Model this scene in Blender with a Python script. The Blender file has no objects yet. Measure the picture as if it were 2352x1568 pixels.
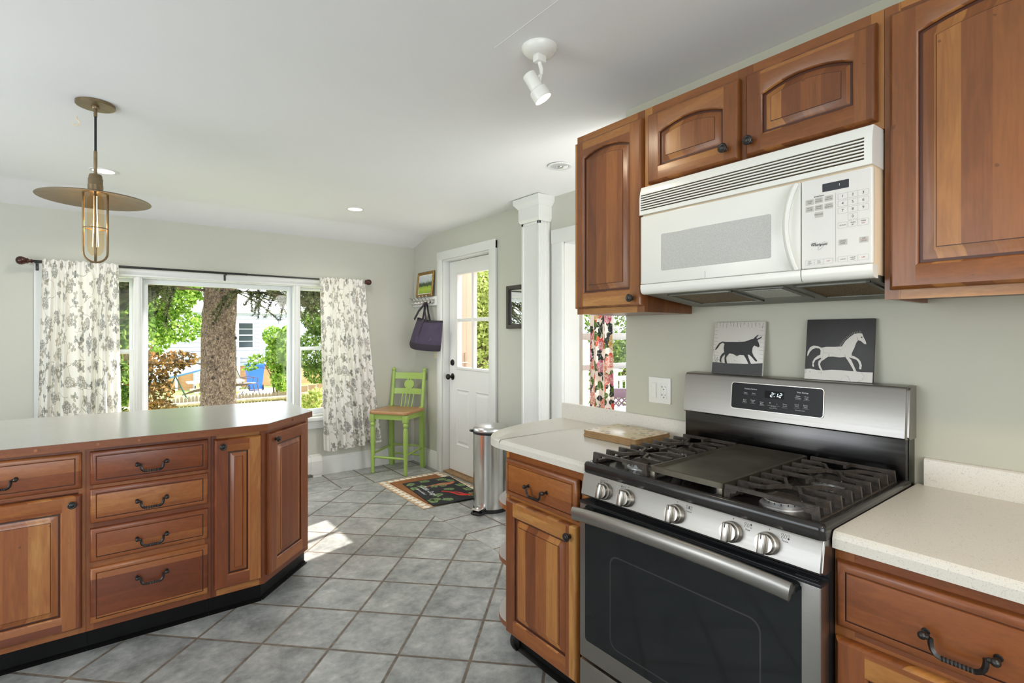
import bpy, bmesh, math, random
from math import sin, cos, pi, radians, sqrt, floor
from mathutils import Vector, Matrix
from mathutils.geometry import tessellate_polygon

random.seed(7)
S = bpy.context.scene
COL = S.collection

# ------------------------------------------------------------------ camera, sky, sun, large lights, exposure
cam_data = bpy.data.cameras.new('camera')
cam = bpy.data.objects.new('camera', cam_data)
COL.objects.link(cam)
cam.location = (0, 0, 1.36)
cam.rotation_euler = (radians(90), 0, radians(-37.5762))
cam_data.sensor_width = 36
cam_data.lens = 36 * 1191.06 / 2352
cam_data.shift_y = (766.27 - 784) / 2352
cam_data.clip_start = 0.02
cam_data.clip_end = 300
S.camera = cam

S.view_settings.view_transform = 'Standard'
S.view_settings.look = 'None'
S.view_settings.gamma = 1
S.view_settings.use_curve_mapping = False
S.view_settings.exposure = 0.06
try:
    S.cycles.use_denoising = True
    S.cycles.max_bounces = 8
    S.cycles.diffuse_bounces = 4
    S.cycles.glossy_bounces = 4
    S.cycles.transparent_max_bounces = 24
    S.cycles.sample_clamp_indirect = 6
    S.cycles.caustics_reflective = False
    S.cycles.caustics_refractive = False
except Exception:
    pass

world = bpy.data.worlds.new('World')
S.world = world
world.use_nodes = True
wn = world.node_tree
wn.nodes.clear()
w_out = wn.nodes.new('ShaderNodeOutputWorld')
w_bg = wn.nodes.new('ShaderNodeBackground')
w_bg.inputs[0].default_value = (0.86, 0.93, 1.0, 1)
w_bg.inputs[1].default_value = 4.8
wn.links.new(w_bg.outputs[0], w_out.inputs[0])


def light(name, kind, loc, energy, color=(1, 1, 1), size=0.1, size_y=None, aim=None, spot=None, blend=0.5):
    d = bpy.data.lights.new(name, kind)
    d.energy = energy
    d.color = color
    if kind == 'AREA':
        d.shape = 'RECTANGLE' if size_y else 'SQUARE'
        d.size = size
        if size_y:
            d.size_y = size_y
    elif kind == 'SUN':
        d.angle = radians(0.7)
    else:
        d.shadow_soft_size = size
    if kind == 'SPOT':
        d.spot_size = radians(spot or 90)
        d.spot_blend = blend
    o = bpy.data.objects.new(name, d)
    COL.objects.link(o)
    o.location = loc
    if aim is not None:
        o.rotation_euler = (Vector(aim) - Vector(loc)).to_track_quat('-Z', 'Y').to_euler()
    return o


SUN_EL = radians(35)
SUN_DIR = Vector((0.95 * cos(SUN_EL), 0.312 * cos(SUN_EL), sin(SUN_EL)))
light('sun', 'SUN', (8, 3, 8), 12.0, (1.0, 0.95, 0.87), aim=Vector((8, 3, 8)) - SUN_DIR)
# added unseen area fills that brighten the kitchen and the pink room
light('rear_fill', 'AREA', (-0.6, -2.5, 1.5), 2.5, (1.0, 0.98, 0.95), 2.6, 1.5, aim=(-0.2, 0, 1.45))
light('side_room_fill', 'AREA', (5.2, 1.9, 1.6), 20, (1.0, 0.94, 0.92), 1.4, 1.4, aim=(3.4, 2.4, 1.2))
# added upward fills out of view, brightening the ceiling; no fittings stand there
light('up_fill_rear', 'AREA', (-0.3, -0.9, 1.45), 18, (0.95, 0.98, 1.0), 1.4, 1.4, aim=(0.5, 0.6, 3.2))
light('up_fill_dining', 'AREA', (-2.3, 3.4, 1.3), 6, (0.93, 0.97, 1.0), 1.4, 1.4, aim=(-0.6, 3.7, 2.9))
light('up_fill_middle', 'AREA', (-1.7, 2.3, 1.15), 17, (0.93, 0.97, 1.0), 1.4, 1.4, aim=(1.5, 4.0, 2.75))
# added fills hidden behind the stove wall, for the far ceiling and door wall
light('hall_point_fill', 'POINT', (2.28, 0.9, 1.9), 22, (1.0, 0.98, 0.95), 0.12)
light('hall_up_fill', 'AREA', (2.27, 1.25, 1.0), 15, (0.98, 0.99, 1.0), 0.5, 0.9, aim=(1.9, 4.0, 2.6))
# warm spot of the same fitting over the counter beside the camera
light('counter_spot', 'SPOT', (0.85, -0.55, 2.3), 32, (1.0, 0.80, 0.56), 0.05, aim=(1.75, 0.05, 1.0), spot=75, blend=0.8)


# ------------------------------------------------------------------ mesh builder
class B:
    def __init__(self):
        self.bm = bmesh.new()
        self.M = Matrix.Identity(4)
        self.m = 0

    def v(self, p):
        return self.bm.verts.new(self.M @ Vector(p))

    def f(self, vs, m=None):
        try:
            fc = self.bm.faces.new(vs)
        except ValueError:
            return None
        fc.material_index = self.m if m is None else m
        return fc

    def quad(self, pts, m=None):
        return self.f([self.v(p) for p in pts], m)

    def box(self, x0, x1, y0, y1, z0, z1, m=None, bev=0.0, seg=2):
        x0, x1 = min(x0, x1), max(x0, x1)
        y0, y1 = min(y0, y1), max(y0, y1)
        z0, z1 = min(z0, z1), max(z0, z1)
        vs = [self.v(p) for p in [(x0, y0, z0), (x1, y0, z0), (x1, y1, z0), (x0, y1, z0), (x0, y0, z1), (x1, y0, z1), (x1, y1, z1), (x0, y1, z1)]]
        fs = [self.f([vs[i] for i in q], m) for q in [(0, 3, 2, 1), (4, 5, 6, 7), (0, 1, 5, 4), (1, 2, 6, 5), (2, 3, 7, 6), (3, 0, 4, 7)]]
        if bev > 0:
            es = list({e for f in fs if f for e in f.edges})
            bmesh.ops.bevel(self.bm, geom=es, offset=bev, segments=seg, affect='EDGES', profile=0.5, clamp_overlap=True, material=-1)
        return fs

    def ring(self, c, r, axis_u, axis_v, seg):
        return [self.v(Vector(c) + axis_u * (r * cos(2 * pi * i / seg)) + axis_v * (r * sin(2 * pi * i / seg))) for i in range(seg)]

    def cyl(self, p0, p1, r0, r1=None, seg=20, m=None, cap=True):
        r1 = r0 if r1 is None else r1
        p0, p1 = Vector(p0), Vector(p1)
        d = (p1 - p0).normalized()
        u = d.orthogonal().normalized()
        w = d.cross(u)
        a, b = self.ring(p0, r0, u, w, seg), self.ring(p1, r1, u, w, seg)
        for i in range(seg):
            j = (i + 1) % seg
            self.f([a[i], a[j], b[j], b[i]], m)
        if cap:
            self.f(list(reversed(a)), m)
            self.f(b, m)

    def lathe(self, prof, c=(0, 0, 0), seg=28, m=None, axis=(0, 0, 1), sx=1.0, cap=True):
        # prof: [(radius, height)] from bottom to top along axis
        c = Vector(c)
        d = Vector(axis).normalized()
        if abs(d.z) > 0.999:
            u, w = Vector((1, 0, 0)), Vector((0, 1, 0)) * (1 if d.z > 0 else -1)
        else:
            u = d.orthogonal().normalized()
            w = d.cross(u)
        rows = []
        for r, h in prof:
            rows.append(self.ring(c + d * h, max(r, 1e-5), u * sx, w, seg))
        for k in range(len(rows) - 1):
            a, b = rows[k], rows[k + 1]
            for i in range(seg):
                j = (i + 1) % seg
                self.f([a[i], a[j], b[j], b[i]], m)
        if cap:
            self.f(list(reversed(rows[0])), m)
            self.f(rows[-1], m)

    def tube(self, pts, r, seg=10, m=None, closed=False, twist=None, rx=1.0, ry=1.0, up=None, cap=True):
        P = [Vector(p) for p in pts]
        n = len(P)
        R = r if isinstance(r, (list, tuple)) else [r] * n
        rows = []
        prev = None
        for i in range(n):
            if closed:
                t = (P[(i + 1) % n] - P[i - 1])
            else:
                t = P[min(i + 1, n - 1)] - P[max(i - 1, 0)]
            t = t.normalized() if t.length > 1e-9 else Vector((0, 0, 1))
            if prev is None:
                u = (Vector(up) - t * t.dot(Vector(up))).normalized() if up is not None else t.orthogonal().normalized()
            else:
                u = prev - t * t.dot(prev)
                u = u.normalized() if u.length > 1e-6 else t.orthogonal().normalized()
            prev = u
            w = t.cross(u)
            a0 = twist[i] if twist else 0.0
            off = pi / seg if seg == 4 else 0
            rows.append([self.v(P[i] + u * (R[i] * rx * cos(a0 + off + 2 * pi * k / seg)) + w * (R[i] * ry * sin(a0 + off + 2 * pi * k / seg))) for k in range(seg)])
        last = n if closed else n - 1
        for i in range(last):
            a, b = rows[i], rows[(i + 1) % n]
            for k in range(seg):
                j = (k + 1) % seg
                self.f([a[k], a[j], b[j], b[k]], m)
        if cap and not closed:
            self.f(list(reversed(rows[0])), m)
            self.f(rows[-1], m)

    def sphere(self, c, r, seg=14, rows=8, m=None, sc=(1, 1, 1)):
        c = Vector(c)
        R = []
        for i in range(rows + 1):
            a = -pi / 2 + pi * i / rows
            rr = max(cos(a) * r, 1e-5)
            R.append([self.v((c.x + rr * cos(2 * pi * k / seg) * sc[0], c.y + rr * sin(2 * pi * k / seg) * sc[1], c.z + r * sin(a) * sc[2])) for k in range(seg)])
        for i in range(rows):
            for k in range(seg):
                j = (k + 1) % seg
                self.f([R[i][k], R[i][j], R[i + 1][j], R[i + 1][k]], m)

    def prism(self, pts, d0, d1, m=None, frame=None, m_side=None):
        # pts 2D (a,b), extruded along the third axis from d0 to d1; frame: 'xy','yz','xz'
        def P(a, b, d):
            return {'xy': (a, b, d), 'yz': (d, a, b), 'xz': (a, d, b)}[frame or 'xy']
        A = [self.v(P(a, b, d0)) for a, b in pts]
        C = [self.v(P(a, b, d1)) for a, b in pts]
        self.f(list(reversed(A)), m)
        self.f(C, m)
        n = len(pts)
        for i in range(n):
            j = (i + 1) % n
            self.f([A[i], A[j], C[j], C[i]], m if m_side is None else m_side)

    def strip(self, rings, m=None, closed=True):
        R = [[self.v(p) for p in ring] for ring in rings]
        for a, b in zip(R[:-1], R[1:]):
            n = len(a)
            for i in range(n if closed else n - 1):
                j = (i + 1) % n
                self.f([a[i], a[j], b[j], b[i]], m)
        return R

    def text(self, s, size, M, m=None, align='CENTER', bold=0.0, shear=0.0, sx=1.0):
        c = bpy.data.curves.new('t', 'FONT')
        c.body = s
        c.size = size
        c.align_x = align
        c.align_y = 'CENTER'
        c.resolution_u = 2
        c.offset = bold
        c.shear = shear
        o = bpy.data.objects.new('t', c)
        COL.objects.link(o)
        dg = bpy.context.evaluated_depsgraph_get()
        me = bpy.data.meshes.new_from_object(o.evaluated_get(dg))
        bpy.data.objects.remove(o)
        bpy.data.curves.remove(c)
        mat = self.M @ M
        idx = {}
        for vv in me.vertices:
            idx[vv.index] = self.bm.verts.new(mat @ Vector((vv.co.x * sx, vv.co.y, vv.co.z)))
        for p in me.polygons:
            self.f([idx[i] for i in p.vertices], m)
        bpy.data.meshes.remove(me)


def root_of(o):
    while o.parent:
        o = o.parent
    return o


def obj(name, b, mats, parent=None, smooth=True, local=False, ang=35, recalc=True):
    """link the builder's mesh as one object; world-built vertices are moved into their thing's own frame"""
    if not isinstance(mats, (list, tuple)):
        mats = [mats]
    if parent is not None and not local:
        R = root_of(parent).matrix_basis.inverted()
        b.bm.transform(R)
    if recalc:
        bmesh.ops.recalc_face_normals(b.bm, faces=b.bm.faces[:])
    me = bpy.data.meshes.new(name)
    b.bm.to_mesh(me)
    b.bm.free()
    for mt in mats:
        me.materials.append(mt)
    if smooth:
        me.shade_smooth()
        try:
            me.set_sharp_from_angle(angle=radians(ang))
        except Exception:
            pass
    o = bpy.data.objects.new(name, me)
    COL.objects.link(o)
    if parent is not None:
        o.parent = parent
    return o


def tag(o, label, cat, group=None, kind=None):
    o['label'] = label
    o['category'] = cat
    if group:
        o['group'] = group
    if kind:
        o['kind'] = kind
    return o


def thing(name, label, cat, loc=(0, 0, 0), rotz=0, group=None):
    o = bpy.data.objects.new(name, None)
    o.empty_display_size = 0.05
    COL.objects.link(o)
    o.matrix_basis = Matrix.Translation(loc) @ Matrix.Rotation(rotz, 4, 'Z')
    return tag(o, label, cat, group)


def struct(name, b=None, mats=None, label=None, cat=None, parent=None, **k):
    if b is None:
        o = bpy.data.objects.new(name, None)
        COL.objects.link(o)
    else:
        o = obj(name, b, mats, parent, **k)
    if parent is None:
        o['kind'] = 'structure'
    if label:
        o['label'] = label
        o['category'] = cat
    return o


def dup(root, loc, rotz=0, label=None, group=None):
    r = root.copy()
    COL.objects.link(r)
    r.matrix_basis = Matrix.Translation(loc) @ Matrix.Rotation(rotz, 4, 'Z')
    if label:
        r['label'] = label
    if group:
        r['group'] = group
    for ch in list(root.children):
        c = ch.copy()
        COL.objects.link(c)
        c.parent = r
        for g in ch.children:
            d = g.copy()
            COL.objects.link(d)
            d.parent = c
    return r


def frame(O, U, N):
    """matrix with columns U (across), Z (up), N (outward) at O"""
    U, N = Vector(U).normalized(), Vector(N).normalized()
    M = Matrix.Identity(4)
    V = Vector((0, 0, 1))
    for i in range(3):
        M[i][0], M[i][1], M[i][2], M[i][3] = U[i], V[i], N[i], O[i]
    return M


# ------------------------------------------------------------------ materials
def nodes(name):
    m = bpy.data.materials.new(name)
    m.use_nodes = True
    nt = m.node_tree
    nt.nodes.clear()
    out = nt.nodes.new('ShaderNodeOutputMaterial')
    return m, nt, out


def N(nt, kind, **kw):
    n = nt.nodes.new('ShaderNode' + kind)
    for k, val in kw.items():
        if k.startswith('i_'):
            n.inputs[k[2:].replace('_', ' ')].default_value = val
        else:
            setattr(n, k, val)
    return n


def L(nt, a, b):
    nt.links.new(a, b)


def math_(nt, op, a, b=None, c=None, clamp=False):
    n = nt.nodes.new('ShaderNodeMath')
    n.operation = op
    n.use_clamp = clamp
    for i, x in enumerate((a, b, c)):
        if x is None:
            continue
        if isinstance(x, (int, float)):
            n.inputs[i].default_value = x
        else:
            nt.links.new(x, n.inputs[i])
    return n.outputs[0]


def rgb(c):
    return (c[0], c[1], c[2], 1)


def srgb(r, g, b):
    def f(x):
        x /= 255
        return x / 12.92 if x <= 0.04045 else ((x + 0.055) / 1.055) ** 2.4
    return (f(r), f(g), f(b))


def ramp(nt, fac, stops, interp='LINEAR'):
    n = nt.nodes.new('ShaderNodeValToRGB')
    n.color_ramp.interpolation = interp
    e = n.color_ramp.elements
    while len(e) < len(stops):
        e.new(0.5)
    for el, (p, c) in zip(e, stops):
        el.position = p
        el.color = rgb(c) if len(c) == 3 else c
    if fac is not None:
        nt.links.new(fac, n.inputs[0])
    return n.outputs[0]


def mix(nt, fac, a, b, mode='MIX'):
    n = nt.nodes.new('ShaderNodeMix')
    n.data_type = 'RGBA'
    n.blend_type = mode
    n.clamp_factor = True
    ins = [i for i in n.inputs if i.type == 'RGBA']
    if isinstance(fac, (int, float)):
        n.inputs[0].default_value = fac
    else:
        nt.links.new(fac, n.inputs[0])
    for s, x in zip(ins, (a, b)):
        if isinstance(x, tuple):
            s.default_value = rgb(x)
        else:
            nt.links.new(x, s)
    return [o for o in n.outputs if o.type == 'RGBA'][0]


def principled(nt, out, base=None, rough=0.5, metal=0.0, **kw):
    p = nt.nodes.new('ShaderNodeBsdfPrincipled')
    if base is not None:
        if isinstance(base, tuple):
            p.inputs['Base Color'].default_value = rgb(base)
        else:
            nt.links.new(base, p.inputs['Base Color'])
    if isinstance(rough, (int, float)):
        p.inputs['Roughness'].default_value = rough
    else:
        nt.links.new(rough, p.inputs['Roughness'])
    p.inputs['Metallic'].default_value = metal
    for k, val in kw.items():
        p.inputs[k.replace('_', ' ')].default_value = val
    if out is not None:
        nt.links.new(p.outputs[0], out.inputs[0])
    return p


def bump(nt, p, height, strength=0.2, dist=0.01):
    b = nt.nodes.new('ShaderNodeBump')
    b.inputs['Strength'].default_value = strength
    b.inputs['Distance'].default_value = dist
    nt.links.new(height, b.inputs['Height'])
    nt.links.new(b.outputs[0], p.inputs['Normal'])


def objc(nt, rnd=False):
    t = nt.nodes.new('ShaderNodeTexCoord').outputs['Object']
    if rnd:
        oi = nt.nodes.new('ShaderNodeObjectInfo')
        m = nt.nodes.new('ShaderNodeVectorMath')
        m.operation = 'MULTIPLY_ADD'
        nt.links.new(oi.outputs['Random'], m.inputs[0])
        m.inputs[1].default_value = (13.7, 7.9, 5.3)
        nt.links.new(t, m.inputs[2])
        return m.outputs[0]
    return t


def noise(nt, vec, scale, detail=3, rough=0.5, dist=0.0):
    n = nt.nodes.new('ShaderNodeTexNoise')
    n.inputs['Scale'].default_value = scale
    n.inputs['Detail'].default_value = detail
    n.inputs['Roughness'].default_value = rough
    n.inputs['Distortion'].default_value = dist
    if vec is not None:
        nt.links.new(vec, n.inputs['Vector'])
    return n.outputs['Fac']


def scaled(nt, vec, s):
    m = nt.nodes.new('ShaderNodeVectorMath')
    m.operation = 'MULTIPLY'
    nt.links.new(vec, m.inputs[0])
    m.inputs[1].default_value = s
    return m.outputs[0]


def plain(name, c, rough=0.5, metal=0.0, var=0.0, vs=6.0, bmp=0.0, bs=60.0, c2=None, stretch=None, **kw):
    m, nt, out = nodes(name)
    v = objc(nt)
    if stretch:
        v = scaled(nt, v, stretch)
    if var or c2:
        n = noise(nt, v, vs, 4, 0.55)
        lo = tuple(x * (1 - var) for x in c)
        hi = c2 or tuple(min(1, x * (1 + var)) for x in c)
        base = ramp(nt, n, [(0.3, lo), (0.7, hi)])
    else:
        base = c
    p = principled(nt, out, base, rough, metal, **kw)
    if bmp:
        bump(nt, p, noise(nt, v, bs, 3), bmp, 0.004)
    return m


def emit(name, c, s):
    m, nt, out = nodes(name)
    e = nt.nodes.new('ShaderNodeEmission')
    e.inputs[0].default_value = rgb(c)
    e.inputs[1].default_value = s
    nt.links.new(e.outputs[0], out.inputs[0])
    return m


def glassy(name, tint=(1, 1, 1), gloss=0.06, rough=0.0, fres=True):
    """thin clear pane: lets light straight through, reflects a little"""
    m, nt, out = nodes(name)
    t = nt.nodes.new('ShaderNodeBsdfTransparent')
    t.inputs[0].default_value = rgb(tint)
    g = nt.nodes.new('ShaderNodeBsdfGlossy')
    g.inputs['Roughness'].default_value = rough
    mx = nt.nodes.new('ShaderNodeMixShader')
    if fres:
        lw = nt.nodes.new('ShaderNodeLayerWeight')
        lw.inputs['Blend'].default_value = 0.5
        nt.links.new(math_(nt, 'MULTIPLY_ADD', math_(nt, 'POWER', lw.outputs['Facing'], 5.0), 0.16, 0.006), mx.inputs[0])
    else:
        mx.inputs[0].default_value = gloss
    nt.links.new(t.outputs[0], mx.inputs[1])
    nt.links.new(g.outputs[0], mx.inputs[2])
    nt.links.new(mx.outputs[0], out.inputs[0])
    return m


def wood(name, horiz, stops, width=0.07, rough=0.34, seed=0.0, contrast=1.0):
    m, nt, out = nodes(name)
    v = objc(nt, rnd=True)
    sep = nt.nodes.new('ShaderNodeSeparateXYZ')
    nt.links.new(v, sep.inputs[0])
    xy = math_(nt, 'ADD', sep.outputs[0], sep.outputs[1])
    a, l = (sep.outputs[2], xy) if horiz else (xy, sep.outputs[2])
    dpt = math_(nt, 'SUBTRACT', sep.outputs[0], sep.outputs[1])
    stave = math_(nt, 'FLOOR', math_(nt, 'MULTIPLY_ADD', a, 1 / width, seed))
    wn_ = nt.nodes.new('ShaderNodeTexWhiteNoise')
    wn_.noise_dimensions = '1D'
    nt.links.new(stave, wn_.inputs['W'])
    r = wn_.outputs['Value']
    cv = nt.nodes.new('ShaderNodeCombineXYZ')
    nt.links.new(math_(nt, 'MULTIPLY', a, 1.0), cv.inputs[0])
    nt.links.new(math_(nt, 'MULTIPLY_ADD', l, 0.07, math_(nt, 'MULTIPLY', r, 9.0)), cv.inputs[1])
    nt.links.new(math_(nt, 'MULTIPLY', dpt, 0.3), cv.inputs[2])
    fine = noise(nt, cv.outputs[0], 150, 4, 0.6)
    cv2 = nt.nodes.new('ShaderNodeCombineXYZ')
    nt.links.new(a, cv2.inputs[0])
    nt.links.new(math_(nt, 'MULTIPLY_ADD', l, 0.16, math_(nt, 'MULTIPLY', r, 5.0)), cv2.inputs[1])
    broad = noise(nt, cv2.outputs[0], 13, 3, 0.55, 1.2)
    rings = math_(nt, 'SINE', math_(nt, 'MULTIPLY', broad, 34.0))
    tone = math_(nt, 'ADD', math_(nt, 'MULTIPLY', r, 0.62 * contrast), math_(nt, 'MULTIPLY_ADD', broad, 0.45, 0.02))
    col = ramp(nt, tone, stops)
    g = math_(nt, 'MULTIPLY_ADD', fine, 0.55, 0.70)
    g = math_(nt, 'MULTIPLY_ADD', rings, 0.045, g)
    gc = nt.nodes.new('ShaderNodeCombineColor')
    for i in range(3):
        nt.links.new(g, gc.inputs[i])
    col = mix(nt, 1.0, col, gc.outputs[0], 'MULTIPLY')
    # scattered dark gum flecks
    fl = noise(nt, scaled(nt, v, (38, 38, 38) if not horiz else (30, 30, 60)), 1.0, 1)
    spot = math_(nt, 'GREATER_THAN', fl, 0.79)
    col = mix(nt, math_(nt, 'MULTIPLY', spot, 0.45), col, (0.03, 0.012, 0.006))
    p = principled(nt, out, col, rough, 0.0, Coat_Weight=0.25, Coat_Roughness=0.25)
    bump(nt, p, fine, 0.06, 0.002)
    return m


CHERRY = [(0.05, srgb(80, 36, 17)), (0.30, srgb(118, 58, 28)), (0.55, srgb(140, 76, 38)), (0.80, srgb(164, 100, 52)), (0.98, srgb(196, 140, 77))]
CHERRY_UP = [(0.05, srgb(78, 40, 17)), (0.30, srgb(114, 64, 29)), (0.55, srgb(136, 82, 39)), (0.80, srgb(162, 108, 55)), (0.98, srgb(190, 142, 79))]
CHERRY_LO = [(0.05, srgb(92, 46, 21)), (0.35, srgb(132, 72, 33)), (0.60, srgb(156, 94, 45)), (0.85, srgb(182, 124, 63)), (0.98, srgb(206, 158, 89))]
M = {}
M['wv'] = wood('cherry wood upright grain', False, CHERRY, 0.072)
M['wh'] = wood('cherry wood level grain', True, CHERRY, 0.078, seed=0.37)
M['wf'] = wood('cherry wood face frame', False, CHERRY, 0.3, contrast=0.5)
M['uv'] = wood('warm cherry upright grain', False, CHERRY_UP, 0.055, seed=0.2)
M['uh'] = wood('warm cherry level grain', True, CHERRY_UP, 0.07, seed=0.6)
M['uf'] = wood('warm cherry face frame', False, CHERRY_UP, 0.4, contrast=0.5)
M['bv'] = wood('base cherry upright grain', False, CHERRY_LO, 0.062, seed=0.5)
M['bh'] = wood('base cherry level grain', True, CHERRY_LO, 0.07, seed=0.1)
M['bf'] = wood('base cherry face frame', False, CHERRY_LO, 0.4, contrast=0.5)
M['groove'] = plain('groove stain and painted shade', srgb(74, 38, 22), 0.4)  # groove stain, with the shade of the recess put into its colour
M['edge'] = wood('cherry counter edge', True, CHERRY_LO, 0.5, contrast=0.35)
M['oak'] = wood('oak seat', True, [(0.1, srgb(128, 84, 50)), (0.5, srgb(170, 122, 80)), (0.9, srgb(200, 156, 112))], 0.4, 0.3)

M['kick'] = plain('black vinyl kick', (0.008, 0.008, 0.008), 0.35, var=0.3, Specular_IOR_Level=0.2)
M['iron'] = plain('dark pewter', (0.055, 0.052, 0.05), 0.38, 0.85, var=0.35, vs=60)
M['white'] = plain('white trim paint', srgb(228, 229, 226), 0.32, var=0.015)
M['doorwhite'] = plain('white door paint', srgb(232, 232, 229), 0.38)
M['sash'] = plain('white vinyl sash', srgb(232, 235, 238), 0.35)
M['ceil'] = plain('ceiling paint', srgb(238, 238, 238), 0.75, var=0.012, vs=1.6, bmp=0.03, bs=120)
M['wall'] = plain('sage grey wall paint', srgb(198, 198, 186), 0.55, var=0.02, vs=2.0, bmp=0.03, bs=90)
M['wall_stove'] = plain('sage green wall paint', srgb(192, 190, 172), 0.42, var=0.025, vs=3.0, bmp=0.05, bs=40)
M['pink'] = plain('pale pink wall paint', srgb(206, 184, 180), 0.4, var=0.02)
M['appliance'] = plain('white appliance enamel', srgb(238, 237, 230), 0.22)
M['cream'] = plain('yellowed white plastic', srgb(236, 214, 182), 0.35, var=0.03)
M['keypad'] = plain('keypad sheet', srgb(226, 223, 218), 0.35)
M['keygrey'] = plain('keypad grey keys', srgb(196, 192, 184), 0.4)
M['ink'] = plain('dark print', (0.03, 0.03, 0.032), 0.5)
M['redink'] = plain('red print', srgb(190, 80, 70), 0.5)
M['lineink'] = plain('pale grey print', srgb(168, 164, 160), 0.5)
M['black'] = plain('black plastic', (0.015, 0.015, 0.017), 0.3)
M['enamel'] = plain('black enamel', (0.02, 0.018, 0.017), 0.16, var=0.2)
M['lcd'] = plain('dark display window', (0.035, 0.038, 0.045), 0.15)
M['ovenglass'] = plain('oven door dark glass', (0.012, 0.014, 0.015), 0.06, Specular_IOR_Level=0.3)
M['castiron'] = plain('cast iron', (0.045, 0.038, 0.033), 0.42, 0.2, var=0.45, vs=50, bmp=0.25, bs=300, c2=(0.075, 0.055, 0.042))
M['griddle'] = plain('griddle plate', (0.13, 0.115, 0.09), 0.36, 0.75, var=0.35, vs=9, bmp=0.03, bs=90)
M['alu'] = plain('aluminium burner', (0.5, 0.5, 0.5), 0.4, 0.9, var=0.15)
M['display_on'] = emit('display digits', (0.75, 0.92, 1.0), 3.0)
M['panelink'] = plain('pale panel lettering', srgb(206, 206, 204), 0.5)
M['grease'] = plain('greasy mesh filter', (0.16, 0.10, 0.035), 0.45, 0.6, var=0.9, vs=260, bmp=0.8, bs=400)
M['undergrey'] = plain('grey metal underside', srgb(120, 120, 112), 0.45, 0.5, var=0.2)
M['chrome'] = plain('polished chrome', (0.75, 0.74, 0.72), 0.12, 1.0)
M['nickel'] = plain('brushed nickel knob', (0.50, 0.47, 0.43), 0.28, 1.0)
M['brass'] = plain('antique brass', (0.24, 0.18, 0.105), 0.42, 0.85, var=0.15, vs=30)
M['brass_in'] = plain('antique brass shade underside', (0.22, 0.18, 0.125), 0.48, 0.6, var=0.12, vs=14)
M['cord'] = plain('black woven cord', (0.015, 0.015, 0.016), 0.7)
M['fil'] = emit('glowing filament', (1.0, 0.66, 0.32), 14)
M['lampglow'] = emit('spot lamp face', (1.0, 0.86, 0.66), 14)
M['canglow'] = emit('recessed lamp face', (1.0, 0.84, 0.62), 5)
M['bulbglass'] = glassy('bulb glass', (1.0, 0.90, 0.74))
M['pane'] = glassy('window pane')
M['mirror'] = plain('mirror glass', (0.9, 0.92, 0.91), 0.01, 1.0)
M['darkframe'] = plain('dark brown mirror frame', srgb(58, 50, 46), 0.5, var=0.15)
M['gold'] = plain('gilt frame', (0.33, 0.20, 0.06), 0.38, 0.6, var=0.3, vs=30)
M['ivory'] = plain('ivory switch plate', srgb(222, 212, 184), 0.4)
M['outlet'] = plain('white outlet plate', srgb(232, 230, 222), 0.35)
M['green'] = plain('lime green paint', srgb(160, 188, 96), 0.36, var=0.04, vs=8)
M['rod'] = plain('black curtain rod', (0.012, 0.012, 0.012), 0.3)
M['finial'] = plain('mahogany finial', (0.055, 0.014, 0.008), 0.18, var=0.3)
M['bag'] = plain('aubergine canvas', srgb(70, 60, 82), 0.8, var=0.12, vs=14, bmp=0.15, bs=500)
M['bagdark'] = plain('dark bag webbing', srgb(50, 44, 54), 0.85)
M['stitch'] = plain('pale stitching', srgb(120, 112, 132), 0.8)
M['coir'] = plain('coir', srgb(150, 98, 56), 0.95, var=0.35, vs=220, bmp=0.9, bs=420)
M['matblack'] = plain('black mat pile', srgb(40, 40, 44), 0.95, var=0.2, vs=90, bmp=0.3, bs=500)
M['leafprint'] = plain('printed leaves', srgb(118, 142, 92), 0.95, var=0.25, vs=30)
M['redprint'] = plain('printed red bird', srgb(206, 58, 46), 0.95, var=0.15, vs=40)
M['rustprint'] = plain('printed rust bird', srgb(186, 112, 84), 0.95, var=0.15, vs=40)
M['whiteprint'] = plain('printed white lettering', srgb(226, 226, 224), 0.95)
M['tan'] = plain('tan mosaic', srgb(206, 172, 134), 0.6, var=0.06, vs=30)
M['creamtile'] = plain('cream mosaic', srgb(240, 234, 220), 0.5)
M['heater'] = plain('heater enamel', srgb(226, 225, 220), 0.45)
M['threshold'] = plain('worn wooden threshold', srgb(150, 120, 84), 0.7, var=0.3, vs=40)
M['raku_dark'] = plain('raku charcoal', srgb(62, 61, 60), 0.5, var=0.12, vs=20)
M['raku_black'] = plain('raku black', srgb(36, 35, 35), 0.5, var=0.1, vs=20)


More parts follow.
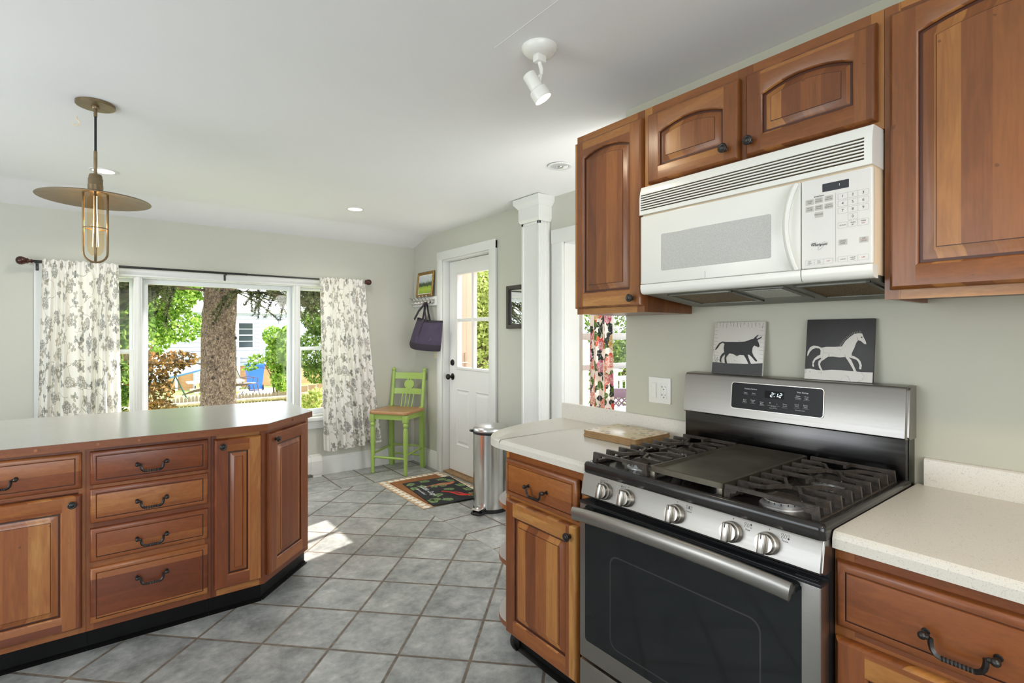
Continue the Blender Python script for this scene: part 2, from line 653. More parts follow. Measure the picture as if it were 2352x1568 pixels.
def raku_white():
    m, nt, out = nodes('raku crackle white')
    v = objc(nt)
    vo = nt.nodes.new('ShaderNodeTexVoronoi')
    vo.feature = 'DISTANCE_TO_EDGE'
    vo.inputs['Scale'].default_value = 26
    wob = nt.nodes.new('ShaderNodeTexNoise')
    wob.inputs['Scale'].default_value = 18
    nt.links.new(v, wob.inputs['Vector'])
    nt.links.new(mix(nt, 0.06, v, wob.outputs['Color']), vo.inputs['Vector'])
    crack = ramp(nt, vo.outputs['Distance'], [(0.0, (1, 1, 1)), (0.03, (0, 0, 0))])
    nz = noise(nt, v, 9, 2)
    crackm = math_(nt, 'MULTIPLY', crack, ramp(nt, nz, [(0.45, (0, 0, 0)), (0.62, (0.7, 0.7, 0.7))]))
    sp = nt.nodes.new('ShaderNodeTexVoronoi')
    sp.inputs['Scale'].default_value = 70
    nt.links.new(v, sp.inputs['Vector'])
    dots = math_(nt, 'MULTIPLY', math_(nt, 'LESS_THAN', sp.outputs['Distance'], 0.17), math_(nt, 'GREATER_THAN', noise(nt, v, 14, 1), 0.55))
    fac = math_(nt, 'MAXIMUM', crackm, math_(nt, 'MULTIPLY', dots, 0.8))
    col = mix(nt, fac, srgb(214, 208, 198), srgb(70, 66, 64))
    principled(nt, out, col, 0.28)
    return m


M['raku_white'] = raku_white()


def steel(name, base=(0.36, 0.342, 0.318), rough=0.36, axis=1, streak=0.035):
    m, nt, out = nodes(name)
    v = objc(nt)
    s = [220, 220, 220]
    s[axis] = 2.5
    n = noise(nt, scaled(nt, v, tuple(s)), 1.0, 3)
    col = ramp(nt, n, [(0.25, tuple(x * (1 - streak) for x in base)), (0.75, tuple(min(1, x * (1 + streak)) for x in base))])
    r = math_(nt, 'MULTIPLY_ADD', n, 0.12, rough - 0.06)
    principled(nt, out, col, r, 1.0)
    return m


M['steel'] = steel('brushed stainless steel')
M['steel_v'] = steel('brushed stainless bin', (0.66, 0.65, 0.63), 0.24, axis=2, streak=0.05)
M['steel_lid'] = steel('brushed stainless lid', (0.66, 0.66, 0.65), 0.3, axis=1)
M['darksteel'] = steel('dark backguard steel', (0.075, 0.072, 0.07), 0.24, axis=1, streak=0.12)


def laminate(name, base, fleck, rough=0.32, scale=420, amount=0.62):
    m, nt, out = nodes(name)
    v = objc(nt)
    n1 = noise(nt, v, scale, 2, 0.6)
    n2 = noise(nt, v, scale * 0.4, 2, 0.6)
    big = noise(nt, v, 5, 3)
    col = ramp(nt, big, [(0.3, tuple(x * 0.97 for x in base)), (0.7, base)])
    col = mix(nt, math_(nt, 'MULTIPLY', math_(nt, 'GREATER_THAN', n1, amount), 0.55), col, fleck)
    col = mix(nt, math_(nt, 'MULTIPLY', math_(nt, 'GREATER_THAN', n2, 0.66), 0.30), col, tuple(x * 0.6 for x in fleck))
    principled(nt, out, col, rough)
    return m


M['lam'] = laminate('speckled pale laminate', srgb(222, 216, 204), srgb(176, 174, 170))
M['lam_isl'] = laminate('grey island laminate', srgb(186, 186, 180), srgb(168, 168, 164), 0.20, 300)
M['lam_shelf'] = laminate('pale shelf laminate', srgb(206, 198, 194), srgb(176, 168, 166), 0.4)


def tile_floor(name, diag):
    m, nt, out = nodes(name)
    v = objc(nt)
    sep = nt.nodes.new('ShaderNodeSeparateXYZ')
    nt.links.new(v, sep.inputs[0])
    x, y = sep.outputs[0], sep.outputs[1]
    if diag:
        u = math_(nt, 'MULTIPLY', math_(nt, 'ADD', x, y), 0.70711)
        w = math_(nt, 'MULTIPLY', math_(nt, 'SUBTRACT', y, x), 0.70711)
        pu, pw, u0, w0 = 0.3095, 0.3105, 2.425, 1.072
    else:
        u, w = x, y
        pu, pw, u0, w0 = 0.307, 0.3105, 1.901, 4.53
    tu = math_(nt, 'DIVIDE', math_(nt, 'SUBTRACT', u, u0), pu)
    tw = math_(nt, 'DIVIDE', math_(nt, 'SUBTRACT', w, w0), pw)
    iu, iw = math_(nt, 'FLOOR', tu), math_(nt, 'FLOOR', tw)
    fu, fw_ = math_(nt, 'FRACT', tu), math_(nt, 'FRACT', tw)
    wob = math_(nt, 'MULTIPLY_ADD', noise(nt, v, 40, 3), 0.012, -0.006)
    du = math_(nt, 'ADD', math_(nt, 'MINIMUM', fu, math_(nt, 'SUBTRACT', 1.0, fu)), wob)
    dw = math_(nt, 'ADD', math_(nt, 'MINIMUM', fw_, math_(nt, 'SUBTRACT', 1.0, fw_)), wob)
    dm = math_(nt, 'MINIMUM', du, dw)
    tilemask = ramp(nt, dm, [(0.014, (0, 0, 0)), (0.027, (1, 1, 1))])
    idv = nt.nodes.new('ShaderNodeCombineXYZ')
    nt.links.new(iu, idv.inputs[0])
    nt.links.new(iw, idv.inputs[1])
    wnz = nt.nodes.new('ShaderNodeTexWhiteNoise')
    wnz.noise_dimensions = '2D'
    nt.links.new(idv.outputs[0], wnz.inputs['Vector'])
    r = wnz.outputs['Value']
    # shift the pattern per tile
    sh = nt.nodes.new('ShaderNodeVectorMath')
    sh.operation = 'MULTIPLY_ADD'
    nt.links.new(wnz.outputs['Color'], sh.inputs[0])
    sh.inputs[1].default_value = (9, 9, 9)
    nt.links.new(v, sh.inputs[2])
    n1 = noise(nt, sh.outputs[0], 8.0, 7, 0.66, 0.25)
    n2 = noise(nt, sh.outputs[0], 34, 5, 0.65)
    t = math_(nt, 'ADD', math_(nt, 'MULTIPLY', n1, 0.72), math_(nt, 'MULTIPLY', n2, 0.28))
    t = math_(nt, 'ADD', t, math_(nt, 'MULTIPLY_ADD', r, 0.10, -0.05))
    col = ramp(nt, t, [(0.33, srgb(120, 122, 120)), (0.48, srgb(155, 157, 154)), (0.58, srgb(176, 177, 173)), (0.70, srgb(204, 204, 199))])
    gr = ramp(nt, noise(nt, v, 26, 4), [(0.3, srgb(98, 88, 78)), (0.7, srgb(132, 120, 106))])
    base = mix(nt, tilemask, gr, col)
    cleft = noise(nt, sh.outputs[0], 7.5, 4, 0.55, 1.4)
    rough = math_(nt, 'MULTIPLY_ADD', tilemask, -0.36, 0.74)
    rough = math_(nt, 'MULTIPLY_ADD', n2, 0.10, math_(nt, 'SUBTRACT', rough, 0.05))
    p = principled(nt, out, base, rough)
    h = math_(nt, 'ADD', math_(nt, 'MULTIPLY', tilemask, 0.8), math_(nt, 'ADD', math_(nt, 'MULTIPLY', cleft, 0.9), math_(nt, 'MULTIPLY', n2, 0.22)))
    bump(nt, p, h, 0.35, 0.006)
    return m


M['floor_d'] = tile_floor('slate tile laid diagonally', True)
M['floor_s'] = tile_floor('slate tile laid square', False)


def floral(name, base, flower_stops, leaf_stops, fs=6.0, ls=9.0, f_r=0.27, leaf=(0.034, 0.013), trans=0.18, stems=True, soft=0.8):
    """printed curtain cloth: sprigs of pointed leaves and many-petalled blooms on uv space (metres)"""
    m, nt, out = nodes(name)
    uv = nt.nodes.new('ShaderNodeTexCoord').outputs['UV']

    def vor(scale, seedoff=(0, 0, 0), feature='F1', rand=0.85):
        mp = nt.nodes.new('ShaderNodeMapping')
        mp.inputs['Location'].default_value = seedoff
        nt.links.new(uv, mp.inputs[0])
        vo = nt.nodes.new('ShaderNodeTexVoronoi')
        vo.voronoi_dimensions = '2D'
        vo.feature = feature
        vo.inputs['Scale'].default_value = scale
        vo.inputs['Randomness'].default_value = rand
        nt.links.new(mp.outputs[0], vo.inputs['Vector'])
        return vo, mp.outputs[0]
    col = base
    sketch = noise(nt, uv, 130, 2, 0.6)
    if stems:
        ve, _ = vor(fs * 1.25, (0.4, 0.9, 0), 'DISTANCE_TO_EDGE')
        wob = nt.nodes.new('ShaderNodeTexNoise')
        wob.inputs['Scale'].default_value = 9
        nt.links.new(uv, wob.inputs['Vector'])
        nt.links.new(mix(nt, 0.09, uv, wob.outputs['Color']), ve.inputs['Vector'])
        stem = math_(nt, 'LESS_THAN', ve.outputs['Distance'], 0.010)
        stem = math_(nt, 'MULTIPLY', stem, math_(nt, 'GREATER_THAN', noise(nt, uv, 6, 1), 0.47))
        col = mix(nt, math_(nt, 'MULTIPLY', stem, 0.7), col, leaf_stops[0][1])
    Lh, Wd = leaf
    for k, so in enumerate([(0.3, 0.7, 0), (1.93, 0.21, 0), (4.17, 2.29, 0)]):
        vo, co = vor(ls * (1.0, 1.18, 0.86)[k], so)
        rel = nt.nodes.new('ShaderNodeVectorMath')
        rel.operation = 'SUBTRACT'
        nt.links.new(co, rel.inputs[0])
        nt.links.new(vo.outputs['Position'], rel.inputs[1])
        rs = nt.nodes.new('ShaderNodeSeparateXYZ')
        nt.links.new(rel.outputs[0], rs.inputs[0])
        sc = nt.nodes.new('ShaderNodeSeparateColor')
        nt.links.new(vo.outputs['Color'], sc.inputs[0])
        here = math_(nt, 'GREATER_THAN', sc.outputs[1], 0.22)
        lc = ramp(nt, sc.outputs[2], leaf_stops, 'CONSTANT')
        for q, da in enumerate((0.0, 1.15, -1.25)):
            an = math_(nt, 'MULTIPLY_ADD', sc.outputs[0], 6.2832, da)
            c_, s_ = math_(nt, 'COSINE', an), math_(nt, 'SINE', an)
            lx = math_(nt, 'ADD', math_(nt, 'MULTIPLY', rs.outputs[0], c_), math_(nt, 'MULTIPLY', rs.outputs[1], s_))
            ly = math_(nt, 'SUBTRACT', math_(nt, 'MULTIPLY', rs.outputs[1], c_), math_(nt, 'MULTIPLY', rs.outputs[0], s_))
            l2 = Lh * (1.0, 0.8, 0.7)[q]
            t = math_(nt, 'DIVIDE', math_(nt, 'SUBTRACT', lx, l2 * 0.62), l2 * 0.55)
            wid = math_(nt, 'MULTIPLY', math_(nt, 'SUBTRACT', 1.0, math_(nt, 'MULTIPLY', t, t)), Wd * 0.55)
            ay = math_(nt, 'ABSOLUTE', ly)
            mask = math_(nt, 'MULTIPLY', math_(nt, 'LESS_THAN', ay, wid), here)
            rib = math_(nt, 'LESS_THAN', ay, Wd * 0.06)
            den = math_(nt, 'MULTIPLY_ADD', sketch, 0.9, soft - 0.45, clamp=True)
            den = math_(nt, 'SUBTRACT', den, math_(nt, 'MULTIPLY', rib, 0.35), clamp=True)
            col = mix(nt, math_(nt, 'MULTIPLY', mask, den), col, lc)
    # blooms: round clusters of small petals
    vo, _ = vor(fs)
    sc = nt.nodes.new('ShaderNodeSeparateColor')
    nt.links.new(vo.outputs['Color'], sc.inputs[0])
    pv, _ = vor(fs * 9.0, (0.1, 0.2, 0), 'F1', 1.0)
    pe, _ = vor(fs * 9.0, (0.1, 0.2, 0), 'DISTANCE_TO_EDGE', 1.0)
    pc = nt.nodes.new('ShaderNodeSeparateColor')
    nt.links.new(pv.outputs['Color'], pc.inputs[0])
    nz = noise(nt, uv, 30, 3)
    d = math_(nt, 'ADD', vo.outputs['Distance'], math_(nt, 'ADD', math_(nt, 'MULTIPLY_ADD', nz, 0.20, -0.10), math_(nt, 'MULTIPLY', pv.outputs['Distance'], 0.06)))
    mask = math_(nt, 'MULTIPLY', math_(nt, 'LESS_THAN', d, f_r), math_(nt, 'GREATER_THAN', sc.outputs[1], 0.2))
    tone = math_(nt, 'MULTIPLY_ADD', pc.outputs[0], 0.75, 0.15)
    edge = math_(nt, 'LESS_THAN', pe.outputs['Distance'], 0.07)
    fcol = ramp(nt, sc.outputs[0], flower_stops, 'CONSTANT')
    dark = mix(nt, 1.0, fcol, (0.45, 0.45, 0.45), 'MULTIPLY')
    fc = mix(nt, math_(nt, 'MULTIPLY', tone, soft), base, fcol)
    fc = mix(nt, math_(nt, 'MULTIPLY', edge, 0.75), fc, dark)
    col = mix(nt, mask, col, fc)
    dif = nt.nodes.new('ShaderNodeBsdfDiffuse')
    nt.links.new(col, dif.inputs[0])
    tr = nt.nodes.new('ShaderNodeBsdfTranslucent')
    nt.links.new(col, tr.inputs[0])
    ms = nt.nodes.new('ShaderNodeMixShader')
    ms.inputs[0].default_value = trans
    nt.links.new(dif.outputs[0], ms.inputs[1])
    nt.links.new(tr.outputs[0], ms.inputs[2])
    nt.links.new(ms.outputs[0], out.inputs[0])
    return m


M['toile'] = floral('grey flowered cotton', srgb(244, 241, 235),
                    [(0.0, srgb(112, 112, 110)), (0.4, srgb(140, 134, 124)), (0.7, srgb(104, 104, 106))],
                    [(0.0, srgb(112, 108, 98)), (0.3, srgb(142, 132, 108)), (0.55, srgb(98, 102, 100)), (0.8, srgb(150, 142, 120))],
                    fs=5.2, ls=8.0, f_r=0.27, leaf=(0.042, 0.021), soft=0.66)
M['gaudy'] = floral('bright flowered cotton', srgb(246, 232, 224),
                    [(0.0, srgb(226, 96, 70)), (0.3, srgb(206, 66, 120)), (0.5, srgb(230, 120, 70)), (0.72, srgb(206, 160, 60)), (0.86, srgb(224, 84, 66))],
                    [(0.0, srgb(54, 66, 54)), (0.35, srgb(92, 118, 62)), (0.6, srgb(60, 64, 66)), (0.8, srgb(216, 100, 80))],
                    fs=7.0, ls=8.0, f_r=0.40, leaf=(0.065, 0.046), trans=0.2, stems=False, soft=1.05)


def placemat_top():
    m, nt, out = nodes('floral placemat print')
    v = objc(nt)
    cols = mix(nt, 0.0, srgb(226, 208, 172), srgb(226, 208, 172))
    vo = nt.nodes.new('ShaderNodeTexVoronoi')
    vo.inputs['Scale'].default_value = 38
    nt.links.new(v, vo.inputs['Vector'])
    sc = nt.nodes.new('ShaderNodeSeparateColor')
    nt.links.new(vo.outputs['Color'], sc.inputs[0])
    sep = nt.nodes.new('ShaderNodeSeparateXYZ')
    nt.links.new(v, sep.inputs[0])
    # denser towards the mat's border, plain in its middle
    ex = math_(nt, 'MULTIPLY', math_(nt, 'ABSOLUTE', sep.outputs[0]), 8.3)
    ey = math_(nt, 'MULTIPLY', math_(nt, 'ABSOLUTE', sep.outputs[1]), 6.9)
    edge = math_(nt, 'MAXIMUM', ex, ey)
    mk = math_(nt, 'MULTIPLY', math_(nt, 'LESS_THAN', vo.outputs['Distance'], 0.42), math_(nt, 'GREATER_THAN', math_(nt, 'ADD', edge, math_(nt, 'MULTIPLY', sc.outputs[1], 0.5)), 0.72))
    fl = ramp(nt, sc.outputs[0], [(0.0, srgb(106, 104, 84)), (0.4, srgb(196, 150, 104)), (0.7, srgb(128, 116, 92)), (0.88, srgb(206, 172, 120))], 'CONSTANT')
    col = mix(nt, math_(nt, 'MULTIPLY', mk, math_(nt, 'MULTIPLY_ADD', noise(nt, v, 160, 2), 1.0, 0.2)), cols, fl)
    principled(nt, out, col, 0.3)
    return m


M['placemat'] = placemat_top()
M['hardboard'] = plain('hardboard edge', srgb(176, 138, 92), 0.6, var=0.1, vs=30)
M['corkdark'] = plain('cork backing', srgb(104, 76, 52), 0.8, var=0.2, vs=60)


def painting():
    m, nt, out = nodes('meadow painting')
    g = nt.nodes.new('ShaderNodeTexCoord').outputs['UV']
    sep = nt.nodes.new('ShaderNodeSeparateXYZ')
    nt.links.new(g, sep.inputs[0])
    n = noise(nt, g, 7, 5, 0.65)
    h = math_(nt, 'ADD', sep.outputs[1], math_(nt, 'MULTIPLY_ADD', n, 0.30, -0.15))
    col = ramp(nt, h, [(0.0, srgb(96, 150, 50)), (0.10, srgb(150, 180, 60)), (0.25, srgb(176, 196, 70)), (0.38, srgb(150, 180, 66)), (0.42, srgb(70, 84, 48)),
                       (0.52, srgb(64, 78, 56)), (0.58, srgb(120, 134, 112)), (0.66, srgb(196, 204, 206)), (1.0, srgb(222, 226, 228))])
    d = ramp(nt, noise(nt, g, 16, 4), [(0.58, (0, 0, 0)), (0.66, (0.8, 0.8, 0.8))])
    up = ramp(nt, sep.outputs[0], [(0.5, (0, 0, 0)), (0.8, (1, 1, 1))])
    col = mix(nt, math_(nt, 'MULTIPLY', d, up), col, srgb(70, 110, 60))
    principled(nt, out, col, 0.6)
    return m


M['painting'] = painting()


def bark():
    m, nt, out = nodes('spruce bark')
    v = objc(nt)
    n = noise(nt, scaled(nt, v, (30, 30, 20)), 1.0, 6, 0.75, 0.8)
    n2 = noise(nt, scaled(nt, v, (85, 85, 55)), 1.0, 3, 0.6)
    t = math_(nt, 'ADD', math_(nt, 'MULTIPLY', n, 0.6), math_(nt, 'MULTIPLY', n2, 0.4))
    col = ramp(nt, t, [(0.36, srgb(40, 32, 28)), (0.46, srgb(92, 74, 64)), (0.55, srgb(142, 120, 106)), (0.68, srgb(186, 164, 146))])
    p = principled(nt, out, col, 0.9)
    bump(nt, p, t, 1.0, 0.03)
    return m


M['bark'] = bark()
M['twig'] = plain('grey brown twig', srgb(104, 88, 72), 0.9, var=0.2)
M['knot'] = plain('dark branch knot', srgb(58, 48, 42), 0.9, var=0.5, vs=40)


def leafmat(name, stops, trans=0.35, sc=3.0):
    m, nt, out = nodes(name)
    v = objc(nt)
    n = noise(nt, v, sc, 2)
    wn_ = nt.nodes.new('ShaderNodeTexWhiteNoise')
    wn_.noise_dimensions = '3D'
    nt.links.new(scaled(nt, v, (9, 9, 9)), wn_.inputs['Vector'])
    fl = nt.nodes.new('ShaderNodeVectorMath')
    fl.operation = 'FLOOR'
    nt.links.new(scaled(nt, v, (14, 14, 14)), fl.inputs[0])
    nt.links.new(fl.outputs[0], wn_.inputs['Vector'])
    t = math_(nt, 'ADD', math_(nt, 'MULTIPLY', n, 0.5), math_(nt, 'MULTIPLY', wn_.outputs['Value'], 0.5))
    col = ramp(nt, t, stops)
    d = nt.nodes.new('ShaderNodeBsdfDiffuse')
    nt.links.new(col, d.inputs[0])
    tr = nt.nodes.new('ShaderNodeBsdfTranslucent')
    nt.links.new(col, tr.inputs[0])
    ms = nt.nodes.new('ShaderNodeMixShader')
    ms.inputs[0].default_value = trans
    nt.links.new(d.outputs[0], ms.inputs[1])
    nt.links.new(tr.outputs[0], ms.inputs[2])
    nt.links.new(ms.outputs[0], out.inputs[0])
    return m


M['needles'] = leafmat('spruce needles', [(0.25, srgb(44, 50, 36)), (0.5, srgb(82, 88, 60)), (0.75, srgb(132, 134, 100))], 0.15)
M['leaf'] = leafmat('summer leaves', [(0.25, srgb(78, 112, 42)), (0.5, srgb(128, 164, 66)), (0.75, srgb(190, 210, 112))], 0.45)
M['leafdark'] = leafmat('shaded leaves', [(0.25, srgb(58, 80, 38)), (0.5, srgb(98, 124, 58)), (0.75, srgb(150, 170, 92))], 0.4)
M['leafyellow'] = leafmat('yellow green leaves', [(0.25, srgb(128, 140, 70)), (0.5, srgb(182, 190, 110)), (0.75, srgb(226, 228, 160))], 0.45)
M['leaforange'] = leafmat('turning maple leaves', [(0.25, srgb(70, 58, 44)), (0.45, srgb(108, 92, 62)), (0.62, srgb(140, 112, 68)), (0.8, srgb(196, 138, 78))], 0.4)
M['lawn'] = plain('lawn', srgb(140, 156, 84), 0.95, var=0.3, vs=3.0, bmp=0.5, bs=40, c2=srgb(196, 204, 130))
M['gravel'] = plain('pale gravel', srgb(206, 202, 204), 0.95, var=0.35, vs=30, bmp=0.6, bs=60)
M['siding'] = plain('pale grey siding', srgb(186, 190, 202), 0.6, var=0.03)
M['sidingtrim'] = plain('white outdoor trim', srgb(240, 240, 244), 0.5)
M['ply'] = plain('plywood skirting', srgb(196, 150, 104), 0.8, var=0.15, vs=3, stretch=(1, 1, 8))
M['roofing'] = plain('grey shingles', srgb(170, 168, 168), 0.9, var=0.2, vs=20)
M['winglass'] = plain('dark house window', srgb(52, 60, 66), 0.08)
M['bin'] = plain('blue bin plastic', srgb(34, 96, 206), 0.4)
M['sling'] = plain('grey brown sling', srgb(160, 150, 148), 0.8)
M['outmetal'] = plain('dark chair tube', srgb(70, 62, 58), 0.5, 0.3)
M['picket'] = plain('weathered picket', srgb(138, 124, 104), 0.9, var=0.2, vs=14, stretch=(4, 4, 1))
M['log'] = plain('weathered rail', srgb(176, 160, 138), 0.9, var=0.25, vs=12)
M['deckwood'] = plain('grey deck board', srgb(168, 158, 150), 0.85, var=0.15)
M['tablewood'] = plain('pale picnic wood', srgb(226, 206, 178), 0.8, var=0.1)
M['board'] = plain('white paddle board', srgb(238, 240, 244), 0.3)
M['boardblue'] = plain('blue paddle board rail', srgb(70, 120, 190), 0.3)
M['greenmetal'] = plain('green stand', srgb(40, 70, 58), 0.5)
M['purple'] = plain('purple lattice plastic', srgb(116, 100, 116), 0.5)
M['beige'] = plain('beige storm door', srgb(186, 166, 146), 0.5, var=0.02)
M['brown_fence'] = plain('brown fence board', srgb(160, 130, 102), 0.9, var=0.15, vs=8)
M['straw'] = leafmat('dry grass', [(0.25, srgb(150, 140, 84)), (0.5, srgb(196, 180, 120)), (0.75, srgb(222, 208, 150))], 0.3)
M['bronze'] = plain('oil rubbed bronze', (0.03, 0.026, 0.024), 0.35, 0.7)
M['handlegrey'] = plain('worn lever metal', srgb(170, 156, 140), 0.35, 0.8)


# ------------------------------------------------------------------ joinery: raised-panel doors, drawer fronts, pulls, knobs
def opening(u0, u1, v0, v1, rise, d, n, seg=12):
    """outline of a door opening inset by d, arched top of the given rise, at height n"""
    pts = [(u0 + d, v0 + d, n), (u1 - d, v0 + d, n)]
    uc, hw = (u0 + u1) / 2, (u1 - u0) / 2
    for i in range(seg + 1):
        t = i / seg
        u = (u1 - d) + ((u0 + d) - (u1 - d)) * t
        k = (u - uc) / hw
        pts.append((u, v1 - d + rise * (1 - k * k) - (0.0 if rise == 0 else 0.0), n))
    return pts


def raised_door(M_, w, h, t=0.021, stile=0.055, rb=0.06, rt=0.07, rise=0.0, inset=0.036):
    """door as one mesh: stiles and panel in slot 0 (upright grain), rails in slot 1"""
    b = B()
    b.M = M_
    lip = 0.008
    u0, u1, v0, v1 = stile, w - stile, rb, h - rt
    # outer edge
    o0 = [(0, 0, 0), (w, 0, 0), (w, h, 0), (0, h, 0)]
    o1 = [(0, 0, t - 0.009), (w, 0, t - 0.009), (w, h, t - 0.009), (0, h, t - 0.009)]
    o2 = [(lip * .5, lip * .5, t - 0.003), (w - lip * .5, lip * .5, t - 0.003), (w - lip * .5, h - lip * .5, t - 0.003), (lip * .5, h - lip * .5, t - 0.003)]
    o3 = [(lip, lip, t), (w - lip, lip, t), (w - lip, h - lip, t), (lip, h - lip, t)]
    R = b.strip([o0, o1, o2, o3], 0)
    b.f(list(reversed(R[0])), 0)
    # frame front
    b.quad([(lip, lip, t), (u0, lip, t), (u0, h - lip, t), (lip, h - lip, t)], 0)
    b.quad([(u1, lip, t), (w - lip, lip, t), (w - lip, h - lip, t), (u1, h - lip, t)], 0)
    b.quad([(u0, lip, t), (u1, lip, t), (u1, v0, t), (u0, v0, t)], 1)
    top = opening(u0, u1, v0, v1, rise, 0, t)[2:]
    top = list(reversed(top))
    for p, q in zip(top[:-1], top[1:]):
        b.quad([p, q, (q[0], h - lip, t), (p[0], h - lip, t)], 1)
    rings = [opening(u0, u1, v0, v1, rise, d, n) for d, n in
             [(0, t), (0.003, t - 0.0015), (0.0055, t - 0.006), (0.006, t - 0.010), (0.013, t - 0.010), (0.013, t - 0.010),
              (inset - 0.012, t - 0.0065), (inset - 0.002, t - 0.002), (inset, t - 0.002), (inset, t - 0.0005)]]
    b.strip(rings[:3], 0)
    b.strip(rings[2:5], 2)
    b.strip(rings[5:8], 0)
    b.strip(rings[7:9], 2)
    R = b.strip(rings[8:], 0)
    b.f(R[-1], 0)
    bmesh.ops.remove_doubles(b.bm, verts=b.bm.verts[:], dist=1e-6)
    return b


def drawer_front(M_, w, h, t=0.021):
    b = B()
    b.M = M_
    def r(d, n):
        return [(d, d, n), (w - d, d, n), (w - d, h - d, n), (d, h - d, n)]
    R = b.strip([r(0, 0), r(0, t - 0.010), r(0.004, t - 0.004), r(0.010, t - 0.0015), r(0.0195, t - 0.0015)], 0)
    b.f(list(reversed(R[0])), 0)
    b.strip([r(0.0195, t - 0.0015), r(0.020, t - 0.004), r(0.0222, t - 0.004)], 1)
    R = b.strip([r(0.0222, t - 0.004), r(0.0235, t - 0.0005), r(0.0255, t)], 0)
    b.f(R[-1], 0)
    bmesh.ops.remove_doubles(b.bm, verts=b.bm.verts[:], dist=1e-6)
    return b


def bail_pull(M_, u, v, n, w=0.108):
    """wrought bail pull with ball ends and a twisted grip, centred at (u, v) on a face at height n"""
    b = B()
    b.M = M_
    hw = w / 2
    for s in (-1, 1):
        b.cyl((u + s * hw, v, n), (u + s * hw, v, n + 0.020), 0.0036, 0.0042, 10)
        b.sphere((u + s * hw, v, n + 0.022), 0.0082, 12, 8)
        b.cyl((u + s * hw, v, n), (u + s * hw, v, n + 0.003), 0.0075, 0.006, 12)
        b.cyl((u + s * (hw - 0.004), v, n + 0.022), (u + s * (hw - 0.011), v, n + 0.022), 0.0052, 0.0052, 10)
    pts, rad, tw = [], [], []
    prof = [(-1, 0.001), (-1.0, -0.006), (-0.985, -0.013), (-0.93, -0.021), (-0.82, -0.0275), (-0.66, -0.0305)]
    base = hw - 0.013
    path = [(p[0] * base, p[1]) for p in prof]
    K = 34
    mid = [(-0.64 * base + 1.28 * base * i / K, -0.031) for i in range(K + 1)]
    full = path + mid + [(-a, c) for a, c in reversed(path)]
    ang = 0.0
    for i, (a, c) in enumerate(full):
        pts.append((u + a, v + c, n + 0.0225))
        inmid = len(path) <= i <= len(path) + K
        if inmid and i > len(path):
            ang += 2 * pi * 2.2 / K
        tw.append(ang)
        rad.append(0.0051)
    b.tube(pts, rad, 4, twist=tw, up=(0, 0, 1) if False else None)
    return b


def knob(M_, u, v, n, r=0.0155):
    b = B()
    b.M = M_
    prof = [(0.0085, 0), (0.0085, 0.002), (0.0055, 0.004), (0.0048, 0.010), (0.007, 0.014), (r * 0.94, 0.0165), (r, 0.019), (r * 0.97, 0.0215), (r * 0.78, 0.0235), (r * 0.70, 0.0228), (r * 0.55, 0.0228), (r * 0.45, 0.0245), (r * 0.2, 0.0255), (0.0005, 0.026)]
    b.lathe(prof, (u, v, n), 24)
    return b


def base_unit(name, label, M_, w, depth, z0, z1, mats, kick=0.095, side_l=True, group=None, cat='cabinet', ends=(0.0, 0.0)):
    """face-frame cabinet body; M_ has its origin at the face's lower corner on the floor, n outward"""
    mv, mh, mf = mats
    O = M_.translation
    t = thing(name, label, cat, (O.x, O.y, z0 if z0 > 0 else 0), 0, group)
    b = B()
    b.M = M_
    b.box(ends[0], w - ends[1], z0 + kick, z1, -depth, -0.019, bev=0)
    obj('body', b, mf, t)
    return t


def face_frame(t, M_, w, z0, z1, uprights, rails, mf, mh, depth=0.019):
    """uprights: [(u0,u1)], rails: [(u0,u1,z0,z1)]"""
    b = B()
    b.M = M_
    for u0, u1 in uprights:
        b.box(u0, u1, z0, z1, -depth, 0, 0)
    for u0, u1, a, c in rails:
        b.box(u0 + 0.0002, u1 - 0.0002, a, c, -depth, -0.0003, 1)
    return obj('face_frame', b, [mf, mh], t)


def place(M_, u, v, n=0.0):
    return M_ @ Matrix.Translation((u, v, n))


def add_door(t, M_, u0, u1, z0, z1, mats, rise=0.0, knob_at=None, stile=0.055, rb=0.06, rt=0.065, n=0.0005, inset=0.036):
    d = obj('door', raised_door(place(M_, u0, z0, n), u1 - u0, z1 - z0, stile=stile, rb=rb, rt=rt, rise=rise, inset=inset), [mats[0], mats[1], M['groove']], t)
    if knob_at:
        obj('knob', knob(M_, knob_at[0], knob_at[1], n + 0.021), M['iron'], d)
    return d


def add_drawer(t, M_, u0, u1, z0, z1, mats, pull=True, n=0.0005, pv=None):
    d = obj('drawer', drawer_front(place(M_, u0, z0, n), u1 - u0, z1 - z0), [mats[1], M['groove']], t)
    if pull:
        obj('pull', bail_pull(M_, (u0 + u1) / 2, (z0 + z1) / 2 + 0.005 if pv is None else pv, n + 0.021), M['iron'], d)
    return d


# ------------------------------------------------------------------ the setting
XW, XD, YW = 1.91, 2.58, 5.09          # stove wall, door wall, window wall
ZC, ZD = 2.405, 2.37                   # ceiling over the kitchen, at the door wall
b = B()
# floor: diagonal field (slot 0) and square border by the door and under the windows (slot 1)
b.quad([(-3.4, -2.6, 0), (1.9045, -2.6, 0), (1.9045, 4.53, 0), (-3.4, 4.53, 0)], 0)
b.quad([(1.9045, -2.6, 0), (6.2, -2.6, 0), (6.2, 3.6, 0), (1.9045, 3.6, 0)], 1)
b.quad([(1.9045, 3.6, 0), (2.75, 3.6, 0), (2.75, 5.3, 0), (1.9045, 5.3, 0)], 1)
b.quad([(-3.4, 4.53, 0), (1.9045, 4.53, 0), (1.9045, 5.3, 0), (-3.4, 5.3, 0)], 1)
fl = struct('floor', b, [M['floor_d'], M['floor_s']], smooth=False)

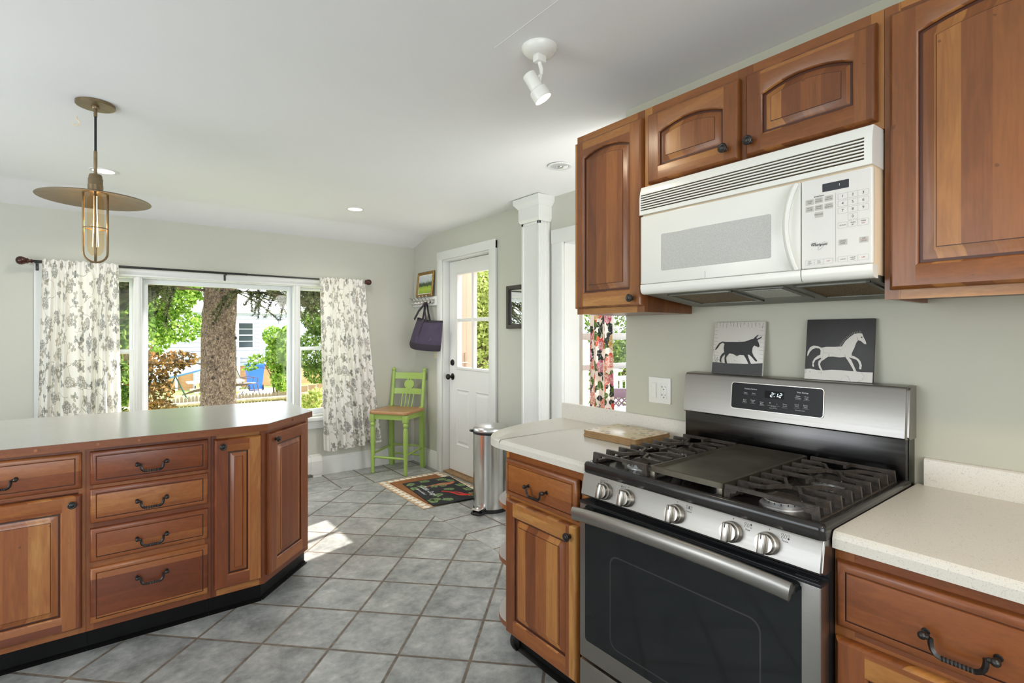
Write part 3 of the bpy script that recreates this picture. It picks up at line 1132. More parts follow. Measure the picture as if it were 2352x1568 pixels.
# ceiling with the slope down to the window wall
b = B()
ys = [-2.6, 4.74, 4.79, 4.84, 5.09, 5.2]
def cz(x, y):
    z = ZC if x <= 1.95 else ZC + (ZD - ZC) * (x - 1.95) / 0.63
    zw = 2.283
    if y <= 4.74:
        return z
    if y >= 5.09:
        return zw - (y - 5.09) * 0.3
    t = (y - 4.74) / 0.35
    return z + (zw - z) * (t ** 1.15)
xs = [-3.5, -1.6, 0.0, 1.0, 1.95, 2.1, 2.35, 2.75]
g = [[b.v((x, y, cz(x, y))) for y in ys] for x in xs]
for i in range(len(xs) - 1):
    for j in range(len(ys) - 1):
        b.f([g[i][j], g[i + 1][j], g[i + 1][j + 1], g[i][j + 1]])
b.quad([(2.75, -2.6, 2.37), (6.2, -2.6, 2.37), (6.2, 3.4, 2.37), (2.75, 3.4, 2.37)])
b.quad([(-3.6, -2.7, 2.6), (6.3, -2.7, 2.6), (6.3, 3.5, 2.6), (-3.6, 3.5, 2.6)])
b.quad([(-3.6, 3.5, 2.6), (2.8, 3.5, 2.6), (2.8, 5.3, 2.6), (-3.6, 5.3, 2.6)])
# a shallow board seam by the spot lamp
b.box(1.105, 1.1075, -2.5, 1.54, 2.4043, 2.406)
struct('ceiling', b, M['ceil'], ang=25, recalc=False)


def wall_with_holes(name, axis, pos, thick, a0, a1, z0, z1, holes, mat):
    """wall slab across `axis` ('x' or 'y' is its normal) with rectangular holes (a0,a1,z0,z1)"""
    b = B()
    A = sorted({a0, a1, *[h[0] for h in holes], *[h[1] for h in holes]})
    Z = sorted({z0, z1, *[h[2] for h in holes], *[h[3] for h in holes]})
    for p, q in zip(A[:-1], A[1:]):
        run = None
        segs = []
        for r, s in zip(Z[:-1], Z[1:]):
            c = ((p + q) / 2, (r + s) / 2)
            solid = not any(h[0] < c[0] < h[1] and h[2] < c[1] < h[3] for h in holes)
            if solid:
                run = [run[0], s] if run else [r, s]
            else:
                if run:
                    segs.append(run)
                run = None
        if run:
            segs.append(run)
        for r, s in segs:
            if axis == 'x':
                b.box(pos, pos + thick, p, q, r, s)
            else:
                b.box(p, q, pos, pos + thick, r, s)
    bmesh.ops.remove_doubles(b.bm, verts=b.bm.verts[:], dist=1e-5)
    return struct(name, b, mat, smooth=False)


WX0, WX1, WZ0, WZ1 = -0.372, 1.905, 0.575, 1.815      # rough opening of the triple window
wall_with_holes('wall_back', 'y', YW, 0.16, -3.5, 2.74, 0, 2.36, [(WX0, WX1, WZ0, WZ1)], M['wall'])
DY0, DY1, DZ1 = 3.655, 4.475, 2.085                   # outside door opening
CY0, CY1, CZ1 = 1.72, 2.735, 2.02                     # cased opening to the pink room
wall_with_holes('wall_right', 'x', XD, 0.14, -2.6, 5.09, 0, 2.42, [(DY0, DY1, 0, DZ1), (CY0, CY1, 0, CZ1)], M['wall'])
b = B()
b.box(XW, XW + 0.12, -2.6, 1.604, 0, 2.44)
b.box(XW, XW + 0.12, 1.604, 2.03, 0, 0.90)
struct('wall_middle', b, M['wall_stove'], smooth=False)
wall_with_holes('wall_left', 'x', -3.55, 0.15, -2.6, 5.09, 0, 2.45, [(0.7, 3.1, 0.75, 2.25)], M['wall'])
wall_with_holes('wall_front', 'y', -2.75, 0.15, -3.5, 6.2, 0, 2.45, [(-1.9, 0.7, 0.75, 2.25)], M['wall'])
# pink room beyond the cased opening
PX0, PX1 = 3.17, 4.5
wall_with_holes('wall_far', 'y', 3.2, 0.14, 2.72, 6.2, 0, 2.37, [(PX0 + 0.05, PX1 - 0.05, 0.62, 2.0)], M['pink'])
wall_with_holes('wall_side', 'x', 6.05, 0.14, -2.6, 3.2, 0, 2.37, [(1.2, 2.6, 0.8, 2.1)], M['pink'])

# triple window: casing, sill, mullions, sashes, panes
win = struct('window_1')
win['label'] = 'wide white picture window flanked by two sash windows above the island'
win['category'] = 'window'
b = B()
b.box(-0.452, WX0, YW - 0.022, YW, 0.56, 1.885, bev=0.003)
b.box(WX1, 1.985, YW - 0.022, YW, 0.56, 1.885, bev=0.003)
b.box(WX0, WX1, YW - 0.022, YW, 1.815, 1.885, bev=0.003)
b.box(-0.46, 1.993, YW - 0.032, YW, 1.872, 1.892, bev=0.004)
b.box(WX0, WX1, YW - 0.026, YW - 0.001, 1.812, 1.826, bev=0.003)
b.box(-0.452, 1.985, YW - 0.018, YW, 0.455, 0.528, bev=0.003)
obj('casing', b, M['white'], win)
b = B()
b.box(-0.49, 2.02, YW - 0.055, YW + 0.15, 0.53, 0.565, bev=0.006)
obj('sill', b, M['white'], win)
b = B()
ly = YW + 0.15
b.box(WX0, WX0 + 0.012, YW - 0.001, ly, WZ0, WZ1)
b.box(WX1 - 0.012, WX1, YW - 0.001, ly, WZ0, WZ1)
b.box(WX0, WX1, YW - 0.001, ly, WZ1 - 0.012, WZ1)
b.box(WX0, WX1, YW + 0.01, ly, WZ0 - 0.015, WZ0 + 0.012)
for x0, x1 in ((0.130, 0.186), (1.338, 1.396)):
    b.box(x0, x1, YW - 0.012, ly, WZ0, WZ1, bev=0.003)
    b.box(x0 + 0.016, x1 - 0.016, YW - 0.020, YW - 0.011, WZ0, WZ1, bev=0.002)
obj('frame', b, M['white'], win)


def sash(parent, x0, x1, z0, z1, y, s=0.032, bot=None, name='sash'):
    b = B()
    bo = bot or s
    b.box(x0, x0 + s, y, y + 0.035, z0, z1, bev=0.003)
    b.box(x1 - s, x1, y, y + 0.035, z0, z1, bev=0.003)
    b.box(x0 + s - .001, x1 - s + .001, y + .001, y + 0.034, z0, z0 + bo, bev=0.003)
    b.box(x0 + s - .001, x1 - s + .001, y + .001, y + 0.034, z1 - s, z1, bev=0.003)
    o = obj(name, b, M['sash'], parent)
    b = B()
    b.box(x0 + s - 0.004, x1 - s + 0.004, y + 0.015, y + 0.019, z0 + bo - 0.004, z1 - s + 0.004)
    obj('pane', b, M['pane'], o, smooth=False)
    return o


sash(win, 0.186, 1.338, WZ0 + 0.012, WZ1 - 0.012, YW + 0.055, 0.04, 0.06)
for x0, x1 in ((WX0 + 0.012, 0.130), (1.396, WX1 - 0.012)):
    sash(win, x0, x1, WZ0 + 0.012, 1.235, YW + 0.05, 0.026, 0.05)
    sash(win, x0, x1, 1.20, WZ1 - 0.012, YW + 0.09, 0.026)

# outside door with four panes over two raised panels
door = struct('door_1')
door['label'] = 'white outside door with four glass panes beside the lime stool'
door['category'] = 'door'
DF = frame((2.652, 4.462, 0.022), (0, -1, 0), (-1, 0, 0))      # u towards the hinge side, n into the room
DW, DH = 0.795, 2.045
b = B()
b.M = DF
G = (0.150, 0.690, 1.012, 1.915)                               # glazed opening
PA = [(0.118, 0.355, 0.255, 0.805), (0.455, 0.690, 0.255, 0.805)]
us = sorted({0, DW, G[0], G[1], *[p[0] for p in PA], *[p[1] for p in PA]})
vs = sorted({0, DH, G[2], G[3], PA[0][2], PA[0][3]})
for a, c in zip(us[:-1], us[1:]):
    for d, e in zip(vs[:-1], vs[1:]):
        mu, mv = (a + c) / 2, (d + e) / 2
        if G[0] < mu < G[1] and G[2] < mv < G[3]:
            continue
        if any(p[0] < mu < p[1] and p[2] < mv < p[3] for p in PA):
            continue
        b.quad([(a, d, 0), (c, d, 0), (c, e, 0), (a, e, 0)])
        b.quad([(a, d, -0.044), (a, e, -0.044), (c, e, -0.044), (c, d, -0.044)])
for p in PA:
    r = lambda d, n: [(p[0] + d, p[2] + d, n), (p[1] - d, p[2] + d, n), (p[1] - d, p[3] - d, n), (p[0] + d, p[3] - d, n)]
    R = b.strip([r(0, 0), r(0.006, 0.002), r(0.012, -0.004), r(0.020, -0.008), r(0.028, -0.008), r(0.046, -0.002), r(0.048, -0.002)])
    b.f(R[-1])
    b.quad([(p[0], p[2], -0.044), (p[0], p[3], -0.044), (p[1], p[3], -0.044), (p[1], p[2], -0.044)])
for p0, p1 in (((0, 0), (DW, 0)), ((DW, 0), (DW, DH)), ((DW, DH), (0, DH)), ((0, DH), (0, 0))):
    b.quad([(p0[0], p0[1], -0.044), (p1[0], p1[1], -0.044), (p1[0], p1[1], 0), (p0[0], p0[1], 0)])
obj('panel', b, M['doorwhite'], door, smooth=False)
b = B()
b.M = DF
um, vm = (G[0] + G[1]) / 2, 1.470
b.box(G[0] - 0.018, G[0] + 0.006, G[2] - 0.018, G[3] + 0.018, -0.044, 0.008, bev=0.003)
b.box(G[1] - 0.006, G[1] + 0.018, G[2] - 0.018, G[3] + 0.018, -0.044, 0.008, bev=0.003)
b.box(G[0], G[1], G[2] - 0.018, G[2] + 0.006, -0.044, 0.008, bev=0.003)
b.box(G[0], G[1], G[3] - 0.006, G[3] + 0.018, -0.044, 0.008, bev=0.003)
b.box(um - 0.016, um + 0.016, G[2], G[3], -0.036, 0.005, bev=0.003)
b.box(G[0], G[1], vm - 0.016, vm + 0.016, -0.036, 0.004, bev=0.003)
obj('window_frame', b, M['doorwhite'], door)
for a, c in ((G[0] + .004, um - .012), (um + .012, G[1] - .004)):
    for d, e in ((G[2] + .004, vm - .012), (vm + .012, G[3] - .004)):
        b = B()
        b.M = DF
        b.box(a, c, d, e, -0.024, -0.020)
        obj('pane', b, M['pane'], door, smooth=False)
b = B()
b.M = DF
b.lathe([(0.033, 0), (0.033, 0.004), (0.026, 0.008), (0.012, 0.012), (0.011, 0.030), (0.020, 0.036), (0.027, 0.046), (0.028, 0.056), (0.022, 0.066), (0.010, 0.071), (0.001, 0.072)], (0.058, 0.917, 0), 24)
obj('knob', b, M['bronze'], door)
b = B()
b.M = DF
b.lathe([(0.031, 0), (0.031, 0.006), (0.024, 0.012), (0.010, 0.014), (0.001, 0.0145)], (0.058, 1.055, 0), 24)
b.box(0.053, 0.063, 1.035, 1.075, 0.012, 0.026, bev=0.003)
obj('deadbolt', b, M['bronze'], door)
for v in (1.79, 1.06, 0.22):
    b = B()
    b.M = DF
    b.cyl((DW + 0.003, v - 0.05, 0.004), (DW + 0.003, v + 0.05, 0.004), 0.0055, None, 10)
    obj('hinge', b, M['iron'], door)

tr = struct('trim_1')
b = B()
b.box(XD - 0.022, XD, 4.475, 4.555, 0, 2.155, bev=0.003)
b.box(XD - 0.022, XD, 3.555, 3.655, 0, 2.155, bev=0.003)
b.box(XD - 0.024, XD, 3.555, 4.555, 2.085, 2.165, bev=0.003)
b.box(XD, XD + 0.14, 4.466, 4.476, 0, 2.09)
b.box(XD, XD + 0.14, 3.654, 3.662, 0, 2.09)
b.box(XD, XD + 0.14, 3.66, 4.47, 2.072, 2.09)
b.box(XD + 0.118, XD + 0.135, 4.440, 4.467, 0.03, 2.075)
obj('casing', b, M['white'], tr)
b = B()
b.box(XD - 0.002, XD + 0.075, 3.66, 4.468, 0, 0.018, bev=0.004)
b.box(XD + 0.066, XD + 0.072, 3.668, 4.46, 0.014, 0.026)
obj('threshold', b, M['threshold'], tr)

tr = struct('trim_2')
b = B()
b.box(XD - 0.022, XD, 2.735, 2.845, 0, 2.115, bev=0.003)
b.box(XD - 0.022, XD, 1.61, 1.72, 0, 2.115, bev=0.003)
b.box(XD - 0.025, XD, 1.60, 2.850, 2.02, 2.120, bev=0.003)
b.box(XD - 0.001, XD + 0.145, 2.728, 2.736, 0, 2.02)
b.box(XD - 0.001, XD + 0.145, 1.719, 1.727, 0, 2.02)
b.box(XD - 0.001, XD + 0.145, 1.72, 2.735, 2.012, 2.022)
obj('casing', b, M['white'], tr)

# boxed pilaster with capital
tr = struct('trim_3')
x0, x1, y0, y1 = 2.466, XD, 2.882, 3.088
b = B()
b.box(x0 + 0.008, x1, y0 + 0.008, y1 - 0.008, 0, 2.20)
for a, c in ((y0, y0 + 0.024), (y1 - 0.024, y1)):
    b.box(x0, x0 + 0.02, a, c, 0.14, 2.20, bev=0.003)
b.box(x0, x0 + 0.02, y0, y1, 2.17, 2.2, bev=0.002)
b.box(x0 + 0.0203, x0 + 0.036, y0, y0 + 0.02, 0.14, 2.199, bev=0.003)
b.box(x1 - 0.03, x1 - 0.001, y0, y0 + 0.02, 0.14, 2.2, bev=0.003)
b.box(x0 - 0.012, x1, y0 - 0.012, y1 + 0.012, 0, 0.14, bev=0.004)
obj('shaft', b, M['white'], tr)
b = B()
def sq(o, z):
    return [(x0 - o, y0 - o, z), (x1 - 0.001, y0 - o, z), (x1 - 0.001, y1 + o, z), (x0 - o, y1 + o, z)]
R = b.strip([sq(0.004, 2.190), sq(0.012, 2.203), sq(0.016, 2.212), sq(0.016, 2.300), sq(0.022, 2.306), sq(0.040, 2.330), sq(0.046, 2.336), sq(0.046, 2.372)])
b.f(R[-1])
obj('capital', b, M['white'], tr, smooth=False)

# baseboards
def baseboard(name, pts2):
    b = B()
    (ax, ay), (bx, by), (nx, ny) = pts2
    prof = [(0, 0), (0.016, 0), (0.016, 0.125), (0.013, 0.135), (0.013, 0.145), (0.009, 0.155), (0.006, 0.172), (0, 0.175)]
    A = [(ax + nx * d, ay + ny * d, z) for d, z in prof]
    C = [(bx + nx * d, by + ny * d, z) for d, z in prof]
    R = b.strip([A, C])
    b.f(list(reversed(R[0])))
    b.f(R[-1])
    struct(name, b, M['white'], ang=20)
baseboard('baseboard_back', ((1.585, YW), (XD, YW), (0, -1)))
baseboard('baseboard_right', ((XD, 4.555), (XD, YW - 0.016), (-1, 0)))
baseboard('baseboard_side', ((XD, 3.10), (XD, 3.555), (-1, 0)))

# mosaic border set in the floor round the coir mat
b = B()
mx0, mx1, my0, my1, mw = 1.908, 2.545, 3.602, 4.494, 0.083
z = 0.0012
for q in ((mx0, mx0 + mw, my0, my1), (mx1 - mw, mx1, my0, my1), (mx0 + mw, mx1 - mw, my0, my0 + mw), (mx0 + mw, mx1 - mw, my1 - mw, my1)):
    b.quad([(q[0], q[2], z), (q[1], q[2], z), (q[1], q[3], z), (q[0], q[3], z)], 0)
def dia(cx, cy, a, c, zz=0.0022):
    b.quad([(cx - a, cy, zz), (cx, cy - c, zz), (cx + a, cy, zz), (cx, cy + c, zz)], 1)
n = 13
for i in range(n):
    yy = my0 + (i + 0.5) * (my1 - my0) / n
    dia(mx0 + mw / 2, yy, 0.036, 0.033)
    dia(mx1 - mw / 2, yy, 0.036, 0.033)
n = 8
for i in range(n):
    xx = mx0 + mw + (i + 0.5) * (mx1 - mx0 - 2 * mw) / n
    dia(xx, my0 + mw / 2, 0.030, 0.037)
    dia(xx, my1 - mw / 2, 0.030, 0.037)
struct('trim_4', b, [M['tan'], M['creamtile']], smooth=False)

# window of the pink room
w2 = struct('window_2')
w2['label'] = 'white window of the pink room beside bright flowered curtain'
w2['category'] = 'window'
b = B()
b.box(PX0 - 0.005, PX0 + 0.05, 3.178, 3.34, 0.56, 2.06, bev=0.003)
b.box(PX1 - 0.05, PX1 + 0.03, 3.178, 3.34, 0.56, 2.06, bev=0.003)
b.box(PX0 - 0.005, PX1 + 0.03, 3.176, 3.34, 1.99, 2.08, bev=0.003)
b.box(PX0 - 0.03, PX1 + 0.05, 3.15, 3.34, 0.57, 0.625, bev=0.003)
obj('casing', b, M['white'], w2)
b = B()
for z0, z1 in ((1.305, 1.365), (1.035, 1.085), (0.625, 0.67)):
    b.box(PX0 + 0.05, PX1 - 0.05, 3.235, 3.28, z0, z1, bev=0.003)
b.box(3.655, 3.695, 3.24, 3.275, 1.365, 2.0, bev=0.002)
b.box(PX0 + 0.05, PX0 + 0.085, 3.235, 3.28, 0.62, 2.0)
obj('sash', b, M['sash'], w2)
b = B()
b.box(PX0 + 0.05, PX1 - 0.05, 3.256, 3.260, 0.63, 1.99)
obj('pane', b, M['pane'], w2, smooth=False)


# ------------------------------------------------------------------ island
FI = lambda x: frame((x, 2.815, 0), (1, 0, 0), (0, -1, 0))
ISL = (M['wv'], M['wh'], M['wf'])
ZT = 0.880                      # top of the cabinet bodies

def island_unit(name, label, x0, x1, depth=0.86):
    t = thing(name, label, 'cabinet', (x0, 2.815, 0), 0, 'island cabinets')
    b = B()
    b.box(x0 + 0.0005, x1 - 0.0005, 2.834, 2.815 + depth, 0.11, ZT)
    obj('body', b, M['wf'], t)
    b = B()
    b.box(x0, x1, 2.895, 2.905, 0, 0.115)
    b.prism([(2.895, 0), (2.895, 0.012), (2.890, 0.010), (2.878, 0.003), (2.874, 0)], x0, x1, frame='yz')
    b.box(x0 + 0.001, x1 - 0.001, 2.905, 2.815 + depth - 0.02, 0, 0.11)
    obj('toe_kick', b, M['kick'], t)
    return t

# unit with one drawer over a door (runs out of the frame)
t = island_unit('drawer_cabinet', 'cherry island cabinet with one wide drawer over a broad panelled door', -0.62, -0.0905)
F = FI(-0.62)
face_frame(t, F, 0.5295, 0.11, ZT, [(0, 0.03, 0.11, ZT)] if False else [(0, 0.03), (0.5065, 0.5295)], [(0.03, 0.5065, 0.845, ZT), (0.03, 0.5065, 0.70, 0.72), (0.03, 0.5065, 0.11, 0.15)], M['wv'], M['wh'])
add_drawer(t, F, 0.013, 0.517, 0.717, 0.866, ISL, pv=0.792)
add_door(t, F, 0.013, 0.517, 0.137, 0.693, ISL, 0, (0.487, 0.659), stile=0.062, rb=0.062, rt=0.062)
# four-drawer unit
t = island_unit('drawer_stack_cabinet', 'cherry island cabinet with four stacked drawers and twisted bail pulls', -0.0895, 0.3665)
F = FI(-0.0895)
face_frame(t, F, 0.456, 0.11, ZT, [(0, 0.024), (0.432, 0.456)], [(0.024, 0.432, 0.845, ZT), (0.024, 0.432, 0.70, 0.73), (0.024, 0.432, 0.54, 0.57), (0.024, 0.432, 0.37, 0.41), (0.024, 0.432, 0.11, 0.15)], M['wv'], M['wh'])
for z0, z1, pv in ((0.723, 0.865, 0.788), (0.563, 0.707, 0.628), (0.400, 0.541, 0.463), (0.141, 0.374, 0.295)):
    d = drawer_front(place(F, 0.013, z0, 0.0005), 0.430, z1 - z0)
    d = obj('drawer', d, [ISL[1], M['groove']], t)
    obj('pull', bail_pull(F, 0.227, pv + 0.004, 0.0215), M['iron'], d)
# narrow door unit
t = island_unit('narrow_cabinet', 'narrow cherry island cabinet with one slim door beside the drawer stack', 0.3675, 0.6005)
F = FI(0.3675)
face_frame(t, F, 0.233, 0.11, ZT, [(0, 0.022), (0.211, 0.233)], [(0.022, 0.211, 0.85, ZT), (0.022, 0.211, 0.11, 0.15)], M['wv'], M['wh'])
add_door(t, F, 0.0115, 0.2165, 0.145, 0.859, ISL, 0, (0.0455, 0.824), stile=0.054, rb=0.06, rt=0.06, inset=0.032)
# angled end unit
s2 = 1 / sqrt(2)
FA = frame((0.6015, 2.8155, 0), (s2, s2, 0), (s2, -s2, 0))
t = thing('corner_cabinet', 'angled cherry cabinet closing the end of the island', 'cabinet', (0.6015, 2.8155, 0), 0, 'island cabinets')
b = B()
b.prism([(0.6015, 2.8425), (0.888, 3.129), (0.888, 3.675), (0.6015, 3.675)], 0.11, ZT)
obj('body', b, M['wf'], t)
face_frame(t, FA, 0.418, 0.11, ZT, [(0, 0.024), (0.385, 0.418)], [(0.024, 0.385, 0.85, ZT), (0.024, 0.385, 0.11, 0.16)], M['wv'], M['wh'])
add_door(t, FA, 0.018, 0.378, 0.144, 0.858, ISL, 0, (0.062, 0.822), stile=0.056, rb=0.06, rt=0.06)
b = B()
k0, k1 = (0.6010, 2.8955), (0.900, 3.195)
b.prism([k0, k1, (0.880, 3.215), (0.880, 3.655), (0.602, 3.655)], 0, 0.11)
b.prism([k0, k1, (k1[0] + 0.012, k1[1] - 0.012), (k0[0] + 0.006, k0[1] - 0.018)], 0, 0.006)
b.prism([k0, k1, (k1[0] + 0.005, k1[1] - 0.005), (k0[0] + 0.003, k0[1] - 0.007)], 0, 0.014)
obj('toe_kick', b, M['kick'], t)
# island worktop with solid wood edge
ct = thing('island_worktop', 'grey laminate island worktop with cherry wood edge', 'countertop', (0.2, 3.2, ZT))
OUT = [(-0.66, 2.778), (0.610, 2.778), (0.914, 3.082), (0.905, 3.688), (-0.66, 3.725)]
INN = [(-0.659, 2.7795), (0.6093, 2.7795), (0.9125, 3.0825), (0.9035, 3.6865), (-0.659, 3.7235)]
b = B()
b.prism(OUT, ZT + 0.0005, 0.9125, 0)
obj('edge', b, M['edge'], ct, smooth=False)
b = B()
b.prism(INN, 0.9126, 0.914)
obj('top', b, M['lam_isl'], ct, smooth=False)
for x in (-0.243, -0.05, 0.09, 0.235, 0.40):
    b = B()
    b.cyl((x, 2.7785, 0.897), (x, 2.7765, 0.897), 0.0055, None, 14)
    obj('wood_plug', b, M['wv'], ct)
b = B()
c = Vector((0.770, 2.936, 0.897))
b.cyl(c, c + Vector((0.0016, -0.0016, 0)), 0.0055, None, 14)
obj('wood_plug', b, M['wv'], ct)

# ------------------------------------------------------------------ stove wall: base units
FS = lambda y, x=1.316: frame((x, y, 0), (0, -1, 0), (-1, 0, 0))
BS = (M['bv'], M['bh'], M['bf'])

def base_cab(name, label, y0, y1):
    """y1 is the end towards the door, y0 towards the camera"""
    t = thing(name, label, 'cabinet', (1.6, (y0 + y1) / 2, 0), 0, 'cherry base cabinets by the range')
    b = B()
    b.box(1.336, 1.905, y0, y1, 0.11, 0.876)
    obj('body', b, M['bf'], t)
    b = B()
    b.box(1.396, 1.40, y0, y1, 0, 0.112)
    b.prism([(1.396, 0), (1.396, 0.012), (1.391, 0.010), (1.380, 0.003), (1.376, 0)], y0, y1, frame='xz')
    b.box(1.40, 1.89, y0 + .001, y1 - .001, 0, 0.11)
    obj('toe_kick', b, M['kick'], t)
    return t

LY0, LY1 = 1.264, 1.748
t = base_cab('base_cabinet', 'cherry base cabinet with one drawer over a door, between curved shelves and range', LY0, LY1)
F = FS(LY1)
W = LY1 - LY0
face_frame(t, F, W, 0.11, 0.876, [(0, 0.03), (W - 0.04, W)], [(0.03, W - 0.04, 0.84, 0.876), (0.03, W - 0.04, 0.67, 0.70), (0.03, W - 0.04, 0.11, 0.14)], M['bv'], M['bh'])
add_drawer(t, F, 0.016, 0.436, 0.692, 0.843, BS, pv=0.762)
add_door(t, F, 0.016, 0.436, 0.122, 0.676, BS, 0, (0.404, 0.636), stile=0.054, rb=0.062, rt=0.062)
RY0, RY1 = -0.45, 0.492
t = base_cab('base_cabinet', 'cherry base cabinet standing on the camera side of the range', RY0, RY1)
F = FS(RY1)
W = RY1 - RY0
face_frame(t, F, W, 0.11, 0.876, [(0, 0.04), (0.455, 0.50), (W - 0.04, W)], [(0.04, 0.455, 0.845, 0.876), (0.04, 0.455, 0.66, 0.71), (0.04, 0.455, 0.11, 0.14), (0.50, W - 0.04, 0.845, 0.876), (0.5, W - 0.04, 0.11, 0.14)], M['bv'], M['bh'])
add_drawer(t, F, 0.008, 0.446, 0.699, 0.848, BS, pv=0.762)
add_door(t, F, 0.006, 0.446, 0.122, 0.674, BS, 0, (0.40, 0.62), stile=0.06, rb=0.062, rt=0.062)
add_drawer(t, F, 0.50, 0.92, 0.699, 0.848, BS)
add_door(t, F, 0.50, 0.92, 0.122, 0.674, BS, 0, (0.53, 0.62))

# curved open shelves at the counter's end
def curve_pts(xf, y0, xb, y1, n=18, sup=2.35, d=0.0):
    """outline from the front corner round to the wall: superellipse quadrant"""
    pts = []
    for i in range(n + 1):
        a = pi / 2 * i / n
        ca, sa = abs(cos(a)) ** (2 / sup), abs(sin(a)) ** (2 / sup)
        pts.append((xb - (xb - xf) * ca, y0 + (y1 - y0) * sa))
    return pts
es = thing('corner_shelf_unit', 'three curved open shelves at the rounded end of the counter', 'shelf', (1.6, 1.88, 0))
for z in (0.632, 0.398, 0.137):
    P = curve_pts(1.322, 1.7495, 1.89, 2.005)
    b = B()
    b.prism(P + [(1.89, 1.7495)], z - 0.021, z - 0.001, 0)
    b.prism(curve_pts(1.323, 1.7496, 1.889, 2.004) + [(1.889, 1.7496)], z - 0.001, z, 1)
    obj('shelf', b, [M['edge'], M['lam_shelf']], es)
b = B()
b.prism(curve_pts(1.385, 1.7495, 1.86, 1.93) + [(1.86, 1.7495)], 0, 0.116)
b.prism(curve_pts(1.370, 1.7495, 1.87, 1.945) + [(1.87, 1.7495)], 0, 0.006)
obj('toe_kick', b, M['kick'], es)
b = B()
b.box(1.86, 1.905, 1.7495, 2.005, 0.116, 0.876)
obj('back_panel', b, M['bf'], es)

# counters with bullnose front
def nose(x, y0, y1, zt=0.914, zb=0.876):
    return [(1.905, zb), (x, zb), (x, zb + 0.022), (x + 0.0035, zb + 0.031), (x + 0.009, zb + 0.0365), (x + 0.016, zt), (1.905, zt)]

XF = 1.291
ct = thing('countertop', 'pale speckled counter with rounded end, holding the stack of placemats', 'countertop', (1.6, 1.6, 0.876), 0, 'speckled counters beside the range')
b = B()
b.prism(nose(XF, 0, 0), 1.2465, 1.765, frame='xz')
obj('top', b, M['lam'], ct, ang=20)
b = B()
zt, zb = 0.914, 0.876
def cring(d, z):
    return [(x + d * 0.9 * max(0, (1.6 - x) / 0.31), y - d, z) for x, y in curve_pts(XF, 1.7658, 1.905, 2.034, 24, 2.35)]
rs = [cring(0.0, zb), cring(0.0, zb + 0.030), cring(0.003, zb + 0.036), cring(0.007, zt)]
R = b.strip(rs, closed=False)
b.f(R[-1] + [b.v((1.905, 1.7658, zt))])
b.f(list(reversed(R[0])) + [b.v((1.905, 1.7658, zb))])
obj('rounded_end', b, M['lam'], ct, ang=25)
def splash(name, y0, y1, par):
    b = B()
    b.prism([(1.889, 0.9142), (1.889, 0.984), (1.8905, 0.991), (1.8945, 0.9945), (1.9095, 0.9945), (1.9095, 0.9142)], y0, y1, frame='xz')
    return obj(name, b, M['lam'], par, ang=20)
splash('backsplash', 1.2465, 2.022, ct)
ct = thing('countertop', 'pale speckled counter on the camera side of the range', 'countertop', (1.6, 0.0, 0.876), 0, 'speckled counters beside the range')
b = B()
b.prism(nose(XF, 0, 0), -0.45, 0.4885, frame='xz')
obj('top', b, M['lam'], ct, ang=20)
splash('backsplash', -0.45, 0.470, ct)

# ------------------------------------------------------------------ upper cabinets
US = (M['uv'], M['uh'], M['uf'])
FU = lambda y: frame((1.600, y, 0), (0, -1, 0), (-1, 0, 0))
ZU = 2.210
t = thing('wall_cabinet', 'narrow cherry wall cabinet with one tall arched door beside the microwave', 'cabinet', (1.75, 1.43, 1.443), 0, 'cherry wall cabinets')
Y1, Y0 = 1.613, 1.2535
b = B()
b.box(1.619, 1.9085, Y0, Y1, 1.443, ZU)
obj('body', b, M['uf'], t)
F = FU(Y1)
W = Y1 - Y0
face_frame(t, F, W, 1.443, ZU, [(0, 0.035), (W - 0.035, W)], [(0.035, W - 0.035, 2.165, ZU), (0.035, W - 0.035, 1.443, 1.485)], M['uv'], M['uh'])
add_door(t, F, 0.002, 0.357, 1.467, 2.178, US, 0.026, (0.318, 1.497), stile=0.051, rb=0.062, rt=0.076)
t = thing('wall_cabinet', 'cherry wall cabinet with two short arched doors above the microwave', 'cabinet', (1.75, 0.86, 1.897), 0, 'cherry wall cabinets')
Y1, Y0 = 1.2525, 0.4815
b = B()
b.box(1.619, 1.9085, Y0, Y1, 1.897, ZU)
obj('body', b, M['uf'], t)
F = FU(Y1)
W = Y1 - Y0
face_frame(t, F, W, 1.897, ZU, [(0, 0.035), (0.37, 0.42), (W - 0.03, W)], [(0.035, 0.37, 2.165, ZU), (0.42, W - 0.03, 2.165, ZU), (0.035, 0.37, 1.897, 1.93), (0.42, W - 0.03, 1.897, 1.93)], M['uv'], M['uh'])
add_door(t, F, 0.026, 0.381, 1.918, 2.176, US, 0.028, (0.339, 1.960), stile=0.049, rb=0.054, rt=0.078, inset=0.033)
add_door(t, F, 0.404, 0.758, 1.918, 2.176, US, 0.028, (0.422, 1.961), stile=0.049, rb=0.054, rt=0.078, inset=0.033)
t = thing('wall_cabinet', 'large cherry wall cabinet on the camera side of the microwave', 'cabinet', (1.75, 0.05, 1.45), 0, 'cherry wall cabinets')
Y1, Y0 = 0.4805, -0.42
b = B()
b.box(1.619, 1.9085, Y0, Y1, 1.462, ZU)
b.box(1.619, 1.905, Y1 - 0.016, Y1 - 0.001, 1.45, 1.463)
obj('body', b, M['uf'], t)
F = FU(Y1)
W = Y1 - Y0
face_frame(t, F, W, 1.449, ZU, [(0, 0.035), (0.44, 0.48), (W - 0.035, W)], [(0.035, 0.44, 2.165, ZU), (0.48, W - 0.035, 2.165, ZU), (0.035, 0.44, 1.449, 1.49), (0.48, W - 0.035, 1.449, 1.49)], M['uv'], M['uh'])
add_door(t, F, 0.015, 0.452, 1.473, 2.18, US, 0.030, (0.424, 1.52), stile=0.056, rb=0.057, rt=0.069, inset=0.042)
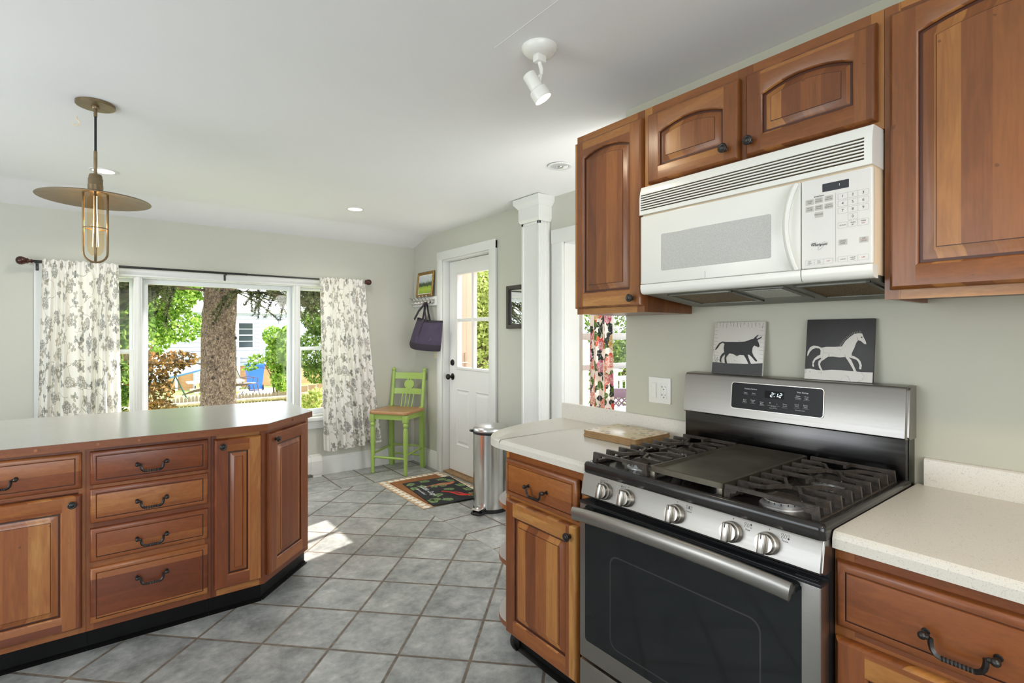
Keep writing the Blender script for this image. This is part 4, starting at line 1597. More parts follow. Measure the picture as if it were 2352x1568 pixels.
add_door(t, F, 0.463, 0.895, 1.473, 2.18, US, 0.030, (0.49, 1.52), stile=0.056, rb=0.057, rt=0.069, inset=0.042)


# ------------------------------------------------------------------ microwave over the range
t = thing('microwave', 'white over-the-range microwave with keypad and curved door handle', 'microwave', (1.72, 0.85, 1.50))
my0, my1 = 0.483, 1.2135
FM = frame((1.522, my1, 0), (0, -1, 0), (-1, 0, 0))       # u from the far end, n into the room
W = my1 - my0
b = B()
b.box(1.535, 1.905, my0 + 0.004, my1 - 0.001, 1.512, 1.893, bev=0.004)
obj('body', b, M['cream'], t)
# vent grille: curved top fascia with seven slots
b = B()
def vent_prof(z):
    # outward bulge of the fascia at height z
    k = (z - 1.790) / 0.100
    return 1.519 + 0.055 * max(0, k - 0.55) ** 2.0
zs = [1.790, 1.8045]
slots = []
for i in range(7):
    z0 = 1.8045 + i * 0.0088
    slots.append((z0, z0 + 0.0046))
yL, yR = my1 - 0.006, my0 + 0.018
zz = [1.790]
for s in slots:
    zz += [s[0], s[1]]
zz += [1.870, 1.877, 1.883, 1.888, 1.892]
for a, c in zip(zz[:-1], zz[1:]):
    isslot = any(abs(a - s[0]) < 1e-6 for s in slots)
    xa, xc = vent_prof(a), vent_prof(c)
    cols = [(my1, yL), (yR, my0)] if isslot else [(my1, my0)]
    for ya, yb in cols:
        b.quad([(xa, ya, a), (xa, yb, a), (xc, yb, c), (xc, ya, c)])
    if isslot:
        b.quad([(xa, yL, a), (xa, yR, a), (xa + 0.014, yR, a + 0.004), (xa + 0.014, yL, a + 0.004)])
        b.quad([(xc, yL, c), (xc + 0.014, yL, c + 0.002), (xc + 0.014, yR, c + 0.002), (xc, yR, c)])
b.quad([(1.519, my1, 1.790), (1.60, my1, 1.790), (1.60, my0, 1.790), (1.519, my0, 1.790)])
xt = vent_prof(1.892)
b.quad([(xt, my1, 1.892), (xt, my0, 1.892), (1.60, my0, 1.894), (1.60, my1, 1.894)])
for yy in (my0, my1):
    pts = [(vent_prof(z), yy, z) for z in zz] + [(1.60, yy, 1.894), (1.60, yy, 1.790)]
    b.f([b.v(p) for p in pts])
obj('vent_grille', b, M['appliance'], t, recalc=False, ang=30)
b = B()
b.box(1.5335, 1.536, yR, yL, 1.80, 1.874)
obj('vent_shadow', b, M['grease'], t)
# door
ud = W - (0.656 - my0)
b = B()
b.M = FM
b.box(0.002, ud - 0.001, 1.538, 1.7845, -0.016, 0, bev=0.004)
b.prism([(0.0, 1.5385), (0.0, 1.522), (-0.004, 1.512), (-0.012, 1.505), (-0.022, 1.503), (-0.022, 1.5385)], 0.002, ud - 0.001, frame='yz') if False else None
obj_door = obj('door', b, M['appliance'], t)
b = B()
prof = [(1.5225, 1.5375), (1.5220, 1.524), (1.5245, 1.513), (1.531, 1.5055), (1.541, 1.503), (1.56, 1.503), (1.56, 1.5375)]
b.prism(prof, 0.6575, my1 - 0.002, frame='xz')
obj('lower_rail', b, M['appliance'], obj_door, ang=50)
m, nt, out = nodes('microwave door screen')
v = objc(nt)
vo = nt.nodes.new('ShaderNodeTexVoronoi')
vo.inputs['Scale'].default_value = 900
nt.links.new(v, vo.inputs['Vector'])
col = ramp(nt, vo.outputs['Distance'], [(0.2, srgb(166, 166, 162)), (0.6, srgb(204, 203, 198))])
principled(nt, out, col, 0.16)
M['screen'] = m
b = B()
b.M = FM
u0, u1 = my1 - 1.1215, my1 - 0.738
def rr(u0, u1, v0, v1, r, n, d=0.0, k=5):
    pts = []
    u0, u1, v0, v1 = u0 + d, u1 - d, v0 + d, v1 - d
    for cx, cy, a0 in ((u1 - r, v0 + r, -90), (u1 - r, v1 - r, 0), (u0 + r, v1 - r, 90), (u0 + r, v0 + r, 180)):
        for i in range(k + 1):
            a = radians(a0 + 90 * i / k)
            pts.append((cx + r * cos(a), cy + r * sin(a), n))
    return pts
R = b.strip([rr(u0, u1, 1.581, 1.710, 0.006, 0.0003), rr(u0, u1, 1.581, 1.710, 0.005, 0.0008, 0.001)])
b.f(R[-1])
obj('window', b, M['screen'], obj_door, smooth=False)
b = B()
b.M = FM
pts = []
for i in range(17):
    s = i / 16
    vv = 1.541 + (1.776 - 1.541) * s
    bow = sin(pi * s)
    pts.append((ud - 0.012 - 0.015 * bow, vv, 0.005 + 0.026 * bow ** 0.7))
b.tube(pts, 0.0105, 10, rx=1.0, ry=0.75)
obj('handle', b, M['appliance'], obj_door)
b = B()
b.M = FM
b.box(0.262, 0.2635, 1.542, 1.563, 0.0002, 0.0006)
b.box(0.006, 0.0068, 1.545, 1.779, 0.0002, 0.0005)
b.box(0.006, ud - 0.03, 1.5395, 1.5403, 0.0002, 0.0005)
obj('door_line', b, M['lineink'], obj_door, smooth=False)
# control panel
up = ud + 0.001
b = B()
b.M = FM
b.box(up, W, 1.5385, 1.7845, -0.016, 0, bev=0.004)
pan = obj('control_panel', b, M['appliance'], t)
b = B()
b.prism(prof, my0, 0.6545, frame='xz')
obj('lower_rail', b, M['appliance'], pan, ang=50)
Y = lambda y: my1 - y
b = B()
b.M = FM
R = b.strip([rr(Y(0.6525), Y(0.4865), 1.541, 1.7815, 0.003, 0.0002), rr(Y(0.6525), Y(0.4865), 1.541, 1.7815, 0.003, 0.0008, 0.0006)])
b.f(R[-1])
obj('keypad_sheet', b, M['keypad'], pan, smooth=False)
b = B()
b.M = FM
R = b.strip([rr(Y(0.600), Y(0.536), 1.7425, 1.7645, 0.0015, 0.0008), rr(Y(0.600), Y(0.536), 1.7425, 1.7645, 0.0015, 0.0014, 0.0003)])
b.f(R[-1])
for dv in (-0.0016, 0.0016):
    b.quad([(Y(0.558) - .0005, 1.7545 + dv - .0005, 0.0017), (Y(0.558) + .0005, 1.7545 + dv - .0005, 0.0017), (Y(0.558) + .0005, 1.7545 + dv + .0005, 0.0017), (Y(0.558) - .0005, 1.7545 + dv + .0005, 0.0017)], 1)
obj('display', b, [M['lcd'], M['display_on']], pan, smooth=False)
keys = [(0.632, 1.7215, 'COOK\nTIME'), (0.6085, 1.7225, 'COOK\nPOWER'), (0.584, 1.7235, 'ADD\nMINUTE'), (0.632, 1.7025, 'AUTO\nCOOK'), (0.6085, 1.703, 'WARM\nHOLD'), (0.584, 1.703, 'AUTO\nDEFROST'), (0.6085, 1.684, 'POPCORN'),
        (0.550, 1.601, 'START'), (0.502, 1.601, 'OFF')]
for y, z, s in keys:
    b = B()
    b.M = FM
    R = b.strip([rr(Y(y) - 0.0105, Y(y) + 0.0105, z - 0.0075, z + 0.0075, 0.0015, 0.0009), rr(Y(y) - 0.0105, Y(y) + 0.0105, z - 0.0075, z + 0.0075, 0.0015, 0.0013, 0.0002)])
    b.f(R[-1])
    obj('key', b, M['keygrey'], pan, smooth=False)
b = B()
b.M = FM
def tx(y, z, s, size, m=0, n=0.0016, bold=0.0, align='CENTER', shear=0.0):
    b.text(s, size, Matrix.Translation((Y(y), z, n)), m, align, bold, shear)
for y, z, s in keys:
    if s in ('START', 'OFF'):
        tx(y, z + 0.003, s, 0.0048, 0)
        b.quad([(Y(y) - 0.008, z - 0.0004, 0.0016), (Y(y) + 0.008, z - 0.0004, 0.0016), (Y(y) + 0.008, z + 0.0002, 0.0016), (Y(y) - 0.008, z + 0.0002, 0.0016)], 1 if s == 'OFF' else 0)
        tx(y, z - 0.0035, 'CANCEL' if s == 'OFF' else 'ENTER', 0.0036, 0)
    else:
        for i, ln in enumerate(s.split('\n')):
            nl = len(s.split('\n'))
            tx(y, z + (0.0026 - 0.0052 * i if nl == 2 else 0), ln, 0.0047)
tx(0.6085, 1.7335, 'MICROWAVE', 0.0042, bold=0.0001)
for i, s in enumerate('123456789'):
    tx([0.5505, 0.527, 0.503][i % 3], [1.722, 1.703, 1.684][i // 3], s, 0.0098)
tx(0.527, 1.665, '0', 0.0098)
tx(0.5505, 1.6455, 'CLOCK', 0.0048)
tx(0.5265, 1.649, 'TIMER', 0.0045)
tx(0.5265, 1.6435, 'SET', 0.0045)
tx(0.503, 1.6495, 'TIMER', 0.0045)
tx(0.503, 1.644, 'OFF', 0.0045, 1)
tx(0.5495, 1.556, 'LIGHT', 0.0045)
tx(0.527, 1.5585, 'NIGHT', 0.0042)
tx(0.527, 1.5535, 'LIGHT', 0.0042)
tx(0.503, 1.556, 'OFF', 0.0045, 1)
tx(0.632, 1.5575, 'FAN', 0.0042)
tx(0.632, 1.5525, 'HIGH', 0.0042)
tx(0.6085, 1.5575, 'FAN', 0.0042)
tx(0.6085, 1.5525, 'LOW', 0.0042)
tx(0.585, 1.555, 'OFF', 0.0045, 1)
tx(0.608, 1.602, 'Whirlpool', 0.0098, bold=0.00018)
b.box(Y(0.6265), Y(0.615), 1.6068, 1.6082, 0.0014, 0.0016)
e = []
for i in range(40):
    a = 2 * pi * i / 40
    p, q = 0.0128 * cos(a), 0.0042 * sin(a)
    r = radians(50)
    e.append((Y(0.6015) + p * cos(r) - q * sin(r), 1.5985 + p * sin(r) + q * cos(r), 0.0015))
b.tube(e, 0.00022, 4, closed=True)
def outline(y0, y1, z0, z1, m=2, th=0.00025):
    A = rr(Y(y0), Y(y1), z0, z1, 0.0025, 0.0013)
    C = rr(Y(y0), Y(y1), z0, z1, 0.0025, 0.0013, th * 1.6)
    b.strip([A, C], m)
for z in (1.722, 1.703, 1.684):
    outline(0.562, 0.491, z - 0.0078, z + 0.0078)
    for yy in (0.5388, 0.5152):
        b.box(Y(yy) - .0002, Y(yy) + .0002, z - 0.0078, z + 0.0078, 0.0012, 0.0013, 2)
outline(0.5385, 0.5155, 1.657, 1.6728)
outline(0.562, 0.5398, 1.638, 1.6535)
outline(0.538, 0.491, 1.638, 1.655)
outline(0.562, 0.491, 1.549, 1.5635)
outline(0.643, 0.574, 1.548, 1.5625)
b.box(Y(0.5152) - .0002, Y(0.5152) + .0002, 1.638, 1.655, 0.0012, 0.0013, 2)
for yy in (0.5388, 0.5152):
    b.box(Y(yy) - .0002, Y(yy) + .0002, 1.549, 1.5635, 0.0012, 0.0013, 2)
for yy in (0.620, 0.597):
    b.box(Y(yy) - .0002, Y(yy) + .0002, 1.548, 1.5625, 0.0012, 0.0013, 2)
b.box(Y(0.567) - .0003, Y(0.567) + .0003, 1.551, 1.735, 0.0012, 0.0013, 2)
obj('lettering', b, [M['ink'], M['redink'], M['lineink']], pan, smooth=False)
# sloping underside with grease filters and lamp lens
b = B()
b.prism([(1.548, 1.513), (1.548, 1.5025), (1.86, 1.4685), (1.90, 1.4685), (1.90, 1.513)], my0 + 0.006, my1 - 0.006, frame='xz')
obj('underside', b, M['undergrey'], t, smooth=False)
US_ = Matrix.Identity(4)
sv = Vector((0.312, 0, -0.034)).normalized()
dn = Vector((sv.z, 0, -sv.x)).normalized()
for i in range(3):
    US_[i][0] = (0, 1, 0)[i]
    US_[i][1] = sv[i]
    US_[i][2] = dn[i]
    US_[i][3] = (1.548, 0, 1.5025)[i]
for y0, y1 in ((0.515, 0.690), (0.90, 1.125)):
    b = B()
    b.M = US_
    b.box(y0, y1, 0.035, 0.235, -0.002, 0.0012)
    f_ = obj('grease_filter', b, M['grease'], t, smooth=False)
    b = B()
    b.M = US_
    for q in ((y0 - .009, y1 + .009, 0.026, 0.036), (y0 - .009, y1 + .009, 0.234, 0.244), (y0 - .009, y0 + .001, 0.026, 0.244), (y1 - .001, y1 + .009, 0.026, 0.244)):
        b.box(q[0], q[1], q[2], q[3], -0.002, 0.005, bev=0.001)
    obj('filter_frame', b, M['undergrey'], f_)
b = B()
b.M = US_
b.box(0.725, 0.865, 0.02, 0.24, -0.002, 0.004, bev=0.002)
ll = obj('lamp_housing', b, M['undergrey'], t)
b = B()
b.M = US_
b.box(0.738, 0.852, 0.035, 0.17, 0.003, 0.0055, bev=0.001)
obj('lamp_lens', b, plain('textured lamp lens', srgb(170, 170, 160), 0.3, var=0.3, vs=200, bmp=0.4, bs=300), ll)

# ------------------------------------------------------------------ gas range
t = thing('range', 'stainless gas range with five knobs, griddle and cast iron grates', 'stove', (1.58, 0.868, 0))
ry0, ry1 = 0.4915, 1.2435
RX = 1.262
b = B()
b.box(1.290, 1.885, ry0 + 0.002, ry1 - 0.002, 0.06, 0.90)
obj('body', b, M['black'], t)
for x in (1.34, 1.84):
    for y in (ry0 + 0.05, ry1 - 0.05):
        b = B()
        b.cyl((x, y, 0), (x, y, 0.062), 0.018, None, 14)
        obj('foot', b, M['black'], t)
# cooktop tray with raised rim
b = B()
def rrxy(x0, x1, y0, y1, r, z, d=0.0, k=4):
    return [(p[0], p[1], z) for p in rr(x0, x1, y0, y1, r, 0, d, k)]
X0, X1 = RX - 0.004, 1.868
R = b.strip([rrxy(X0 + .004, X1, ry0 + .002, ry1 - .002, 0.012, 0.893), rrxy(X0, X1, ry0, ry1, 0.014, 0.899), rrxy(X0, X1, ry0, ry1, 0.014, 0.921), rrxy(X0, X1, ry0, ry1, 0.014, 0.928, 0.003),
             rrxy(X0, X1, ry0, ry1, 0.014, 0.931, 0.010), rrxy(X0, X1, ry0, ry1, 0.014, 0.930, 0.020), rrxy(X0, X1, ry0, ry1, 0.012, 0.921, 0.026), rrxy(X0, X1, ry0, ry1, 0.012, 0.918, 0.032)])
b.f(R[-1])
b.f(list(reversed(R[0])))
obj('cooktop', b, M['enamel'], t, ang=50)
# slanted control panel
P0, P1 = (1.246, 0.826), (1.260, 0.8935)
b = B()
b.prism([(1.262, 0.819), (1.2495, 0.8205), (1.2462, 0.826), (1.259, 0.889), (1.2625, 0.8945), (1.30, 0.8945), (1.30, 0.819)], ry0 + 0.001, ry1 - 0.001, frame='xz')
bmesh.ops.bevel(b.bm, geom=[e for e in b.bm.edges if abs(e.verts[0].co.y - e.verts[1].co.y) < 1e-6 and min(e.verts[0].co.x, e.verts[1].co.x) < 1.265 and max(e.verts[0].co.x, e.verts[1].co.x) < 1.27], offset=0.007, segments=3, affect='EDGES', clamp_overlap=True)
pan = obj('control_panel', b, M['steel'], t, ang=40)
sl = Vector((P1[0] - P0[0], 0, P1[1] - P0[1])).normalized()
nn = Vector((-sl.z, 0, sl.x))
FP = Matrix.Identity(4)
for i in range(3):
    FP[i][0] = (0, -1, 0)[i]
    FP[i][1] = sl[i]
    FP[i][2] = nn[i]
    FP[i][3] = (P0[0] + nn.x * 0.0, ry1, P0[1])[i]
KY = [1.134, 1.046, 0.872, 0.7055, 0.614]
for y in KY:
    b = B()
    b.M = FP
    u, vv = ry1 - y, 0.030
    b.lathe([(0.0265, 0), (0.0265, 0.010), (0.0255, 0.014), (0.0225, 0.016), (0.0222, 0.024), (0.0215, 0.0265), (0.0001, 0.0268)], (u, vv, 0.0005), 32)
    # grip bar across the knob face
    b.box(u - 0.0085, u + 0.0085, vv - 0.0235, vv + 0.0235, 0.025, 0.0405, bev=0.0032, seg=3)
    k = obj('knob', b, M['nickel'], t)
    b = B()
    b.M = FP
    b.box(u - 0.0012, u + 0.0012, vv + 0.011, vv + 0.0237, 0.0402, 0.0410)
    obj('pointer', b, M['ink'], k, smooth=False)
def icon(y, v, which, word):
    b = B()
    b.M = FP
    u = ry1 - y
    pos = [(-0.0072, 0.0034), (-0.0072, -0.0034), (0, 0), (0.0072, 0.0034), (0.0072, -0.0034)]
    for i, (du, dv) in enumerate(pos):
        e = [(u + du + (0.0024 if i != 2 else 0.0021) * cos(2 * pi * j / 14), v + dv + (0.0024 if i != 2 else 0.0048) * sin(2 * pi * j / 14), 0.0004) for j in range(14)]
        if i == which:
            b.f([b.v(p) for p in e])
        else:
            b.tube(e, 0.0003, 4, closed=True)
    b.text(word, 0.0066, Matrix.Translation((u, v - 0.0105, 0.0004)), 0)
    obj('burner_marking', b, M['ink'], pan, smooth=False)
for y, wch, word in ((1.152, 1, 'Front'), (1.066, 0, 'Rear'), (0.834, 2, 'Center'), (0.6665, 3, 'Rear'), (0.576, 4, 'Front')):
    icon(y, 0.0565, wch, word)
for y in KY:
    u = ry1 - y
    b = B()
    b.M = FP
    b.cyl((u, 0.0625, 0.0002), (u, 0.0625, 0.0006), 0.0014, None, 10)
    obj('off_dot', b, M['ink'], pan, smooth=False)
# oven door
b = B()
b.box(1.243, 1.288, ry0 + 0.001, ry1 - 0.001, 0.283, 0.797, bev=0.004)
od = obj('oven_door', b, M['steel'], t)
b = B()
b.box(1.2405, 1.286, ry0 + 0.0005, ry1 - 0.0005, 0.795, 0.8035, bev=0.002)
for y0, y1 in ((ry0 + 0.012, ry0 + 0.06), (ry1 - 0.06, ry1 - 0.012)):
    for k in range(3):
        b.box(1.252 + k * 0.009, 1.255 + k * 0.009, y0, y1, 0.8035, 0.8055)
obj('top_cap', b, M['black'], od)
b = B()
b.M = frame((1.243, ry1, 0), (0, -1, 0), (-1, 0, 0))
g0, g1 = 0.026, ry1 - ry0 - 0.042
R = b.strip([rr(g0, g1, 0.345, 0.7945, 0.012, 0.0002), rr(g0, g1, 0.345, 0.7945, 0.012, 0.0012, 0.0008)])
b.f(R[-1])
obj('glass', b, M['ovenglass'], od, smooth=False)
b = B()
b.M = frame((1.243, ry1, 0), (0, -1, 0), (-1, 0, 0))
iw = rr(0.135, ry1 - ry0 - 0.135, 0.372, 0.665, 0.03, 0.0014)
iw2 = rr(0.135, ry1 - ry0 - 0.135, 0.372, 0.665, 0.029, 0.0014, 0.004)
b.strip([iw, iw2])
obj('window_outline', b, plain('inner oven window line', (0.035, 0.035, 0.036), 0.12), od, smooth=False)
# raised strip with vent slots below the cap
b = B()
b.M = frame((1.243, ry1, 0), (0, -1, 0), (-1, 0, 0))
for a, c, ns in ((1.110, 1.072, 2), (1.022, 0.900, 2), (0.850, 0.728, 2), (0.678, 0.638, 1)):
    for i in range(ns):
        z0 = 0.7745 - i * 0.0125
        R = b.strip([rr(ry1 - a, ry1 - c, z0, z0 + 0.0066, 0.003, 0.0012), rr(ry1 - a, ry1 - c, z0, z0 + 0.0066, 0.003, 0.0028, 0.0004), rr(ry1 - a, ry1 - c, z0, z0 + 0.0066, 0.002, 0.0028, 0.0012), rr(ry1 - a, ry1 - c, z0, z0 + 0.0066, 0.002, 0.0015, 0.0014)])
        b.f(R[-1])
obj('vent', b, M['black'], od)
# bowed oven handle
b = B()
pts, n = [], 26
for i in range(n + 1):
    s = i / n
    y = ry1 - 0.012 - (ry1 - ry0 - 0.062) * s
    pts.append((1.205 - 0.022 * sin(pi * s), y, 0.768 + 0.020 * sin(pi * s) ** 0.8 + 0.012 * s))
b.tube(pts, 0.0225, 14, rx=0.55, ry=1.0, up=(1, 0, 0))
for y in (ry1 - 0.030, ry0 + 0.068):
    b.cyl((1.205, y, 0.772), (1.243, y, 0.772), 0.013, 0.014, 14)
obj('handle', b, M['steel'], od, ang=60)
# storage drawer
b = B()
b.box(1.243, 1.288, ry0 + 0.001, ry1 - 0.001, 0.072, 0.274, bev=0.004)
obj('storage_drawer', b, M['steel'], t)
# dark gap strip behind the panel's foot
# backguard
b = B()
b.box(1.852, 1.903, ry0 + 0.004, ry1 - 0.004, 0.90, 1.20)
b.box(1.838, 1.86, ry0 + 0.006, ry1 - 0.006, 0.928, 1.052, bev=0.004)
bg = obj('backguard', b, M['darksteel'], t)
b = B()
SX0, SX1 = 1.828, 1.842
b.prism([(1.832, 1.049), (1.8265, 1.054), (1.840, 1.196), (1.845, 1.203), (1.856, 1.2055), (1.903, 1.2055), (1.903, 1.049)], ry0, ry1, frame='xz')
bmesh.ops.bevel(b.bm, geom=[e for e in b.bm.edges if abs(e.verts[0].co.y - e.verts[1].co.y) < 1e-6 and max(e.verts[0].co.x, e.verts[1].co.x) < 1.86], offset=0.008, segments=3, affect='EDGES', clamp_overlap=True)
st = obj('backguard_fascia', b, M['steel'], t, ang=40)
sl = Vector((1.840 - 1.8265, 0, 1.196 - 1.054)).normalized()
nn = Vector((-sl.z, 0, sl.x))
FB = Matrix.Identity(4)
for i in range(3):
    FB[i][0] = (0, -1, 0)[i]
    FB[i][1] = sl[i]
    FB[i][2] = nn[i]
    FB[i][3] = (1.8265, ry1, 1.054)[i]
UB = lambda y: ry1 - y
VB = lambda z: (z - 1.054) / sl.z
b = B()
b.M = FB
R = b.strip([rr(UB(1.037), UB(0.717), VB(1.0835), VB(1.1815), 0.010, 0.0002), rr(UB(1.037), UB(0.717), VB(1.0835), VB(1.1815), 0.010, 0.0032, 0.0006), rr(UB(1.037), UB(0.717), VB(1.0835), VB(1.1815), 0.009, 0.0032, 0.0026)])
obj('display_bezel', b, M['nickel'], st)
b = B()
b.M = FB
R = b.strip([rr(UB(1.037), UB(0.717), VB(1.0835), VB(1.1815), 0.009, 0.0030, 0.0024), rr(UB(1.037), UB(0.717), VB(1.0835), VB(1.1815), 0.009, 0.0034, 0.0028)])
b.f(R[-1])
dp = obj('display_panel', b, plain('control glass', (0.016, 0.016, 0.017), 0.3, Specular_IOR_Level=0.15), st, smooth=False)
b = B()
b.M = FB
b.quad([(UB(0.911), VB(1.133), 0.0037), (UB(0.845), VB(1.133), 0.0037), (UB(0.845), VB(1.1585), 0.0037), (UB(0.911), VB(1.1585), 0.0037)])
obj('clock_window', b, plain('clock window', (0.002, 0.002, 0.002), 0.3, Specular_IOR_Level=0.1), dp, smooth=False)
b = B()
b.M = FB
SEG = {'2': 'abged', '1': 'bc'}
def digit(ch, u, v, h=0.0135, w=0.0082):
    sk = 0.22
    def bar(p, q):
        (x0, y0), (x1, y1) = p, q
        x0, x1 = x0 + y0 * sk, x1 + y1 * sk
        d = Vector((x1 - x0, y1 - y0)).normalized() * 0.0011
        e = Vector((-d.y, d.x)) * 0.95
        b.quad([(u + x0 + e.x, v + y0 + e.y, 0.0042), (u + x0 - e.x, v + y0 - e.y, 0.0042), (u + x1 - e.x, v + y1 - e.y, 0.0042), (u + x1 + e.x, v + y1 + e.y, 0.0042)])
    k = 0.0012
    pts = {'a': ((k, h), (w - k, h)), 'b': ((w, h / 2 + k), (w, h - k)), 'c': ((w, k), (w, h / 2 - k)), 'd': ((k, 0), (w - k, 0)), 'e': ((0, k), (0, h / 2 - k)), 'f': ((0, h / 2 + k), (0, h - k)), 'g': ((k, h / 2), (w - k, h / 2))}
    for s in SEG[ch]:
        bar(*pts[s])
digit('2', UB(0.891), VB(1.1385))
digit('1', UB(0.8755), VB(1.1385))
digit('2', UB(0.8615), VB(1.1385))
for dv in (0.0015, 0.0115):
    uu, vv = UB(0.8775) + dv * 0.22, VB(1.1385) + dv
    b.quad([(uu - .001, vv - .001, 0.0042), (uu + .001, vv - .001, 0.0042), (uu + .001, vv + .001, 0.0042), (uu - .001, vv + .001, 0.0042)])
obj('clock_digits', b, M['display_on'], dp, smooth=False)
b = B()
b.M = FB
def tb(y, z, s, size=0.0062, bold=0.0):
    b.text(s, size, Matrix.Translation((UB(y), VB(z), 0.0039)), 0, 'CENTER', bold)
def ul(y, z, w=0.019):
    b.quad([(UB(y) - w / 2, VB(z), 0.0039), (UB(y) + w / 2, VB(z), 0.0039), (UB(y) + w / 2, VB(z) + 0.0004, 0.0039), (UB(y) - w / 2, VB(z) + 0.0004, 0.0039)])
tb(0.9625, 1.1595, 'Cooking Options', 0.0066, 0.0001)
tb(0.784, 1.1615, 'Oven Settings', 0.0066, 0.0001)
for y, z, ls in ((0.980, 1.1445, ['Bake']), (0.950, 1.1445, ['Start']), (0.983, 1.1185, ['Broil', 'Hi/Lo']), (0.953, 1.120, ['Cancel', 'Off']), (0.920, 1.1165, ['Conv', 'Bake']), (0.840, 1.1165, ['Timer', 'On/Off']),
                 (0.798, 1.149, ['Clean', 'Self/Steam']), (0.771, 1.149, ['Oven', 'Light']), (0.801, 1.120, ['Cook', 'Time']), (0.773, 1.120, ['Delay', 'Time'])):
    for i, s in enumerate(ls):
        tb(y, z - 0.0062 * i, s, 0.0062 if i == 0 or len(s) < 6 else 0.0048)
    ul(y, z - 0.0062 * (len(ls) - 1) - 0.0052)
tb(0.891, 1.1165, '+', 0.012)
tb(0.867, 1.1165, '-', 0.012)
ul(0.879, 1.108, 0.045)
tb(0.879, 1.105, 'Set Clock', 0.0046)
tb(0.879, 1.0995, 'Hold 3 Seconds', 0.0042)
tb(0.790, 1.1015, 'Automatic Oven', 0.0046)
obj('lettering', b, M['panelink'], dp, smooth=False)

# burners
burners = [(1.385, 1.100, 0.037), (1.645, 1.105, 0.030), (1.50, 0.868, 0.034), (1.372, 0.635, 0.045), (1.660, 0.640, 0.036)]
for i, (x, y, r) in enumerate(burners):
    b = B()
    b.lathe([(r * 1.25, 0.9175), (r * 1.22, 0.9215), (r, 0.923), (r, 0.932), (r * 0.96, 0.9335)], (x, y, 0), 30)
    for k in range(18):
        a = 2 * pi * k / 18
        b.box(x + r * cos(a) * 0.995 - .001, x + r * cos(a) * 0.995 + .001, y + r * sin(a) * 0.995 - .001, y + r * sin(a) * 0.995 + .001, 0.927, 0.9325, 1)
    bu = obj('burner', b, [M['alu'], M['ink']], t)
    b = B()
    b.lathe([(r * 0.92, 0.9335), (r * 0.93, 0.938), (r * 0.86, 0.9405), (0.001, 0.941)], (x, y, 0), 30)
    obj('burner_cap', b, M['castiron'], bu)

# grates: bars run front to back in pairs that cross over each burner
def grate(y0, y1, name='grate'):
    """y0 < y1; bars lie across (along y), feet stand on both sides"""
    b = B()
    zt, zb = 0.957, 0.925
    x0, x1 = 1.288, 1.800
    r = 0.0052
    nb = 9
    xs_ = [x0 + (x1 - x0) * i / (nb - 1) for i in range(nb)]
    mid = (y0 + y1) / 2
    def bar(pts):
        b.tube(pts, r * 1.35, 4, up=(0, 0, 1), rx=1.0, ry=0.85)
    def leg(x, y, s):
        # foot slab from top bar down to the rail
        b.prism([(y, zt + .005), (y - s * 0.036, zt + .005), (y - s * 0.03, zt - 0.012), (y - s * 0.014, zt - 0.016), (y - s * 0.012, zb), (y + s * 0.004, zb)], x - r * 0.9, x + r * 0.9, frame='yz')
    for i, x in enumerate(xs_):
        for y, s in ((y0, -1), (y1, 1)):
            leg(x, y, s)
    def X(i):
        return xs_[i]
    full = [0, 4, 8]
    for i in full:
        bar([(X(i), y0 + .004, zt), (X(i), y1 - .004, zt)])
    for a, c in ((1, 3), (5, 7)):
        xm = (X(a) + X(c)) / 2
        # two bars that curve to meet over the burner and cross sides
        bar([(X(a), y1 - .004, zt), (X(a), y1 - 0.05, zt), (X(a) + 0.006, y1 - 0.068, zt), (xm - 0.006, mid + 0.018, zt), (xm, mid, zt), (xm + 0.006, mid - 0.018, zt), (X(c) - 0.006, y0 + 0.068, zt), (X(c), y0 + 0.05, zt), (X(c), y0 + .004, zt)])
        bar([(X(c), y1 - .004, zt), (X(c), y1 - 0.05, zt), (X(c) - 0.006, y1 - 0.068, zt), (xm + 0.006, mid + 0.018, zt), (xm, mid, zt), (xm - 0.006, mid - 0.018, zt), (X(a) + 0.006, y0 + 0.068, zt), (X(a), y0 + 0.05, zt), (X(a), y0 + .004, zt)])
        # short fingers
        bar([(xm, y1 - .004, zt), (xm, y1 - 0.085, zt)])
        bar([(xm, y0 + .004, zt), (xm, y0 + 0.085, zt)])
    for i in full:
        dx = 0.045
        if i == 0:
            bar([(X(i), mid, zt), (X(i) + dx, mid, zt)])
        elif i == 8:
            bar([(X(i), mid, zt), (X(i) - dx, mid, zt)])
        else:
            bar([(X(i) - dx, mid, zt), (X(i) + dx, mid, zt)])
    for y in (y0, y1):
        b.box(x0 - 0.004, x1 + 0.004, y - 0.004, y + 0.004, zb - 0.002, zb + 0.007, bev=0.002)
    for x in (x0 + .004, x1 - .004):
        for y in (y0, y1):
            b.cyl((x, y, 0.917), (x, y, zb), 0.006, None, 8)
    return obj(name, b, M['castiron'], t, ang=40)
grate(1.000, 1.218)
grate(0.516, 0.744)
# griddle plate on its frame
b = B()
gy0, gy1, gx0, gx1 = 0.753, 0.991, 1.288, 1.800
R = b.strip([rrxy(gx0, gx1, gy0, gy1, 0.008, 0.945), rrxy(gx0, gx1, gy0, gy1, 0.008, 0.960), rrxy(gx0, gx1, gy0, gy1, 0.008, 0.962, 0.003), rrxy(gx0, gx1, gy0, gy1, 0.008, 0.962, 0.006), rrxy(gx0 + .004, gx1 - .02, gy0, gy1, 0.008, 0.9535, 0.012)])
b.f(R[-1])
b.f(list(reversed(R[0])))
for x in (gx0 + 0.006, gx1 - 0.006):
    for y in (gy0 + 0.010, gy1 - 0.010):
        b.box(x - 0.006, x + 0.006, y - 0.009, y + 0.009, 0.917, 0.947, bev=0.002)
obj('griddle', b, M['griddle'], t, ang=30)


